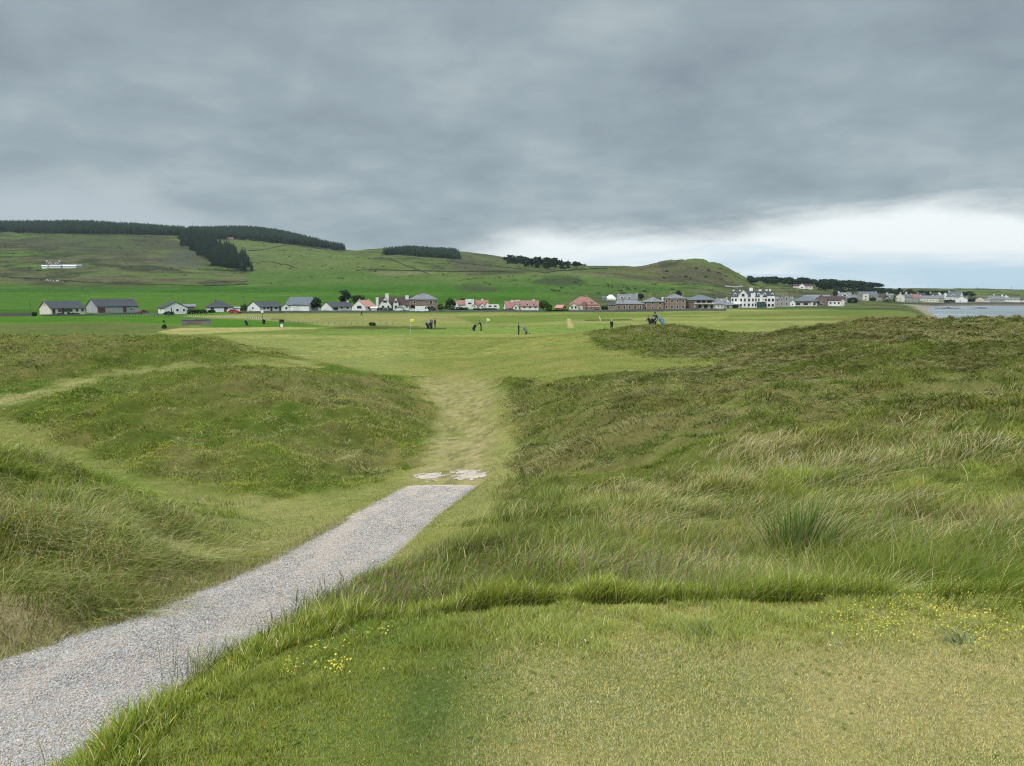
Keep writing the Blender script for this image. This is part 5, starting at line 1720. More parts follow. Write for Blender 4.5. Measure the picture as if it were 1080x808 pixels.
h.block((869, 889), 6.0, 4.0, d=8, y=4.0, wm=W_HARL, rm=B_TILE, win=5, ws=(1.0, 1.1), wz=(1.4,), wf=BROWN_P)
h.block((885.5, 888), 6.4, 0.4, t='flat', d=1.5, y=1.0, wm=C_HARL, rm=C_HARL, over=0.05)
h.block((856, 858), 3.6, 0.3, t='flat', d=1.0, y=0.3, wm=C_HARL, rm=C_HARL, over=0.05)

# ------------------------------------------------------------------ houses round the bay
h = House('white_dormer_house', 'house', 'white house with a broad white dormer behind the right end of the clubhouse', 891, 318.5, ymin=420)
h.block((884, 897), 5.4, 4.4, d=8, wm=W_HARL, rm=L_SLATE, dormers=[(0.5, 5, 3.4)], chim=[(0.04, 1.6, 1.0)], win=3, ws=(1, 1))
h.block((890, 903), 4.0, 2.6, t='hip', d=7, y=-4, wm=P_STONE, rm=L_SLATE, win=3, ws=(1.1, 1.1))
h = House('slate_roofed_house', 'house', 'grey house under a long blue-grey roof with a pale dormer box, on the green bank', 914, 317, ymin=420)
h.block((904, 925), 5.0, 4.2, g=4, d=9, wm=P_STONE, rm=B_SLATE, wins=[(0.2, 1, 1.2, 1.2), (0.8, 1, 1.2, 1.2)], chim=[(0.98, 1.4, 0.4)])
h.block((910, 916), 7.4, 0.5, t='flat', d=4, y=-0.8, wm=C_HARL, rm=B_SLATE, wins=[(0.5, 3.6, 2.0, 1.2), (0.5, 0.8, 1.4, 1.4)], over=0.15)
h = House('low_roofed_cottage', 'house', 'low stone cottage with a flat brownish roof right of the blue-grey roofed house', 929, 317, ymin=420)
h.block((923, 934), 3.6, 2.2, d=7, wm=P_STONE, rm=B_TILE, win=3, ws=(1, 1))
h = House('white_stone_house', 'house', 'pale house with a half-hidden front among bushes at the head of the bay', 950, 318, ymin=420)
h.block((945, 953.5), 5.0, 3.6, t='gy', d=8, wm=C_HARL, rm=L_SLATE, wins=[(0.5, 2.8, 1.2, 1.2), (0.5, 0.8, 1.2, 1.2)], chim=[(0.5, 1.4, 0.8)])
h = House('grey_gabled_house', 'house', 'grey stone house with a slate gable left of the pink-roofed house on the bay', 957, 318, ymin=420)
h.block((953, 961), 4.4, 3.2, d=7, wm=P_STONE, rm=B_SLATE, win=2, ws=(1.1, 1.1), chim=[(0.9, 1.4, 0.8)])
h = House('pink_roofed_house', 'house', 'stone house with a faded pink tiled roof at the left end of the beach', 964.5, 318.6, ymin=420)
h.block((960.5, 968), 4.6, 3.6, d=7, wm=P_STONE, rm=R_TILE, win=2, ws=(1.0, 1.2), wf=W_HARL, chim=[(0.1, 1.2, 0.9)])
h = House('bayside_row', 'house', 'long pale terrace with a straight grey roof standing above the left end of the water', 980, 318.4, ymin=500)
h.block((971, 988.5), 3.4, 3.0, d=8, wm=C_HARL, rm=L_SLATE, win=6, ws=(1.1, 1.1), chim=[(0.02, 1.4, 0.8), (0.7, 1.4, 0.8)])
h = House('white_domed_house', 'house', 'small bright white house with a pointed front, highest of the cluster above the bay', 990, 313.5, ymin=500)
h.block((988, 992.5), 3.2, 2.2, t='gy', d=7, wm=W_HARL, rm=W_HARL, wins=[(0.5, 1, 1.1, 1.2)])
h = House('narrow_cottage', 'house', 'narrow grey cottage squeezed between the long terrace and the big slate roof', 991.5, 318, ymin=500)
h.block((987.5, 995), 3.6, 2.8, d=7, wm=P_STONE, rm=L_SLATE, win=2, ws=(1, 1), chim=[(0.9, 1.2, 0.8)])
h = House('white_end_house', 'house', 'white gable-end house left of the big slate roof above the bay', 997, 316, ymin=500)
h.block((993.5, 1000), 4.2, 3.2, t='gy', d=8, wm=W_HARL, rm=L_SLATE, wins=[(0.5, 1, 1.2, 1.2)])
h = House('big_slate_house', 'house', 'largest house of the far shore, a broad sloping slate roof over white walls', 1008, 316.5, ymin=500)
h.block((999, 1015), 3.4, 5.4, g=-4, d=10, wm=W_HARL, rm=B_SLATE, win=4, ws=(1.2, 1.1), chim=[(0.05, 1.4, 0.6)], dormers=[(0.5, 3, 2.4)])
h = House('white_gable_house', 'house', 'white house with a dark-edged sloping gable at the right foot of the big slate roof', 1014, 319, ymin=500)
h.block((1008.5, 1019.5), 3.2, 3.2, t='gy', d=8, wm=W_HARL, rm=D_SLATE, wins=[(0.4, 0.8, 1.4, 1.1)])
h = House('sandy_house', 'house', 'small sandy-coloured house standing apart in the middle of the far shore', 1033, 318.2, ymin=500)
h.block((1029, 1037.5), 2.4, 2.0, t='gy', d=7, wm=C_HARL, rm=L_SLATE, wins=[(0.5, 0.7, 1.2, 1.0)])
h = House('white_hut', 'hut', 'little white hut right of the sandy house on the far shore', 1040.5, 318.3, ymin=500)
h.block((1038, 1043.5), 1.6, 1.4, d=5, wm=W_HARL, rm=L_SLATE, win=2, ws=(0.8, 0.8))
h = House('grey_terrace', 'house', 'grey terrace with pale roofs toward the right end of the far shore', 1051, 318.6, ymin=500)
h.block((1043, 1058), 2.8, 3.2, d=8, wm=P_STONE, rm=L_SLATE, win=6, ws=(1, 1), chim=[(0.15, 1.2, 0.8), (0.85, 1.6, 1.8, W_HARL)])
h = House('white_steep_house', 'house', 'white house with a steep gable rising behind the grey terrace', 1060.5, 317.2, ymin=500)
h.block((1057, 1064.5), 2.8, 3.4, t='gy', d=8, wm=W_HARL, rm=L_SLATE, wins=[(0.5, 0.8, 1.2, 1.2)])
h = House('white_long_house', 'house', 'long white house at the right end of the far shore cluster', 1068, 318.6, ymin=500)
h.block((1060, 1074), 2.6, 2.0, d=8, wm=W_HARL, rm=L_SLATE, win=5, ws=(1, 1))
h = House('edge_cottage', 'house', 'small dark-roofed cottage at the very right edge above the shore', 1079, 318.4, ymin=500)
h.block((1075.5, 1083), 1.8, 1.6, d=7, wm=W_HARL, rm=D_SLATE, win=2, ws=(1, 1))

for (x0, x1, vb, w_, r_, t_, wm_, rm_, lab) in [
    (755.5, 766, 322.5, 4.2, 3.0, 'gx', P_STONE, L_SLATE, 'grey stone cottage half hidden between the balcony house and the hotel'),
    (763, 769.5, 321.5, 3.6, 3.0, 'gy', W_HARL, D_SLATE, 'small white gabled cottage just left of the hotel'),
    (640, 651, 325.5, 3.8, 2.6, 'gx', R_STONE, D_SLATE, 'low dark-roofed stone cottage left of the low sandstone house'),
    (826, 836, 319.5, 3.6, 2.8, 'gx', P_STONE, L_SLATE, 'grey cottage showing above the stone house right of the hotel'),
    (897, 905, 315.6, 3.4, 2.6, 'gy', P_STONE, D_SLATE, 'dark-roofed stone cottage left of the blue-grey roofed house'),
    (935, 942, 315.4, 3.2, 2.4, 'gx', W_HARL, L_SLATE, 'white cottage peeping over the bushes at the head of the bay'),
    (952, 959, 314.6, 3.0, 2.6, 'gy', W_HARL, B_TILE, 'white gable behind the grey slate-gabled house on the bay'),
    (968, 975, 315.2, 3.2, 2.6, 'gx', P_STONE, D_SLATE, 'dark-roofed cottage between the pink roof and the long pale terrace'),
    (981, 988, 314.4, 3.0, 2.4, 'gx', W_HARL, D_SLATE, 'white dark-roofed cottage showing over the long pale terrace'),
    (1019, 1026, 318.4, 2.6, 2.0, 'gx', P_STONE, L_SLATE, 'low grey cottage right of the white gable at the big slate roof'),
    (1045, 1051, 316.4, 2.6, 2.2, 'gy', W_HARL, D_SLATE, 'small white gable rising behind the left of the grey terrace'),
]:
    h = House('cottage', 'house', lab, (x0 + x1) / 2, vb, ymin=300 if x0 < 770 else 420)
    h.block((x0, x1), w_, r_, t=t_, d=6.5, wm=wm_, rm=rm_, win=2, ws=(0.95, 1.05), chim=[(0.06, 1.3, 1.0)])

# ------------------------------------------------------------------ farms on the hills
h = House('farmhouse', 'farmhouse', 'white farmhouse with a dark roof and white lean-to on the left hillside above the pasture', 57, 282.5, ymin=500)
h.block((50.5, 62.5), 3.4, 3.4, d=8, wm=W_HARL, rm=BROWN_P, dormers=[(0.25, 3.0, 2.2), (0.75, 3.0, 2.2)], chim=[(0.02, 1.4, 1.0), (0.98, 1.4, 1.0)], win=4, ws=(1, 1.2))
h.block((46, 51), 1.6, 1.0, d=5, y=-1, wm=W_HARL, rm=W_HARL)
h.block((54, 67), 2.2, 0.7, d=5, y=-3, wm=W_HARL, rm=W_HARL, win=5, ws=(0.9, 0.9), wf=BROWN_P)
h = House('farm_steading', 'barn', 'long low white farm steading with a grey roof right of the hillside farmhouse', 77, 282.8, ymin=500)
h.block((68, 80), 2.2, 0.9, d=6, wm=W_HARL, rm=W_HARL, win=3, ws=(1, 0.8))
h.block((66, 85.5), 2.0, 2.4, d=9, y=5, wm=G_HARL, rm=L_SLATE)
h = House('hillside_bungalow', 'house', 'cream bungalow with a white front gable below the dark wood on the right hill', 847, 304.6, ymin=600)
h.block((837, 856.5), 2.8, 2.2, d=9, y=2, wm=C_HARL, rm=B_TILE, win=5, ws=(1.2, 1.2))
h.block((842.5, 849), 2.8, 2.6, t='gy', d=5, wm=W_HARL, rm=B_TILE, wins=[(0.5, 0.8, 2.4, 1.4)])
h = House('ridge_cottage', 'cottage', 'tiny pinkish cottage in front of the plantation on the skyline', 243, 253, ymin=1000)
h.block((240, 246), 1.2, 1.2, d=8, wm=R_STONE, rm=R_TILE, win=3, ws=(1.2, 1.0))
# ------------------------------------------------------------------ trees, bushes, hedges, woods
BARK = mat_surface('bark', (0.055, 0.042, 0.03), (0.10, 0.08, 0.06), 5, 0.95, 0.4, 20)
L_DARK = mat_leaf('dark_foliage', (0.013, 0.024, 0.012), (0.030, 0.052, 0.020), (0.060, 0.092, 0.032), scale=0.6)
L_CONI = mat_leaf('conifer_needles', (0.013, 0.025, 0.016), (0.032, 0.055, 0.030), (0.062, 0.092, 0.045), scale=0.12)
L_MID = mat_leaf('green_foliage', (0.025, 0.045, 0.014), (0.05, 0.085, 0.022), (0.085, 0.125, 0.035), scale=0.8)
L_SCRUB = mat_leaf('scrub_foliage', (0.030, 0.038, 0.018), (0.058, 0.066, 0.028), (0.09, 0.095, 0.045), scale=0.08)


def leaf_quads(cent, size, rs, flat=0.0):
    """randomly turned leaf clumps (quads) at the given centres"""
    n = len(cent)
    d1 = rs.normal(0, 1, (n, 3))
    d1 /= np.linalg.norm(d1, axis=1)[:, None]
    d2 = rs.normal(0, 1, (n, 3))
    d2 -= (d2 * d1).sum(1)[:, None] * d1
    d2 /= np.linalg.norm(d2, axis=1)[:, None]
    sz = np.broadcast_to(size, n)[:, None] * (0.6 + 0.8 * rs.random((n, 1)))
    v = np.stack([cent - d1 * sz, cent + d2 * sz * 0.7, cent + d1 * sz * 1.1, cent - d2 * sz * 0.6], 1).reshape(-1, 3)
    f = np.arange(n * 4)
    return v, f, np.full(n, 4)


def crown_points(rx, rz, n_lobes, per, seed, low=0.0):
    rs = np.random.default_rng(seed)
    out = []
    for k in range(n_lobes):
        d = rs.normal(0, 1, 3)
        d /= np.linalg.norm(d)
        d[2] = d[2] * 0.9 + 0.15
        c = d * np.array([rx, rx, rz]) * (0.45 + 0.3 * rs.random())
        r_ = rx * (0.32 + 0.22 * rs.random())
        p = rs.normal(0, 1, (per, 3))
        p /= np.linalg.norm(p, axis=1)[:, None]
        p *= (0.55 + 0.5 * rs.random((per, 1))) * np.array([r_, r_, r_ * 0.8])
        q = c + p
        out.append(q[q[:, 2] > -rz + low])
    return np.concatenate(out), rs


def broadleaf_meshes(hgt, rx, rz, seed, leaf, lobes=16, per=46):
    pts_, rs = crown_points(rx, rz, lobes, per, seed)
    pts_[:, 2] += hgt - rz
    v, f, s = leaf_quads(pts_, leaf, rs)
    crown = mesh_np('crown', v, f, s)
    b = MB()
    b.tube([(0, 0, -0.5), (0.05 * hgt * 0.3, 0, hgt * 0.3), (0, 0.05, hgt * 0.62)], [hgt * 0.03, hgt * 0.022, hgt * 0.012], 7)
    for k in range(5):
        w = 2 * math.pi * k / 5 + seed
        z0 = hgt * (0.28 + 0.06 * k)
        b.tube([(0, 0, z0), (math.cos(w) * rx * 0.35, math.sin(w) * rx * 0.35, z0 + hgt * 0.16), (math.cos(w) * rx * 0.6, math.sin(w) * rx * 0.6, z0 + hgt * 0.3)], [hgt * 0.012, hgt * 0.008, hgt * 0.003], 5)
    return crown, b.mesh('trunk')


def conifer_np(hgt, rad, seed, whorls=13, per=8):
    rs = np.random.default_rng(seed)
    V, Fc = [], []
    for k in range(whorls):
        t = k / (whorls - 1)
        z = hgt * (0.14 + 0.84 * t)
        r = rad * (1 - t) ** 0.8 + 0.04 * rad
        for j in range(per):
            w = 2 * math.pi * (j + rs.random()) / per
            rr = r * (0.7 + 0.5 * rs.random())
            dz = -0.28 * rr - 0.02 * hgt
            c, s = math.cos(w), math.sin(w)
            wd = rr * (0.28 + 0.15 * rs.random())
            i = len(V)
            V += [(0, 0, z + 0.05 * hgt), (c * rr * 0.6 - s * wd, s * rr * 0.6 + c * wd, z + dz * 0.5), (c * rr, s * rr, z + dz), (c * rr * 0.6 + s * wd, s * rr * 0.6 - c * wd, z + dz * 0.5)]
            Fc += [i, i + 1, i + 2, i + 3]
    i = len(V)
    V += [(0.02 * rad, 0, hgt * 1.02), (0.06 * rad, 0.05 * rad, hgt * 0.9), (-0.06 * rad, 0.04 * rad, hgt * 0.9), (0, -0.07 * rad, hgt * 0.9)]
    tri = [i, i + 1, i + 2, i, i + 2, i + 3, i, i + 3, i + 1]
    return np.array(V), np.array(Fc + tri), np.array([4] * (whorls * per) + [3, 3, 3])


def tree(name, u, v, label, crown, trunk, mat, cat='tree', group=None, ymin=120, rot=0.0):
    p = hit(u, v, ymin)
    r_ = empty(name, p, label, cat, group, rot)
    link('trunk', trunk, BARK if not len(trunk.materials) else None, r_)
    link('crown', crown, mat if not len(crown.materials) else None, r_)
    return r_


def bush(name, u0, u1, v0, v1, label, mat, cat='bush', seed=1, depth=None, n=420, leaf=0.28, group=None, ymin=120, box=False):
    """leafy mass filling the pixel-sized width and height at the ground it stands on"""
    p = hit((u0 + u1) / 2, v1, ymin)
    s = px2m(p)
    w, hh = (u1 - u0) * s, (v1 - v0) * s
    dp = depth or max(min(w * 0.8, 5.0), 1.2)
    rs = np.random.default_rng(seed)
    q = rs.uniform(-1, 1, (n, 3))
    if not box:
        q /= np.maximum(np.linalg.norm(q, axis=1)[:, None], 0.25)
        q *= (0.35 + 0.65 * rs.random((n, 1)) ** 0.5)
    prof = 0.75 + 0.4 * fbm(q[:, 0] * 2.5 + seed, q[:, 1] * 1.5, seed, 2)
    c = np.stack([q[:, 0] * w / 2, q[:, 1] * dp / 2, (q[:, 2] * 0.5 + 0.5) * hh * prof], -1)
    vv, f, sz = leaf_quads(c, leaf, rs)
    return link(name, mesh_np(name, vv, f, sz), mat, None, label, cat, group, loc=p, rotz=-math.atan2(p.x, p.y))


# single trees and bushes of the village
c_, t_ = broadleaf_meshes(8.9, 2.9, 4.2, 5, 0.36, 22, 50)
tree('tall_tree', 363.5, 325.5, 'tall dark tree rising behind the white bungalow, left of the rounded tree', c_, t_, L_CONI, ymin=300)
c_, t_ = broadleaf_meshes(6.2, 3.8, 2.7, 6, 0.34, 20, 50)
tree('rounded_tree', 378.5, 325.5, 'broad rounded tree behind the salmon-roofed cottage', c_, t_, L_DARK, ymin=300)
c_, t_ = broadleaf_meshes(5.2, 2.6, 2.4, 7, 0.32, 14, 44)
tree('garden_tree', 335, 328, 'dark tree at the balcony end of the blue-roofed house', c_, t_, L_DARK, ymin=280)
c_, t_ = broadleaf_meshes(4.4, 2.4, 2.0, 8, 0.32, 14, 44)
tree('garden_tree', 475, 326.5, 'dark tree at the left end of the red-roofed cottage', c_, t_, L_DARK, ymin=270)
c_, t_ = broadleaf_meshes(5.0, 2.6, 2.3, 18, 0.32, 14, 44)
tree('garden_tree', 488, 325, 'dark tree behind the left red roof of the rambling white cottage', c_, t_, L_DARK, ymin=300)
c_, t_ = broadleaf_meshes(4.6, 2.6, 2.2, 9, 0.32, 14, 44)
tree('garden_tree', 573, 327.3, 'olive green tree at the right end of the dormered cottage', c_, t_, L_MID, ymin=270)
c_, t_ = broadleaf_meshes(6.0, 2.8, 2.6, 10, 0.36, 16, 44)
tree('garden_tree', 657, 317, 'dark tree standing behind the left of the pale dormered villa', c_, t_, L_DARK, ymin=360)
c_, t_ = broadleaf_meshes(5.0, 2.8, 2.2, 11, 0.36, 16, 44)
tree('garden_tree', 675, 317, 'dark tree standing behind the right of the pale dormered villa', c_, t_, L_DARK, ymin=360)
c_, t_ = broadleaf_meshes(6.4, 3.6, 2.6, 12, 0.4, 16, 44)
tree('garden_tree', 716, 316, 'dark tree showing above the roof of the tallest sandstone villa', c_, t_, L_DARK, ymin=380)
for (u0, u1, v0, v1, lab, mt, sd_) in [
    (252.5, 261.5, 320.5, 328.5, 'round green bush between the red car and the long low bungalow', L_MID, 21),
    (34, 39, 329, 333.5, 'small dark bush at the end of the grey field wall', L_DARK, 22),
    (60, 66, 330.4, 333.2, 'low shrubs under the left windows of the far-left white bungalow', L_DARK, 23),
    (71, 84, 330.2, 333, 'row of dark shrubs under the right windows of the far-left white bungalow', L_DARK, 24),
    (172, 184, 328.4, 332.4, 'dark shrub at the front corner of the gable-end bungalow', L_DARK, 25),
    (219, 227, 326.5, 330, 'rounded dark shrub before the left of the hipped bungalow', L_DARK, 26),
    (433, 437.5, 321.5, 327.8, 'dark shrub between the gabled villa and the sandstone villa', L_DARK, 27),
    (449, 461, 323.5, 328.4, 'dense dark shrubs below the sandstone villa windows', L_DARK, 28),
    (461, 468, 320, 327.5, 'rounded bush at the right end of the sandstone villa', L_MID, 29),
    (466, 481, 321.5, 327, 'dark bush mass left of the rambling white cottage', L_DARK, 30),
    (575, 583, 320.5, 328, 'smaller olive bush left of the terracotta hut', L_MID, 31),
    (634, 641.5, 321.8, 328.2, 'round dark bush right of the big red-roofed villa', L_DARK, 32),
    (627, 632, 325.8, 328.5, 'small dark bush at the right foot of the red-roofed villa', L_DARK, 33),
    (701, 714, 320.5, 327, 'dark bushes in front of the tallest sandstone villa', L_DARK, 34),
    (720.5, 725, 322, 327, 'narrow dark bush between the tallest sandstone villa and the balcony house', L_DARK, 35),
    (731, 737, 324.4, 327.6, 'dark bush below the brick wall of the balcony house', L_DARK, 36),
    (738, 758, 325, 327.6, 'long low hedge of shrubs before the balcony house', L_DARK, 37),
    (772, 779, 321.2, 325, 'grey-green bush at the left foot of the white hotel', L_DARK, 38),
    (389.5, 396, 340.4, 343.6, 'small lone shrub standing in the rough strip of the fairway', L_MID, 41),
    (171.5, 175, 343, 346.5, 'low green shrub under the dark sapling at the left of the fairway', L_MID, 42),
]:
    bush('bush', u0, u1, v0, v1, lab, mt, seed=sd_, n=300, leaf=0.24)
for (u0, u1, v0, v1, lab, mt, sd_) in [
    (198, 218, 326.2, 331, 'thick dark hedge between the gable-end bungalow and the hipped bungalow', L_DARK, 51),
    (476, 494, 324.2, 328, 'clipped dark hedge before the left half of the rambling white cottage', L_DARK, 52),
    (499, 524, 325, 327.6, 'low dark hedge before the right half of the rambling white cottage', L_DARK, 53),
    (530, 545, 326.4, 328.6, 'low dark hedge before the red wing of the dormered cottage', L_DARK, 54),
    (398, 414, 324.5, 328.8, 'dark hedge before the steep left gable of the white villa', L_DARK, 55),
    (574, 600, 326.4, 328.6, 'low hedge running from the olive tree to the big red-roofed villa', L_DARK, 56),
]:
    bush('hedge', u0, u1, v0, v1, lab, mt, cat='hedge', seed=sd_, depth=1.4, n=520, leaf=0.24, box=True)
for (u0, u1, v0, v1, lab, sd_) in [
    (930, 946, 311, 319.5, 'dark bushes filling the gap between the stone cottage and the pale house at the bay', 61),
    (893, 905, 313.5, 320, 'dark bushes below the white dormer house', 62),
    (895, 903, 304, 312, 'dark rounded bushes on the slope behind the slate-roofed house', 63),
    (996, 1007, 315.5, 320, 'dark bushes before the big slate-roofed house of the far shore', 64),
    (968, 990, 309.5, 314.5, 'dark hedge line behind the long pale terrace', 65),
    (917, 924, 313.5, 317.6, 'dark bushes before the blue-grey roofed house', 66),
    (878, 884, 306.5, 312, 'dark bush behind the clubhouse roofs', 67),
    (1020, 1029, 313, 318.5, 'dark shrubs between the big slate house and the sandy house', 68),
]:
    bush('bush', u0, u1, v0, v1, lab, L_DARK, seed=sd_, n=420, leaf=0.5, ymin=420)


# --- woods and plantations
def ground_in(poly, n, ymin, ymax, seed):
    """n random ground spots whose place on the hillside lies inside the mapped outline"""
    s_ = np.where((Y1 > ymin) & (Y1 < ymax))[0]
    s_ = s_[poly_sd(U1[s_], V1[s_], poly) > 0]
    rs = np.random.default_rng(seed)
    w_ = np.maximum(Y1[s_], 1) ** 2.0
    k = rs.choice(s_, n, p=w_ / w_.sum())
    x = X1[k] + rs.normal(0, 2.5, n)
    y = Y1[k] + rs.normal(0, 5, n)
    return x, y, gz(x, y) + EYE


def mass_conifers(name, poly, n, ymin, ymax, hmin, hmax, label, seed):
    x, y, z = ground_in(poly, n, ymin, ymax, seed)
    rs = np.random.default_rng(seed + 1)
    protos = [conifer_np(1.0, 0.19, 100 + k, 9, 6) for k in range(5)]
    V, Ff, S_ = [], [], []
    off = 0
    for i in range(n):
        v, f, s = protos[i % 5]
        hh = rs.uniform(hmin, hmax)
        w = rs.uniform(0, 6.28)
        c, sn = math.cos(w), math.sin(w)
        fat = rs.uniform(1.4, 3.0)
        V.append(np.stack([(v[:, 0] * c - v[:, 1] * sn) * hh * fat + x[i], (v[:, 0] * sn + v[:, 1] * c) * hh * fat + y[i], v[:, 2] * hh + z[i]], -1))
        Ff.append(f + off)
        S_.append(s)
        off += len(v)
    return link(name, mesh_np(name, np.concatenate(V), np.concatenate(Ff), np.concatenate(S_)), L_CONI, kind='stuff', label=label, cat='plantation')


mass_conifers('conifer_plantation', [(-260, 247), (-260, 236), (0, 236), (190, 234), (196, 249), (150, 248), (0, 245.5)], 5600, 1150, 2000, 11.5, 16, 'dark conifer plantation along the left skyline', 301)
mass_conifers('conifer_plantation', [(196, 249), (203, 238), (290, 234), (330, 244), (364, 262), (361, 264.5), (320, 259), (262, 253.5), (238, 253)], 3400, 1150, 2100, 11.5, 16, 'dark conifer plantation capping the rounded middle hill', 303)
mass_conifers('conifer_plantation', [(404, 268), (430, 264), (480, 267), (484, 273.5), (470, 275.5), (430, 273), (408, 270.5)], 1300, 1200, 2100, 9.5, 13, 'dark rectangular conifer belt on the second hill', 305)

# hillside wood, tree by tree
TREES = [conifer_np(1.0, 0.17, 200 + k, 15, 8) for k in range(5)]


def conifer_obj(i):
    v, f, s = TREES[i]
    me = mesh_np('conifer', v, f, s)
    me.materials.append(L_CONI)
    me.materials.append(BARK)
    return me


def trunked(me_leaf, h0=0.35, r0=0.018):
    """adds a tapered trunk to a leaf mesh"""
    import bmesh
    bm = bmesh.new()
    bm.from_mesh(me_leaf)
    t_ = MB().tube([(0, 0, -0.06), (0, 0, h0), (0, 0, 0.9)], [r0, r0 * 0.7, r0 * 0.15], 5)
    vs = [bm.verts.new(p) for p in t_.v]
    for f in t_.f:
        nf = bm.faces.new([vs[i] for i in f])
        nf.material_index = 1
    bm.to_mesh(me_leaf)
    bm.free()
    return me_leaf


CON_ME = [trunked(conifer_obj(k)) for k in range(5)]


def broad_me(k):
    p_, rs = crown_points(0.42, 0.40, 13, 40, 400 + k)
    p_[:, 2] += 0.58
    v, f, s = leaf_quads(p_, 0.062, rs)
    me = mesh_np('broadleaf_tree', v, f, s)
    me.materials.append(L_DARK)
    me.materials.append(BARK)
    return trunked(me, 0.4, 0.022)


BRO_ME = [broad_me(k) for k in range(4)]


def wood(name, meshes, poly, n, ymin, ymax, hmin, hmax, label, group, seed, wide=1.0):
    x, y, z = ground_in(poly, n, ymin, ymax, seed)
    rs = np.random.default_rng(seed + 5)
    first = [None] * len(meshes)
    for i in range(n):
        k = i % len(meshes)
        if first[k] is None:
            o = link(name, meshes[k], None, None, label, 'tree', group)
            first[k] = o
        else:
            o = first[k].copy()
            COL.objects.link(o)
        hh = rs.uniform(hmin, hmax)
        o.location = (x[i], y[i], z[i] - 0.3)
        o.scale = (hh * wide * rs.uniform(0.85, 1.2), hh * wide * rs.uniform(0.85, 1.2), hh)
        o.rotation_euler = (0, 0, rs.uniform(0, 6.28))


HILL_G = 'conifers of the wood on the left hillside'
wood('conifer', CON_ME, [(188, 252), (196, 247), (214, 252), (240, 263), (255, 273), (264, 287), (245, 286), (228, 281), (212, 270), (190, 256)], 270, 820, 1400, 13, 20, 'dark conifer among the dense wood that slants down the left hillside', HILL_G, 311, 1.7)
wood('broadleaf_tree', BRO_ME, [(212, 268), (226, 268), (250, 280), (252, 286), (240, 286), (226, 281)], 34, 820, 1200, 9, 13, 'rounded leafy tree at the lower edge of the left hillside wood', 'leafy trees at the foot of the hillside wood', 313, 1.1)
wood('ridge_tree', CON_ME + BRO_ME[:2], [(531, 273), (560, 276), (590, 281), (622, 284.5), (600, 288), (585, 289), (560, 283), (535, 278)], 170, 850, 1500, 8, 13, 'dark tree in the ragged wood on the middle skyline behind the red roofs', 'trees of the ragged wood on the middle skyline', 315, 1.8)
wood('broadleaf_tree', BRO_ME, [(782, 300), (800, 298), (840, 301), (880, 302), (930, 303.5), (945, 305), (900, 306), (865, 306.5), (858, 303), (800, 302)], 230, 800, 1400, 9, 13, 'dark broadleaf tree in the wood on the low hill behind the white hotel', 'trees of the wood behind the hotel', 317, 1.5)
wood('hill_bush', BRO_ME, [(862, 304), (885, 305), (895, 310), (870, 309)], 14, 600, 1100, 4, 7, 'low dark tree on the slope between the wood and the clubhouse', 'low trees above the clubhouse', 319, 1.6)
wood('shore_tree', BRO_ME, [(880, 311), (905, 308), (945, 309), (990, 311), (1030, 312.5), (1030, 314), (985, 314.5), (940, 313.5), (900, 312)], 75, 560, 1150, 4.5, 8, 'low dark tree in the line behind the houses round the bay', 'trees behind the bay houses', 321, 1.7)
wood('knoll_bush', BRO_ME, [(690, 284), (730, 282), (765, 288), (760, 297), (700, 296)], 9, 800, 1150, 1.2, 2.6, 'small dark bush on the craggy face of the round knoll', 'bushes on the craggy knoll', 323, 2.0)

# rough scrub of gorse and rushes on the moor
s_ = np.where((Y1 > 560) & (Y1 < 1500) & (U1 > -150) & (U1 < 1150) & (Z1 > -6))[0]
wgt = sstep(0.50, 0.64, m2[s_]) * hz[s_] * Y1[s_] ** 1.2
kk = rng.choice(s_, 1500, p=wgt / wgt.sum())
nper = 14
cx_ = X1[kk] + rng.normal(0, 3, len(kk))
cy__ = Y1[kk] + rng.normal(0, 4, len(kk))
cz_ = gz(cx_, cy__) + EYE
rr = 0.7 + 1.5 * rng.random(len(kk)) ** 2
cent = np.repeat(np.stack([cx_, cy__, cz_], -1), nper, 0)
d_ = rng.normal(0, 0.55, (len(cent), 3)) * np.repeat(rr, nper)[:, None]
d_[:, 0] *= 1.6
d_[:, 2] = np.abs(d_[:, 2]) * 0.7
v, f, sz = leaf_quads(cent + d_, np.repeat(rr, nper) * 0.35, rng)
link('moor_scrub', mesh_np('moor_scrub', v, f, sz), L_SCRUB, kind='stuff', label='dark patches of gorse and rushes scattered over the moor and pasture banks', cat='scrub')

ROCK = mat_surface('wet_rock', (0.022, 0.026, 0.026), (0.06, 0.062, 0.056), 0.3, 0.8, 0.4, 1.5)


def reef(u0, u1, v, label, seed):
    a, b = at_height(u0, v, SEA), at_height(u1, v, SEA)
    c = ((a[0] + b[0]) / 2, (a[1] + b[1]) / 2)
    rx = (b[0] - a[0]) / 2
    nx3, ny3 = 60, 12
    vs, fs = [], []
    for j in range(ny3 + 1):
        for i in range(nx3 + 1):
            x, y = (2 * i / nx3 - 1), (2 * j / ny3 - 1)
            e = max(0.0, 1 - x * x - y * y)
            q = float(fbm(np.array([x * 6 + seed]), np.array([y * 2.5]), 271, 4)[0])
            vs.append((x * rx, y * 9, -0.6 + 3.2 * e ** 0.5 * max(q - 0.22, 0) ))
    for j in range(ny3):
        for i in range(nx3):
            k = j * (nx3 + 1) + i
            fs.append((k, k + 1, k + nx3 + 2, k + nx3 + 1))
    MB().add(vs, fs).build('reef', ROCK, loc=(c[0], c[1], SEA + EYE), label=label, cat='rocks')


reef(983, 1019, 325.4, 'long dark reef lying low in the bay near the beach', 2.0)
reef(1021, 1047, 325.2, 'shorter dark reef farther right in the bay', 9.0)

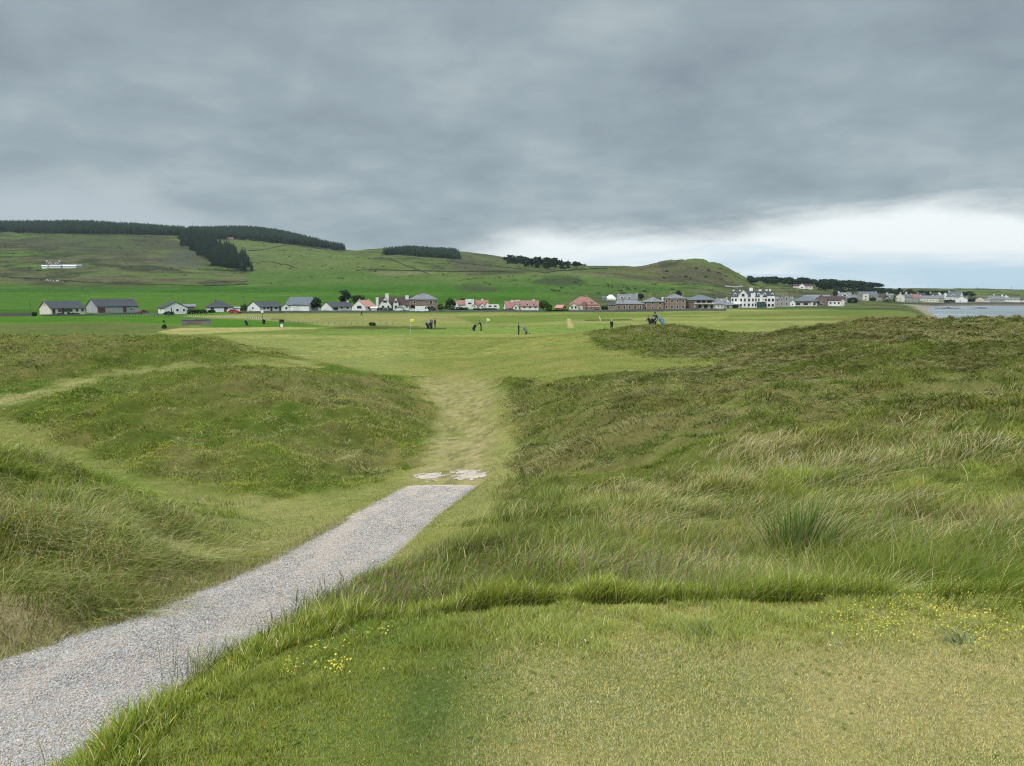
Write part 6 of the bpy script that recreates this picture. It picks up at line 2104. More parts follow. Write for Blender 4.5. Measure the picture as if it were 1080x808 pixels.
# ------------------------------------------------------------------ walls and fences
HEDGE_W = mat_surface('mossy_dyke', (0.035, 0.042, 0.022), (0.060, 0.062, 0.036), 0.2, 0.95)
DYKE = mat_brick('dry_stone', (0.17, 0.165, 0.155), (0.12, 0.115, 0.11), (0.06, 0.06, 0.055), 0.5, 0.2)


def wall_line(name, pix, hgt, thick, label, cat, mat, ymin=120, step=4.0, rag=0.12):
    pts_ = [hit(u, v, ymin) for u, v in pix]
    path = []
    for a, b in zip(pts_[:-1], pts_[1:]):
        n_ = max(2, int((b - a).length / step))
        for k in range(n_):
            q = a.lerp(b, k / n_)
            path.append(Vector((q.x, q.y, gz1(q.x, q.y) + EYE)))
    path.append(pts_[-1])
    org = path[0].copy()
    m = MB()
    rs = random.Random(len(pix) * 7 + int(pix[0][0]))
    ring = []
    for i, p in enumerate(path):
        t = path[min(i + 1, len(path) - 1)] - path[max(i - 1, 0)]
        nrm = Vector((-t.y, t.x, 0)).normalized() * thick / 2
        q = p - org
        hh = hgt * (1 + rs.uniform(-rag, rag))
        ring.append([q - nrm + Vector((0, 0, -0.5)), q + nrm + Vector((0, 0, -0.5)), q + nrm * 0.75 + Vector((0, 0, hh)), q - nrm * 0.75 + Vector((0, 0, hh))])
    vs = [v_ for r_ in ring for v_ in r_]
    fs = []
    for i in range(len(ring) - 1):
        for k in range(4):
            fs.append((4 * i + k, 4 * i + (k + 1) % 4, 4 * i + 4 + (k + 1) % 4, 4 * i + 4 + k))
    fs += [(3, 2, 1, 0), tuple(4 * (len(ring) - 1) + k for k in range(4))]
    m.add(vs, fs)
    return m.build(name, mat, loc=org, label=label, cat=cat)


wall_line('stone_wall', [(-60, 334), (0, 333.6), (34, 333.2)], 1.0, 0.6, 'grey field wall ending at the small dark bush on the far left', 'wall', DYKE)
wall_line('stone_wall', [(44, 333.4), (88, 333.2), (150, 331.5), (166, 332.4)], 0.55, 0.5, 'low wall in front of the far-left bungalow and the grey barn', 'wall', DYKE)
wall_line('stone_wall', [(250, 330.6), (300, 330), (350, 329.6), (400, 329.6), (432, 329.4)], 0.75, 0.5, 'dark garden wall running below the bungalows from the red car to the gabled villa', 'wall', DYKE)
wall_line('stone_wall', [(432, 329.4), (470, 329), (520, 328.6), (575, 329)], 0.6, 0.5, 'low garden wall between the sandstone villa and the olive tree', 'wall', DYKE)
wall_line('stone_wall', [(600, 329.4), (650, 329.2), (700, 328.6), (766, 328)], 0.9, 0.6, 'long grey stone wall below the sandstone houses', 'wall', DYKE)
wall_line('sea_wall', [(945, 320.6), (968, 320.8), (1000, 320.8), (1040, 320.6), (1100, 320.8)], 1.6, 1.2, 'dark sea wall along the far shore of the bay', 'wall', DYKE, 600)
for pix, lab in [
    ([(262, 264.5), (285, 262.5), (320, 260.5), (345, 263.5)], 'field dyke crossing the pale slope under the middle plantation'),
    ([(262, 277), (285, 276.5), (300, 279), (314, 284)], 'broken field dyke below the right end of the hillside wood'),
    ([(400, 271.5), (420, 277), (437, 283.5), (452, 289)], 'field dyke running down the slope beneath the conifer belt'),
    ([(375, 285.6), (430, 286), (480, 287), (545, 287.5)], 'field dyke along the middle of the slope behind the sandstone villa'),
    ([(470, 275.5), (520, 281), (575, 288.5), (640, 283.5)], 'field dyke skirting the ragged skyline wood'),
    ([(0, 291.5), (60, 296), (120, 299.5), (200, 301.5), (262, 300)], 'dyke between the green pasture and the left moor'),
]:
    wall_line('field_dyke', pix, 1.0, 0.9, lab, 'wall', HEDGE_W, 550, 9.0, 0.35)
wall_line('white_roadside_wall', [(765, 302), (783, 302)], 0.9, 0.6, 'short pale roadside wall on the hill just left of the hotel chimneys', 'wall', WHITE_P, 700)


def post_fence(name, pix, n, hgt, rail, label, pm, rm_, ymin=100, pw=0.05):
    pts_ = [hit(u, v, ymin) for u, v in pix]
    seg_ = [(b - a).length for a, b in zip(pts_[:-1], pts_[1:])]
    tot = sum(seg_)
    pos = []
    for k in range(n):
        d = tot * k / (n - 1)
        for (a, b, L) in zip(pts_[:-1], pts_[1:], seg_):
            if d <= L + 1e-6:
                q = a.lerp(b, min(d / L, 1))
                break
            d -= L
        pos.append(Vector((q.x, q.y, gz1(q.x, q.y) + EYE)))
    r_ = empty(name, pos[0], label, 'fence')
    me = None
    for p in pos:
        if me is None:
            me = MB().box(-pw, pw, -pw, pw, -0.3, hgt).mesh('post')
            me.materials.append(pm)
        link('post', me, None, r_, loc=p - pos[0])
    m = MB()
    for a, b in zip(pos[:-1], pos[1:]):
        for z in rail:
            m.tube([a - pos[0] + Vector((0, -pw - 0.012, z)), b - pos[0] + Vector((0, -pw - 0.012, z))], 0.012 if len(rail) > 2 else 0.03, 4)
    m.build('rails', rm_, r_)
    return r_


WOOD_D = mat_surface('weathered_wood', (0.07, 0.06, 0.05), (0.13, 0.115, 0.10), 6, 0.9)
GALV = mat_surface('galvanised_wire', (0.25, 0.26, 0.27), (0.35, 0.36, 0.37), 5, 0.5, metal=0.5)
post_fence('white_fence', [(196, 333.6), (240, 335), (286, 337)], 44, 0.42, (0.3,), 'line of short white posts along the pale grass left of the flagpole', WHITE_P, GALV, pw=0.04)
post_fence('wire_fence', [(286, 337.4), (330, 341.6), (420, 342)], 50, 0.42, (0.2, 0.35, 0.40), 'post and wire fence of thin dark posts beyond the tee board', WOOD_D, GALV, pw=0.03)
post_fence('field_fence', [(100, 333.8), (160, 334.4), (196, 333.8)], 30, 0.7, (0.3, 0.5, 0.65), 'thin post and wire fence below the gable-end bungalow', WOOD_D, GALV, pw=0.06)
# ------------------------------------------------------------------ poles, masts, cars, cattle
BLACK_P = mat_surface('black_plastic', (0.012, 0.012, 0.013), (0.025, 0.025, 0.028), 8, 0.45)
NAVY = mat_surface('navy_cloth', (0.012, 0.016, 0.030), (0.022, 0.028, 0.050), 8, 0.9)
BLACK_C = mat_surface('black_cloth', (0.010, 0.010, 0.012), (0.022, 0.022, 0.024), 8, 0.95)
GREY_C = mat_surface('grey_cloth', (0.14, 0.14, 0.145), (0.20, 0.20, 0.205), 8, 0.95)
BLUE_C = mat_surface('blue_cloth', (0.10, 0.20, 0.33), (0.15, 0.27, 0.42), 8, 0.9)
STEEL = mat_surface('brushed_metal', (0.30, 0.31, 0.32), (0.42, 0.43, 0.44), 8, 0.35, metal=0.8)
SKIN = mat_surface('skin', (0.42, 0.24, 0.17), (0.50, 0.30, 0.22), 12, 0.6)
HAIR_G = mat_surface('white_hair', (0.55, 0.54, 0.52), (0.68, 0.67, 0.65), 20, 0.9)
HAIR_D = mat_surface('dark_hair', (0.02, 0.015, 0.012), (0.04, 0.03, 0.025), 20, 0.8)
YELLOW = mat_surface('yellow_cloth', (0.62, 0.62, 0.04), (0.75, 0.74, 0.06), 5, 0.8)
RUBBER = mat_surface('rubber', (0.015, 0.015, 0.015), (0.03, 0.03, 0.03), 10, 0.9)
RED_CAR = mat_surface('red_car_paint', (0.30, 0.02, 0.025), (0.36, 0.03, 0.035), 2, 0.3, spec=0.5)
WHITE_CAR = mat_surface('white_car_paint', (0.72, 0.72, 0.72), (0.80, 0.80, 0.80), 2, 0.3, spec=0.5)
PALE_TARP = mat_surface('pale_panel', (0.66, 0.65, 0.60), (0.76, 0.75, 0.70), 3, 0.7)


def pole(u, v, vtop, label, ymin, arms=1, wid=0.13, mat=None, lamp=False):
    p = hit(u, v, ymin)
    hgt = (v - vtop) * px2m(p)
    r_ = empty('telegraph_pole', p, label, 'pole')
    MB().tube([(0, 0, -0.6), (0, 0, hgt)], [wid, wid * 0.7], 8).build('shaft', mat or WOOD_D, r_)
    for k in range(arms):
        MB().box(-0.9, 0.9, -wid - 0.09, -wid - 0.002, hgt - 0.45 - k * 0.5, hgt - 0.33 - k * 0.5).build('crossarm', mat or WOOD_D, r_)
    if lamp:
        MB().box(0.0, 1.2, -0.08, 0.08, hgt + 0.01, hgt + 0.14).build('lamp_head', GALV, r_)


pole(257.5, 322, 312, 'thin telegraph pole behind the round green bush in the pasture', 300)
pole(295.5, 322, 313.5, 'thin telegraph pole behind the left end of the blue roof', 300)
pole(32, 325, 315.5, 'lone telegraph pole in the pasture left of the far-left bungalow', 280)
pole(193, 320, 312.5, 'telegraph pole in the pasture above the gable-end bungalow', 330)
pole(561.5, 312, 302.5, 'lone pole on the green slope above the olive tree', 400)
pole(542, 297, 290, 'pole on the slope below the ragged skyline wood', 600)
pole(978.5, 306.5, 301.2, 'left pole standing on the far right skyline', 1200, wid=0.3)
pole(1029.5, 306.5, 303, 'middle pole standing on the far right skyline', 1200, wid=0.3)
pole(1066.5, 306.8, 301.8, 'right pole standing on the far right skyline', 1200, wid=0.3)

# mast on the ridge
p = hit(203, 241, 1300)
r_ = empty('radio_mast', p, 'thin lattice radio mast in the dip between the two skyline plantations', 'mast')
m = MB()
Hm = 10.5 * px2m(p)
for k in range(3):
    w = 2 * math.pi * k / 3
    m.tube([(1.3 * math.cos(w), 1.3 * math.sin(w), -1), (0.3 * math.cos(w), 0.3 * math.sin(w), Hm)], [0.22, 0.16], 5)
for j in range(9):
    z0, z1 = Hm * j / 9, Hm * (j + 1) / 9
    for k in range(3):
        w0, w1 = 2 * math.pi * k / 3, 2 * math.pi * (k + 1) / 3
        r0, r1 = 1.3 - z0 / Hm, 1.3 - z1 / Hm
        m.tube([(r0 * math.cos(w0), r0 * math.sin(w0), z0), (r1 * math.cos(w1), r1 * math.sin(w1), z1)], 0.09, 4)
m.build('lattice', GALV, r_)
for k in range(2):
    MB().tube([(0.5, -0.3, Hm * (0.75 + 0.1 * k)), (0.9, -0.7, Hm * (0.75 + 0.1 * k))], [0.7, 0.75], 10).build('dish', WHITE_P, r_)


def car(u, v, label, paint, rot, van=False, ymin=120, cat='car', name='parked_car'):
    p = hit(u, v, ymin)
    r_ = empty(name, p, label, cat, None, rot)
    L, Wd = (4.8, 1.95) if van else (4.3, 1.75)
    if van:
        body = [(-2.4, 0.35), (2.4, 0.35), (2.4, 1.0), (2.05, 1.25), (1.55, 2.05), (1.3, 2.2), (-2.35, 2.2), (-2.4, 1.9)]
    else:
        body = [(-2.15, 0.35), (2.15, 0.35), (2.15, 0.72), (1.95, 0.86), (1.05, 0.96), (-1.6, 0.98), (-2.1, 0.9)]
    MB().prism(body, -Wd / 2, Wd / 2).build('body', paint, r_)
    if van:
        MB().prism([(1.2, 1.22), (2.0, 1.22), (1.56, 1.95), (1.2, 1.95)], -Wd / 2 - 0.01, Wd / 2 + 0.01).build('window', GLASS, r_)
    else:
        MB().prism([(-1.75, 0.983), (1.0, 0.965), (0.35, 1.42), (-1.2, 1.45)], -Wd / 2 + 0.12, Wd / 2 - 0.12).build('cabin', paint, r_)
        MB().prism([(-1.5, 1.03), (0.8, 1.02), (0.28, 1.36), (-1.15, 1.38)], -Wd / 2 + 0.10, Wd / 2 - 0.10).build('window', GLASS, r_)
    for sx_ in (-1.35, 1.35):
        for sy_ in (-1, 1):
            y_ = sy_ * (Wd / 2 - 0.08)
            t_ = MB().tube([(sx_, y_ - 0.11, 0.32), (sx_, y_ + 0.11, 0.32)], 0.32, 14).build('wheel', RUBBER, r_)
            MB().tube([(sx_, y_ + sy_ * 0.112, 0.32), (sx_, y_ + sy_ * 0.125, 0.32)], 0.19, 10).build('rim', STEEL, t_)
    for sy_ in (-1, 1):
        MB().box(2.152, 2.17, sy_ * 0.62 - 0.15, sy_ * 0.62 + 0.15, 0.55, 0.70).build('headlight', WHITE_P, r_)
    return r_


car(247.5, 330.6, 'red car parked at the right end of the hipped bungalow', RED_CAR, R(-8))
car(150.5, 331.2, 'small dull red car parked at the right end of the grey barn', RED_P, R(80))
car(435, 329.3, 'white car parked between the gabled villa and the sandstone villa', WHITE_CAR, R(4))
car(445, 329.3, 'white van parked before the sandstone villa hedge', WHITE_CAR, R(2), van=True, cat='van', name='parked_van')
car(756, 325.4, 'white car parked below the low pale cottage by the balcony house', WHITE_CAR, R(-6))

# caravan
p = hit(520, 326.6, 200)
r_ = empty('caravan', p, 'long white caravan beside the right end of the rambling white cottage', 'caravan', None, R(3))
MB().prism([(-2.6, 0.45), (2.6, 0.45), (2.75, 1.1), (2.45, 2.0), (2.2, 2.2), (-2.2, 2.2), (-2.6, 1.9), (-2.75, 1.1)], -1.05, 1.05).build('body', PALE_TARP, r_)
for k in (-1.3, 0.9):
    MB().box(k - 0.55, k + 0.55, -1.075, -1.052, 1.15, 1.75).build('window', GLASS, r_)
for s__ in (-1, 1):
    MB().tube([(0, s__ * 0.9 - 0.1, 0.32), (0, s__ * 0.9 + 0.1, 0.32)], 0.32, 12).build('wheel', RUBBER, r_)

# cattle
COW_B = mat_surface('black_hide', (0.012, 0.011, 0.010), (0.03, 0.027, 0.024), 3, 0.9)
COW_W = mat_surface('white_hide', (0.62, 0.60, 0.55), (0.74, 0.72, 0.68), 3, 0.9)


def skin_mesh(name, joints, edges, radii, sub=2, root=0):
    """one continuous body grown round a skeleton"""
    me = bpy.data.meshes.new(name + '_bones')
    me.from_pydata([tuple(j) for j in joints], edges, [])
    o = bpy.data.objects.new(name + '_bones', me)
    COL.objects.link(o)
    o.modifiers.new('grow', 'SKIN').use_smooth_shade = True
    ly = me.skin_vertices[0].data
    for i, r in enumerate(radii):
        rr = r if hasattr(r, '__len__') else (r, r)
        ly[i].radius = rr
        ly[i].use_root = (i == root)
    sb = o.modifiers.new('smooth', 'SUBSURF')
    sb.levels = sb.render_levels = sub
    dg = bpy.context.evaluated_depsgraph_get()
    out = bpy.data.meshes.new_from_object(o.evaluated_get(dg))
    out.name = name
    bpy.data.objects.remove(o)
    bpy.data.meshes.remove(me)
    return out


def cow_mesh(graze):
    J = [(-0.75, 0, 1.12), (-0.3, 0, 1.05), (0.25, 0, 1.05), (0.7, 0, 1.12)]
    Ra = [0.30, 0.38, 0.38, 0.32]
    E = [(0, 1), (1, 2), (2, 3)]
    hd = [(1.05, 0, 0.95), (1.25, 0, 0.5), (1.38, 0, 0.22)] if graze else [(1.05, 0, 1.32), (1.3, 0, 1.45), (1.6, 0, 1.33)]
    k = 4
    J += hd
    Ra += [0.2, 0.16, 0.10]
    E += [(3, 4), (4, 5), (5, 6)]
    for sx_, base in ((-1, 0), (1, 3)):
        for sy_ in (-1, 1):
            i = len(J)
            x0 = J[base][0]
            if sx_ < 0:
                J += [(x0 + 0.02, sy_ * 0.2, 0.78), (x0 - 0.12, sy_ * 0.2, 0.48), (x0 - 0.04, sy_ * 0.2, 0.06)]
            else:
                J += [(x0 - 0.02, sy_ * 0.2, 0.75), (x0, sy_ * 0.2, 0.42), (x0 + 0.02, sy_ * 0.2, 0.06)]
            Ra += [0.15, 0.09, 0.07]
            E += [(base, i), (i, i + 1), (i + 1, i + 2)]
    i = len(J)
    J += [(-1.08, 0, 1.1), (-1.14, 0, 0.55)]
    Ra += [0.05, 0.035]
    E += [(0, i), (i, i + 1)]
    for sy_ in (-1, 1):
        i = len(J)
        q = Vector(hd[1])
        J.append((q.x - 0.02, sy_ * 0.24, q.z + 0.06))
        Ra.append(0.045)
        E.append((5, i))
    return skin_mesh('cow', J, E, Ra, 1, 1)


CG, CS = cow_mesh(True), cow_mesh(False)


def cows(spots, mat, label, group, ymin):
    mm_ = []
    for src in (CG, CS):
        c = src.copy()
        c.materials.clear()
        c.materials.append(mat)
        mm_.append(c)
    for i, (u, v) in enumerate(spots):
        p = hit(u, v, ymin)
        o = link('cow', mm_[i % 2], None, None, label, 'cow', group, loc=p, rotz=rng.uniform(0, 6.28) if i % 3 else 0.2)
        o.scale = (1.1, 1.1, 1.1)


cows([(3, 293), (12, 294), (26.5, 294.8), (29.5, 295), (32.5, 295), (43, 296), (69, 298.2)], COW_B, 'black cow grazing along the upper edge of the far-left pasture', 'black cattle on the left pasture', 500)
cows([(50, 296.6), (53.5, 296.8), (56.5, 297), (60.5, 297.2)], COW_W, 'white cow in the small pale bunch on the far-left pasture', 'white cattle on the left pasture', 500)
cows([(527, 294), (536.5, 292.5), (541, 292)], COW_B, 'dark cow on the green slope below the ragged skyline wood', 'dark cattle on the middle slope', 500)
cows([(582, 307), (585, 308), (589.5, 308), (592, 305)], COW_B, 'dark cow on the pasture above the terracotta hut', 'dark cattle above the hut', 400)

# ------------------------------------------------------------------ golf course furniture
def golf_flag(u, v, hgt, label, mat, flip=1, ymin=60):
    p = hit(u, v, ymin)
    r_ = empty('golf_flag', p, label, 'flag')
    MB().tube([(0, 0, -0.2), (0, 0, hgt)], 0.014, 6).build('pole', WHITE_P, r_)
    nx__, nz__ = 12, 5
    vs, fs = [], []
    for j in range(nz__ + 1):
        for i in range(nx__ + 1):
            t = i / nx__
            vs.append((flip * (0.015 + 0.62 * t), 0.06 * math.sin(t * 7 + j * 0.3) * t, hgt - 0.02 - 0.46 * (j / nz__) - 0.06 * t))
    for j in range(nz__):
        for i in range(nx__):
            a = j * (nx__ + 1) + i
            fs.append((a, a + 1, a + nx__ + 2, a + nx__ + 1))
    o = MB().add(vs, fs).build('flag', mat, r_, smooth=True)
    sm = o.modifiers.new('cloth', 'SOLIDIFY')
    sm.thickness = 0.006
    return r_


golf_flag(433, 352, 2.2, 'yellow flag on a pole marking the nearer golf green', YELLOW, 1)
golf_flag(513.3, 346.5, 1.75, 'small pale yellow flag beyond the golfer with the trolley', mat_surface('pale_yellow_cloth', (0.62, 0.60, 0.22), (0.75, 0.73, 0.35), 5, 0.8), 1)
for u, v in ((632.5, 336), (633, 338.5)):
    p = hit(u, v, 100)
    MB().tube([(0, 0, -0.2), (0, 0, 0.5), (0, 0, 0.62)], [0.07, 0.07, 0.02], 8).build('marker_post', WHITE_P, loc=p, label='upper short white marker post on the far fairway' if v < 337 else 'lower short white marker post on the far fairway', cat='post')
p = hit(667, 336, 100)
MB().tube([(0, 0, -0.2), (0, 0, 0.9), (0, 0, 1.0)], [0.05, 0.05, 0.02], 8).build('marker_post', S_TILE, loc=p, label='orange marker post behind the mound with golfers', cat='post')

# free-standing stone feature
p = hit(207.5, 342.6, 100)
s = px2m(p)
r_ = empty('stone_shelter_wall', p, 'long low wall of grey and reddish stones standing alone left of the flagpole', 'wall', None, -math.atan2(p.x, p.y))
MB().box(-14.3 * s, 14.3 * s, -0.25, 0.25, -0.4, 5.0 * s).build('wall', mat_brick('mixed_stone', (0.24, 0.20, 0.19), (0.15, 0.16, 0.19), (0.30, 0.29, 0.28), 0.7, 0.35), r_)
MB().box(-14.6 * s, 14.6 * s, -0.32, 0.32, 5.0 * s + 0.003, 5.0 * s + 0.16).build('coping', L_SLATE, r_)
MB().box(-9 * s, 5 * s, -0.275, -0.252, 1.0 * s, 3.6 * s).build('stone_panel', mat_brick('red_panel', (0.26, 0.13, 0.11), (0.19, 0.14, 0.14), (0.3, 0.27, 0.25), 0.7, 0.35), r_)

# sapling
p = hit(173, 344.5, 90)
r_ = empty('sapling', p, 'dark wind-bent sapling at the left edge of the fairway', 'tree')
MB().tube([(0, 0, -0.2), (0.03, 0, 0.4), (0.1, 0, 0.85)], [0.04, 0.035, 0.02], 6).build('trunk', BARK, r_)
pp, rs_ = crown_points(0.33, 0.22, 6, 26, 77)
pp[:, 2] += 0.95
v, f, sz = leaf_quads(pp, 0.07, rs_)
link('crown', mesh_np('crown', v, f, sz), L_DARK, r_)

# flagpole with bin at its foot
p = hit(277, 341.3, 100)
s = px2m(p)
r_ = empty('flagpole', p, 'tall thin pole with a red lower half beside the fairway', 'pole')
MB().tube([(0, 0, -0.3), (0, 0, 11 * s)], 0.05, 8).build('lower_shaft', RED_P, r_)
MB().tube([(0, 0, 11 * s), (0, 0, 22 * s)], [0.045, 0.03], 8).build('upper_shaft', GALV, r_)
MB().box(-0.28, 0.28, -0.045, -0.03, 11.4 * s, 14.0 * s).build('sign_plate', WHITE_P, r_)


def litter_bin(u, v, label, r0, hgt):
    p_ = hit(u, v, 90)
    q = empty('litter_bin', p_, label, 'bin')
    MB().tube([(0, 0, -0.1), (0, 0, hgt * 0.85), (0, 0, hgt * 0.88)], [r0 * 0.85, r0, r0 * 1.06], 14).build('body', BLACK_P, q)
    MB().tube([(0, 0, hgt * 0.885), (0, 0, hgt * 0.97), (0, 0, hgt)], [r0 * 1.02, r0 * 0.8, r0 * 0.2], 14).build('lid', BLACK_P, q)


litter_bin(278.4, 341.6, 'dark litter bin at the foot of the flagpole', 0.32, 0.95)

# tee board
p = hit(297.5, 345.3, 90)
r_ = empty('tee_board', p, 'black tee board on two legs with a white box hung beneath, by the wire fence', 'sign')
for s__ in (-1, 1):
    MB().box(s__ * 0.36 - 0.05, s__ * 0.36 + 0.05, -0.04, 0.04, -0.2, 1.42).build('leg', BLACK_P, r_)
MB().box(-0.44, 0.44, -0.075, -0.043, 0.85, 1.38).build('board', BLACK_P, r_)
MB().prism([(-0.22, 0.05), (0.22, 0.05), (0.26, 0.55), (-0.26, 0.55)], -0.2, 0.12).build('white_box', WHITE_P, r_)

# ------------------------------------------------------------------ trolleys and bags
def golf_bag_obj(loc, rotz, tilt, label, cloth, group):
    r_ = empty('golf_bag', loc, label, 'golf bag', group, rotz)
    T = Matrix.Rotation(tilt, 4, 'Y')
    MB().tube([(0, 0, 0), (0, 0, 0.06), (0, 0, 0.5), (0, 0, 0.82), (0, 0, 0.88)], [0.17, 0.20, 0.19, 0.20, 0.21], 12).xform(T).build('body', cloth, r_, smooth=True)
    MB().box(-0.09, 0.09, -0.27, -0.17, 0.15, 0.5).xform(T).build('pocket', cloth, r_)
    cl = MB()
    for k in range(7):
        w = 2 * math.pi * k / 7
        x_, y_ = 0.085 * math.cos(w), 0.085 * math.sin(w)
        t_ = 1.08 + 0.05 * (k % 3)
        cl.tube([(x_, y_, 0.7), (x_ * 1.5, y_ * 1.5, t_)], 0.010, 5)
        cl.tube([(x_ * 1.5, y_ * 1.5, t_), (x_ * 1.5 + 0.05, y_ * 1.5 + 0.03, t_ + 0.06)], [0.03, 0.045], 6)
    cl.xform(T).build('clubs', STEEL, r_)
    MB().tube([T @ Vector((0.15, 0, 0.72)), T @ Vector((0.27, 0, 0.5)), T @ Vector((0.15, 0, 0.25))], 0.018, 6).build('strap', BLACK_C, r_)
    return r_


def trolley_obj(loc, rotz, label, group):
    r_ = empty('golf_trolley', loc, label, 'golf trolley', group, rotz)
    fr = MB()
    fr.tube([(0.28, 0, 0.12), (-0.25, 0, 0.62), (-0.62, 0, 0.98)], 0.022, 6)
    fr.tube([(0.12, -0.33, 0.15), (0.12, 0.33, 0.15)], 0.018, 6)
    fr.tube([(0.12, 0, 0.15), (0.12, 0, 0.27)], 0.018, 6)
    fr.tube([(0.28, 0, 0.12), (0.62, 0, 0.12)], 0.018, 6)
    fr.build('frame', STEEL, r_)
    MB().tube([(-0.62, -0.14, 0.98), (-0.62, 0.14, 0.98)], 0.022, 6).build('handle', BLACK_P, r_)
    for x_, y_, rw in ((0.12, -0.36, 0.15), (0.12, 0.36, 0.15), (0.62, 0, 0.11)):
        w_ = MB().tube([(x_, y_ - 0.025, rw), (x_, y_ + 0.025, rw)], rw, 14).build('wheel', RUBBER, r_)
        MB().tube([(x_, y_ - 0.028, rw), (x_, y_ + 0.028, rw)], rw * 0.55, 10).build('hub', STEEL, w_)
    return r_


def trolley_and_bag(loc, rotz, lab_t, lab_b, cloth):
    trolley_obj(loc, rotz, lab_t, 'golf trolleys on the course')
    d = Vector((math.cos(rotz), math.sin(rotz), 0))
    golf_bag_obj(Vector(loc) + d * 0.27 + Vector((0, 0, 0.20)), rotz, R(-30), lab_b, cloth, 'golf bags on trolleys')


# ------------------------------------------------------------------ people
def person(loc, rotz, label, top, legs_m, hair_m, pose='stand', skin=None, held=None, hgt=1.75):
    """a standing or walking figure facing local -Y"""
    k = hgt / 1.75
    st = {'stand': 0.05, 'walk': 0.28, 'lean': 0.08}[pose]
    ln = {'stand': 0.02, 'walk': 0.05, 'lean': 0.22}[pose]      # forward lean of the trunk
    J, E, Ra = [], [], []

    def j(p, r, par=None):
        J.append((p[0] * k, p[1] * k, p[2] * k))
        r = r if hasattr(r, '__len__') else (r, r)
        bulk = 1.22 if r[0] > 0.05 and p[2] < 1.47 else 1.0        # loose weatherproofs
        Ra.append((r[0] * k * bulk, r[1] * k * bulk))
        if par is not None:
            E.append((par, len(J) - 1))
        return len(J) - 1
    pel = j((0, 0, 0.95), (0.165, 0.12))
    wai = j((0, -ln * 0.4, 1.12), (0.15, 0.105), pel)
    che = j((0, -ln * 0.9, 1.33), (0.175, 0.115), wai)
    nec = j((0, -ln * 1.15, 1.49), 0.062, che)
    hd0 = j((0, -ln * 1.25 - 0.015, 1.58), (0.075, 0.085), nec)
    hd1 = j((0, -ln * 1.3 - 0.01, 1.69), (0.080, 0.092), hd0)
    j((0, -ln * 1.3 - 0.115, 1.60), 0.018, hd0)                  # nose
    for s_ in (-1, 1):
        j((s_ * 0.088, -ln * 1.25, 1.60), 0.020, hd0)            # ear
        hip = j((s_ * 0.095, 0, 0.88), 0.098, pel)
        f_ = s_ * st
        kn = j((s_ * 0.10, -f_ * 0.55 - 0.03, 0.50), 0.065, hip)
        an = j((s_ * 0.10, -f_ + 0.03, 0.09), 0.045, kn)
        j((s_ * 0.12, -f_ - 0.13, 0.045), (0.045, 0.038), an)
        sh = j((s_ * 0.205, -ln * 0.95, 1.40), 0.062, che)
        if pose == 'lean' or (pose == 'walk' and s_ == 1 and held):
            el_ = j((s_ * 0.25, -ln - 0.16, 1.17), 0.046, sh)
            wr = j((s_ * 0.20, -ln - 0.40, 1.05), 0.034, el_)
            fw = Vector((0, -1, -0.25))
        else:
            el_ = j((s_ * 0.27, -ln * 0.6 + f_ * 0.25, 1.12), 0.046, sh)
            wr = j((s_ * 0.27, -ln * 0.6 + f_ * 0.5 - 0.06, 0.87), 0.033, el_)
            fw = Vector((0, -0.15, -1))
        w0 = Vector(J[wr]) / k
        pa = j(w0 + fw * 0.07, (0.036, 0.022), wr)
        p0 = Vector(J[pa]) / k
        for q in range(4):
            b0 = p0 + Vector((0, 0, 0)) + fw * 0.03 + (Vector((0, 0.028 - 0.019 * q, 0)) if abs(fw.z) > 0.5 else Vector((0.028 - 0.019 * q, 0, 0)))
            m0 = j(b0, 0.010, pa)
            j(b0 + fw * (0.05 + 0.01 * (q in (1, 2))) + Vector((-s_ * 0.015, 0, 0)), 0.008, m0)
        t0 = j(w0 + fw * 0.035 + Vector((-s_ * 0.02, -0.03, 0)), 0.011, wr)
        j(w0 + fw * 0.08 + Vector((-s_ * 0.025, -0.045, 0)), 0.009, t0)
    me = skin_mesh('person', J, E, Ra, 2, pel)
    me.materials.clear()
    for m_ in (top, legs_m, SKIN, BLACK_P):
        me.materials.append(m_)
    # clothes follow the body: jacket, trousers, shoes; bare face and hands
    hands = [Vector(J[i]) for i in range(len(J)) if Ra[i][0] < 0.023 * k and J[i][2] < 1.35 * k]
    for pl in me.polygons:
        c = pl.center
        if c.z < 0.085 * k:
            mi = 3
        elif c.z < 0.93 * k and abs(c.x) < 0.21 * k:
            mi = 1
        elif c.z > 1.475 * k:
            mi = 2
        elif any((c - q).length < 0.075 * k for q in hands):
            mi = 2
        else:
            mi = 0
        pl.material_index = mi
        pl.use_smooth = True
    o = link('person', me, None, None, label, 'person', 'golfers on the course', loc=loc, rotz=rotz)
    hx = Vector((0, (-ln * 1.3 + 0.012) * k, 1.665 * k))
    hb = MB()
    vs, fs = [], []
    nu, nv = 14, 7
    for a in range(nv + 1):
        th = math.pi * 0.62 * a / nv
        for b in range(nu):
            ph = 2 * math.pi * b / nu
            drop = 1.0 if math.sin(ph) > -0.35 else 0.62
            t2 = th * drop
            vs.append((0.097 * k * math.sin(t2) * math.cos(ph), 0.112 * k * math.sin(t2) * math.sin(ph), 0.125 * k * math.cos(t2)))
    for a in range(nv):
        for b in range(nu):
            fs.append((a * nu + b, a * nu + (b + 1) % nu, (a + 1) * nu + (b + 1) % nu, (a + 1) * nu + b))
    hb.add(vs, fs)
    ho = hb.xform(Matrix.Translation(hx)).build('hair', hair_m, o, smooth=True)
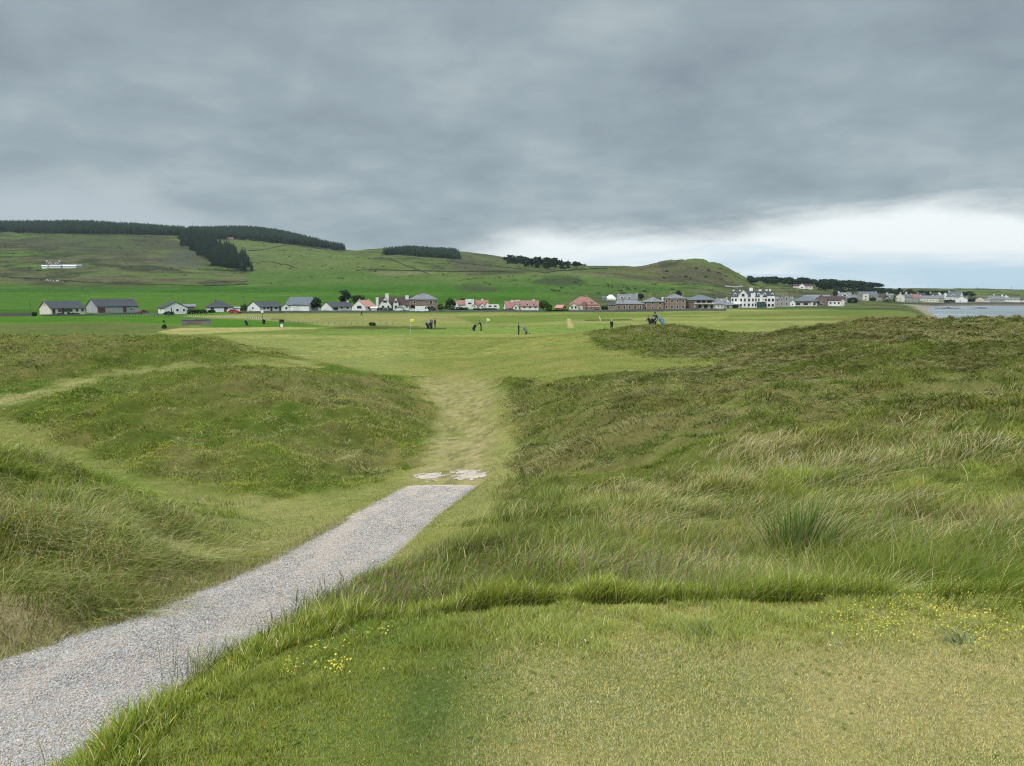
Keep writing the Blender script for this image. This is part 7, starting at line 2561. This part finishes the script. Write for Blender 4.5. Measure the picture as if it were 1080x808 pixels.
    for s_ in (-1, 1):
        MB().box(s_ * 0.032 * k - 0.011, s_ * 0.032 * k + 0.011, -ln * 1.25 * k - 0.106 * k, -ln * 1.25 * k - 0.090 * k, 1.625 * k, 1.638 * k).build('eye', BLACK_P, o)
    MB().box(-0.026 * k, 0.026 * k, -ln * 1.25 * k - 0.100 * k, -ln * 1.25 * k - 0.085 * k, 1.553 * k, 1.562 * k).build('mouth', RED_P, o)
    return o


def spot(u, v, ymin=60):
    return hit(u, v, ymin)


person(spot(547, 353.2), R(90), 'nearest golfer, in black, standing beside a trolley on the fairway', BLACK_C, BLACK_C, HAIR_D, 'stand')
trolley_and_bag(spot(554, 352.6), R(-8), 'golf trolley right of the nearest golfer in black', 'grey and dark golf bag on the trolley right of the nearest golfer', GREY_C)
person(spot(507.5, 349.3), R(-80), 'golfer in navy with bare arms bending toward a trolley in the middle distance', NAVY, BLACK_C, HAIR_D, 'lean')
trolley_and_bag(spot(500.5, 349), R(170), 'golf trolley left of the bending golfer in navy', 'dark golf bag on the trolley left of the bending golfer', BLACK_C)
person(spot(459, 346.6), R(-60), 'golfer in black standing right of the two trolleys near the yellow flag', BLACK_C, BLACK_C, HAIR_D, 'stand')
person(spot(455, 346.2), R(30), 'white-haired golfer in grey behind the two trolleys near the yellow flag', GREY_C, BLACK_C, HAIR_G, 'stand')
trolley_and_bag(spot(450.5, 346.8), R(-15), 'left golf trolley of the pair near the yellow flag', 'black golf bag on the left trolley near the yellow flag', BLACK_C)
trolley_and_bag(spot(453.8, 346.9), R(-10), 'right golf trolley of the pair near the yellow flag', 'navy golf bag on the right trolley near the yellow flag', NAVY)
person(at_Y(645, 124), R(200), 'white-haired golfer in black half hidden behind the left end of the mound', BLACK_C, BLACK_C, HAIR_G, 'stand')
trolley_and_bag(at_Y(663, 112), R(25), 'golf trolley half hidden behind the mound right of the white-haired golfer', 'grey golf bag on the trolley half hidden behind the mound', GREY_C)
person(at_Y(690.5, 84.5), R(160), 'golfer in black between two trolleys on top of the mound', BLACK_C, BLACK_C, HAIR_D, 'stand')
person(at_Y(685.5, 85.5), R(-60), 'golfer in navy stooping over a trolley on top of the mound', NAVY, NAVY, HAIR_D, 'lean', hgt=1.6)
trolley_and_bag(at_Y(687, 83), R(190), 'left golf trolley on top of the mound', 'black golf bag on the left trolley on the mound', BLACK_C)
trolley_and_bag(at_Y(697.5, 83), R(-15), 'right golf trolley on top of the mound', 'blue golf bag on the right trolley on the mound', BLUE_C)
person(spot(381.3, 333.4, 150), R(90), 'distant figure in dark clothes walking on the far fairway below the salmon-roofed cottage', BLACK_C, BLACK_C, HAIR_D, 'walk', hgt=1.6)
trolley_and_bag(spot(259.5, 343.6, 90), R(10), 'lone golf trolley left of the flagpole', 'black golf bag on the lone trolley left of the flagpole', BLACK_C)
# ------------------------------------------------------------------ sea air: one closed box of thin, even haze round everything
m_h, nt_h, out_h = new_mat('sea_air')
pv = nd(nt_h, 'ShaderNodeVolumePrincipled', inp={'Color': (0.78, 0.88, 1.0, 1), 'Density': 5.0e-5, 'Anisotropy': 0.2})
nt_h.links.new(pv.outputs[0], out_h.inputs['Volume'])
zlo, zhi = float(Z1.min()) + EYE - 1.0, float(Z1.max()) + EYE + 30.0
MB().box(-7000, 7000, -120, 5400, min(zlo, SEA + EYE - 1.0), zhi).build('haze', m_h, None, kind='stuff', label='thin sea haze softening the far hills', cat='haze')
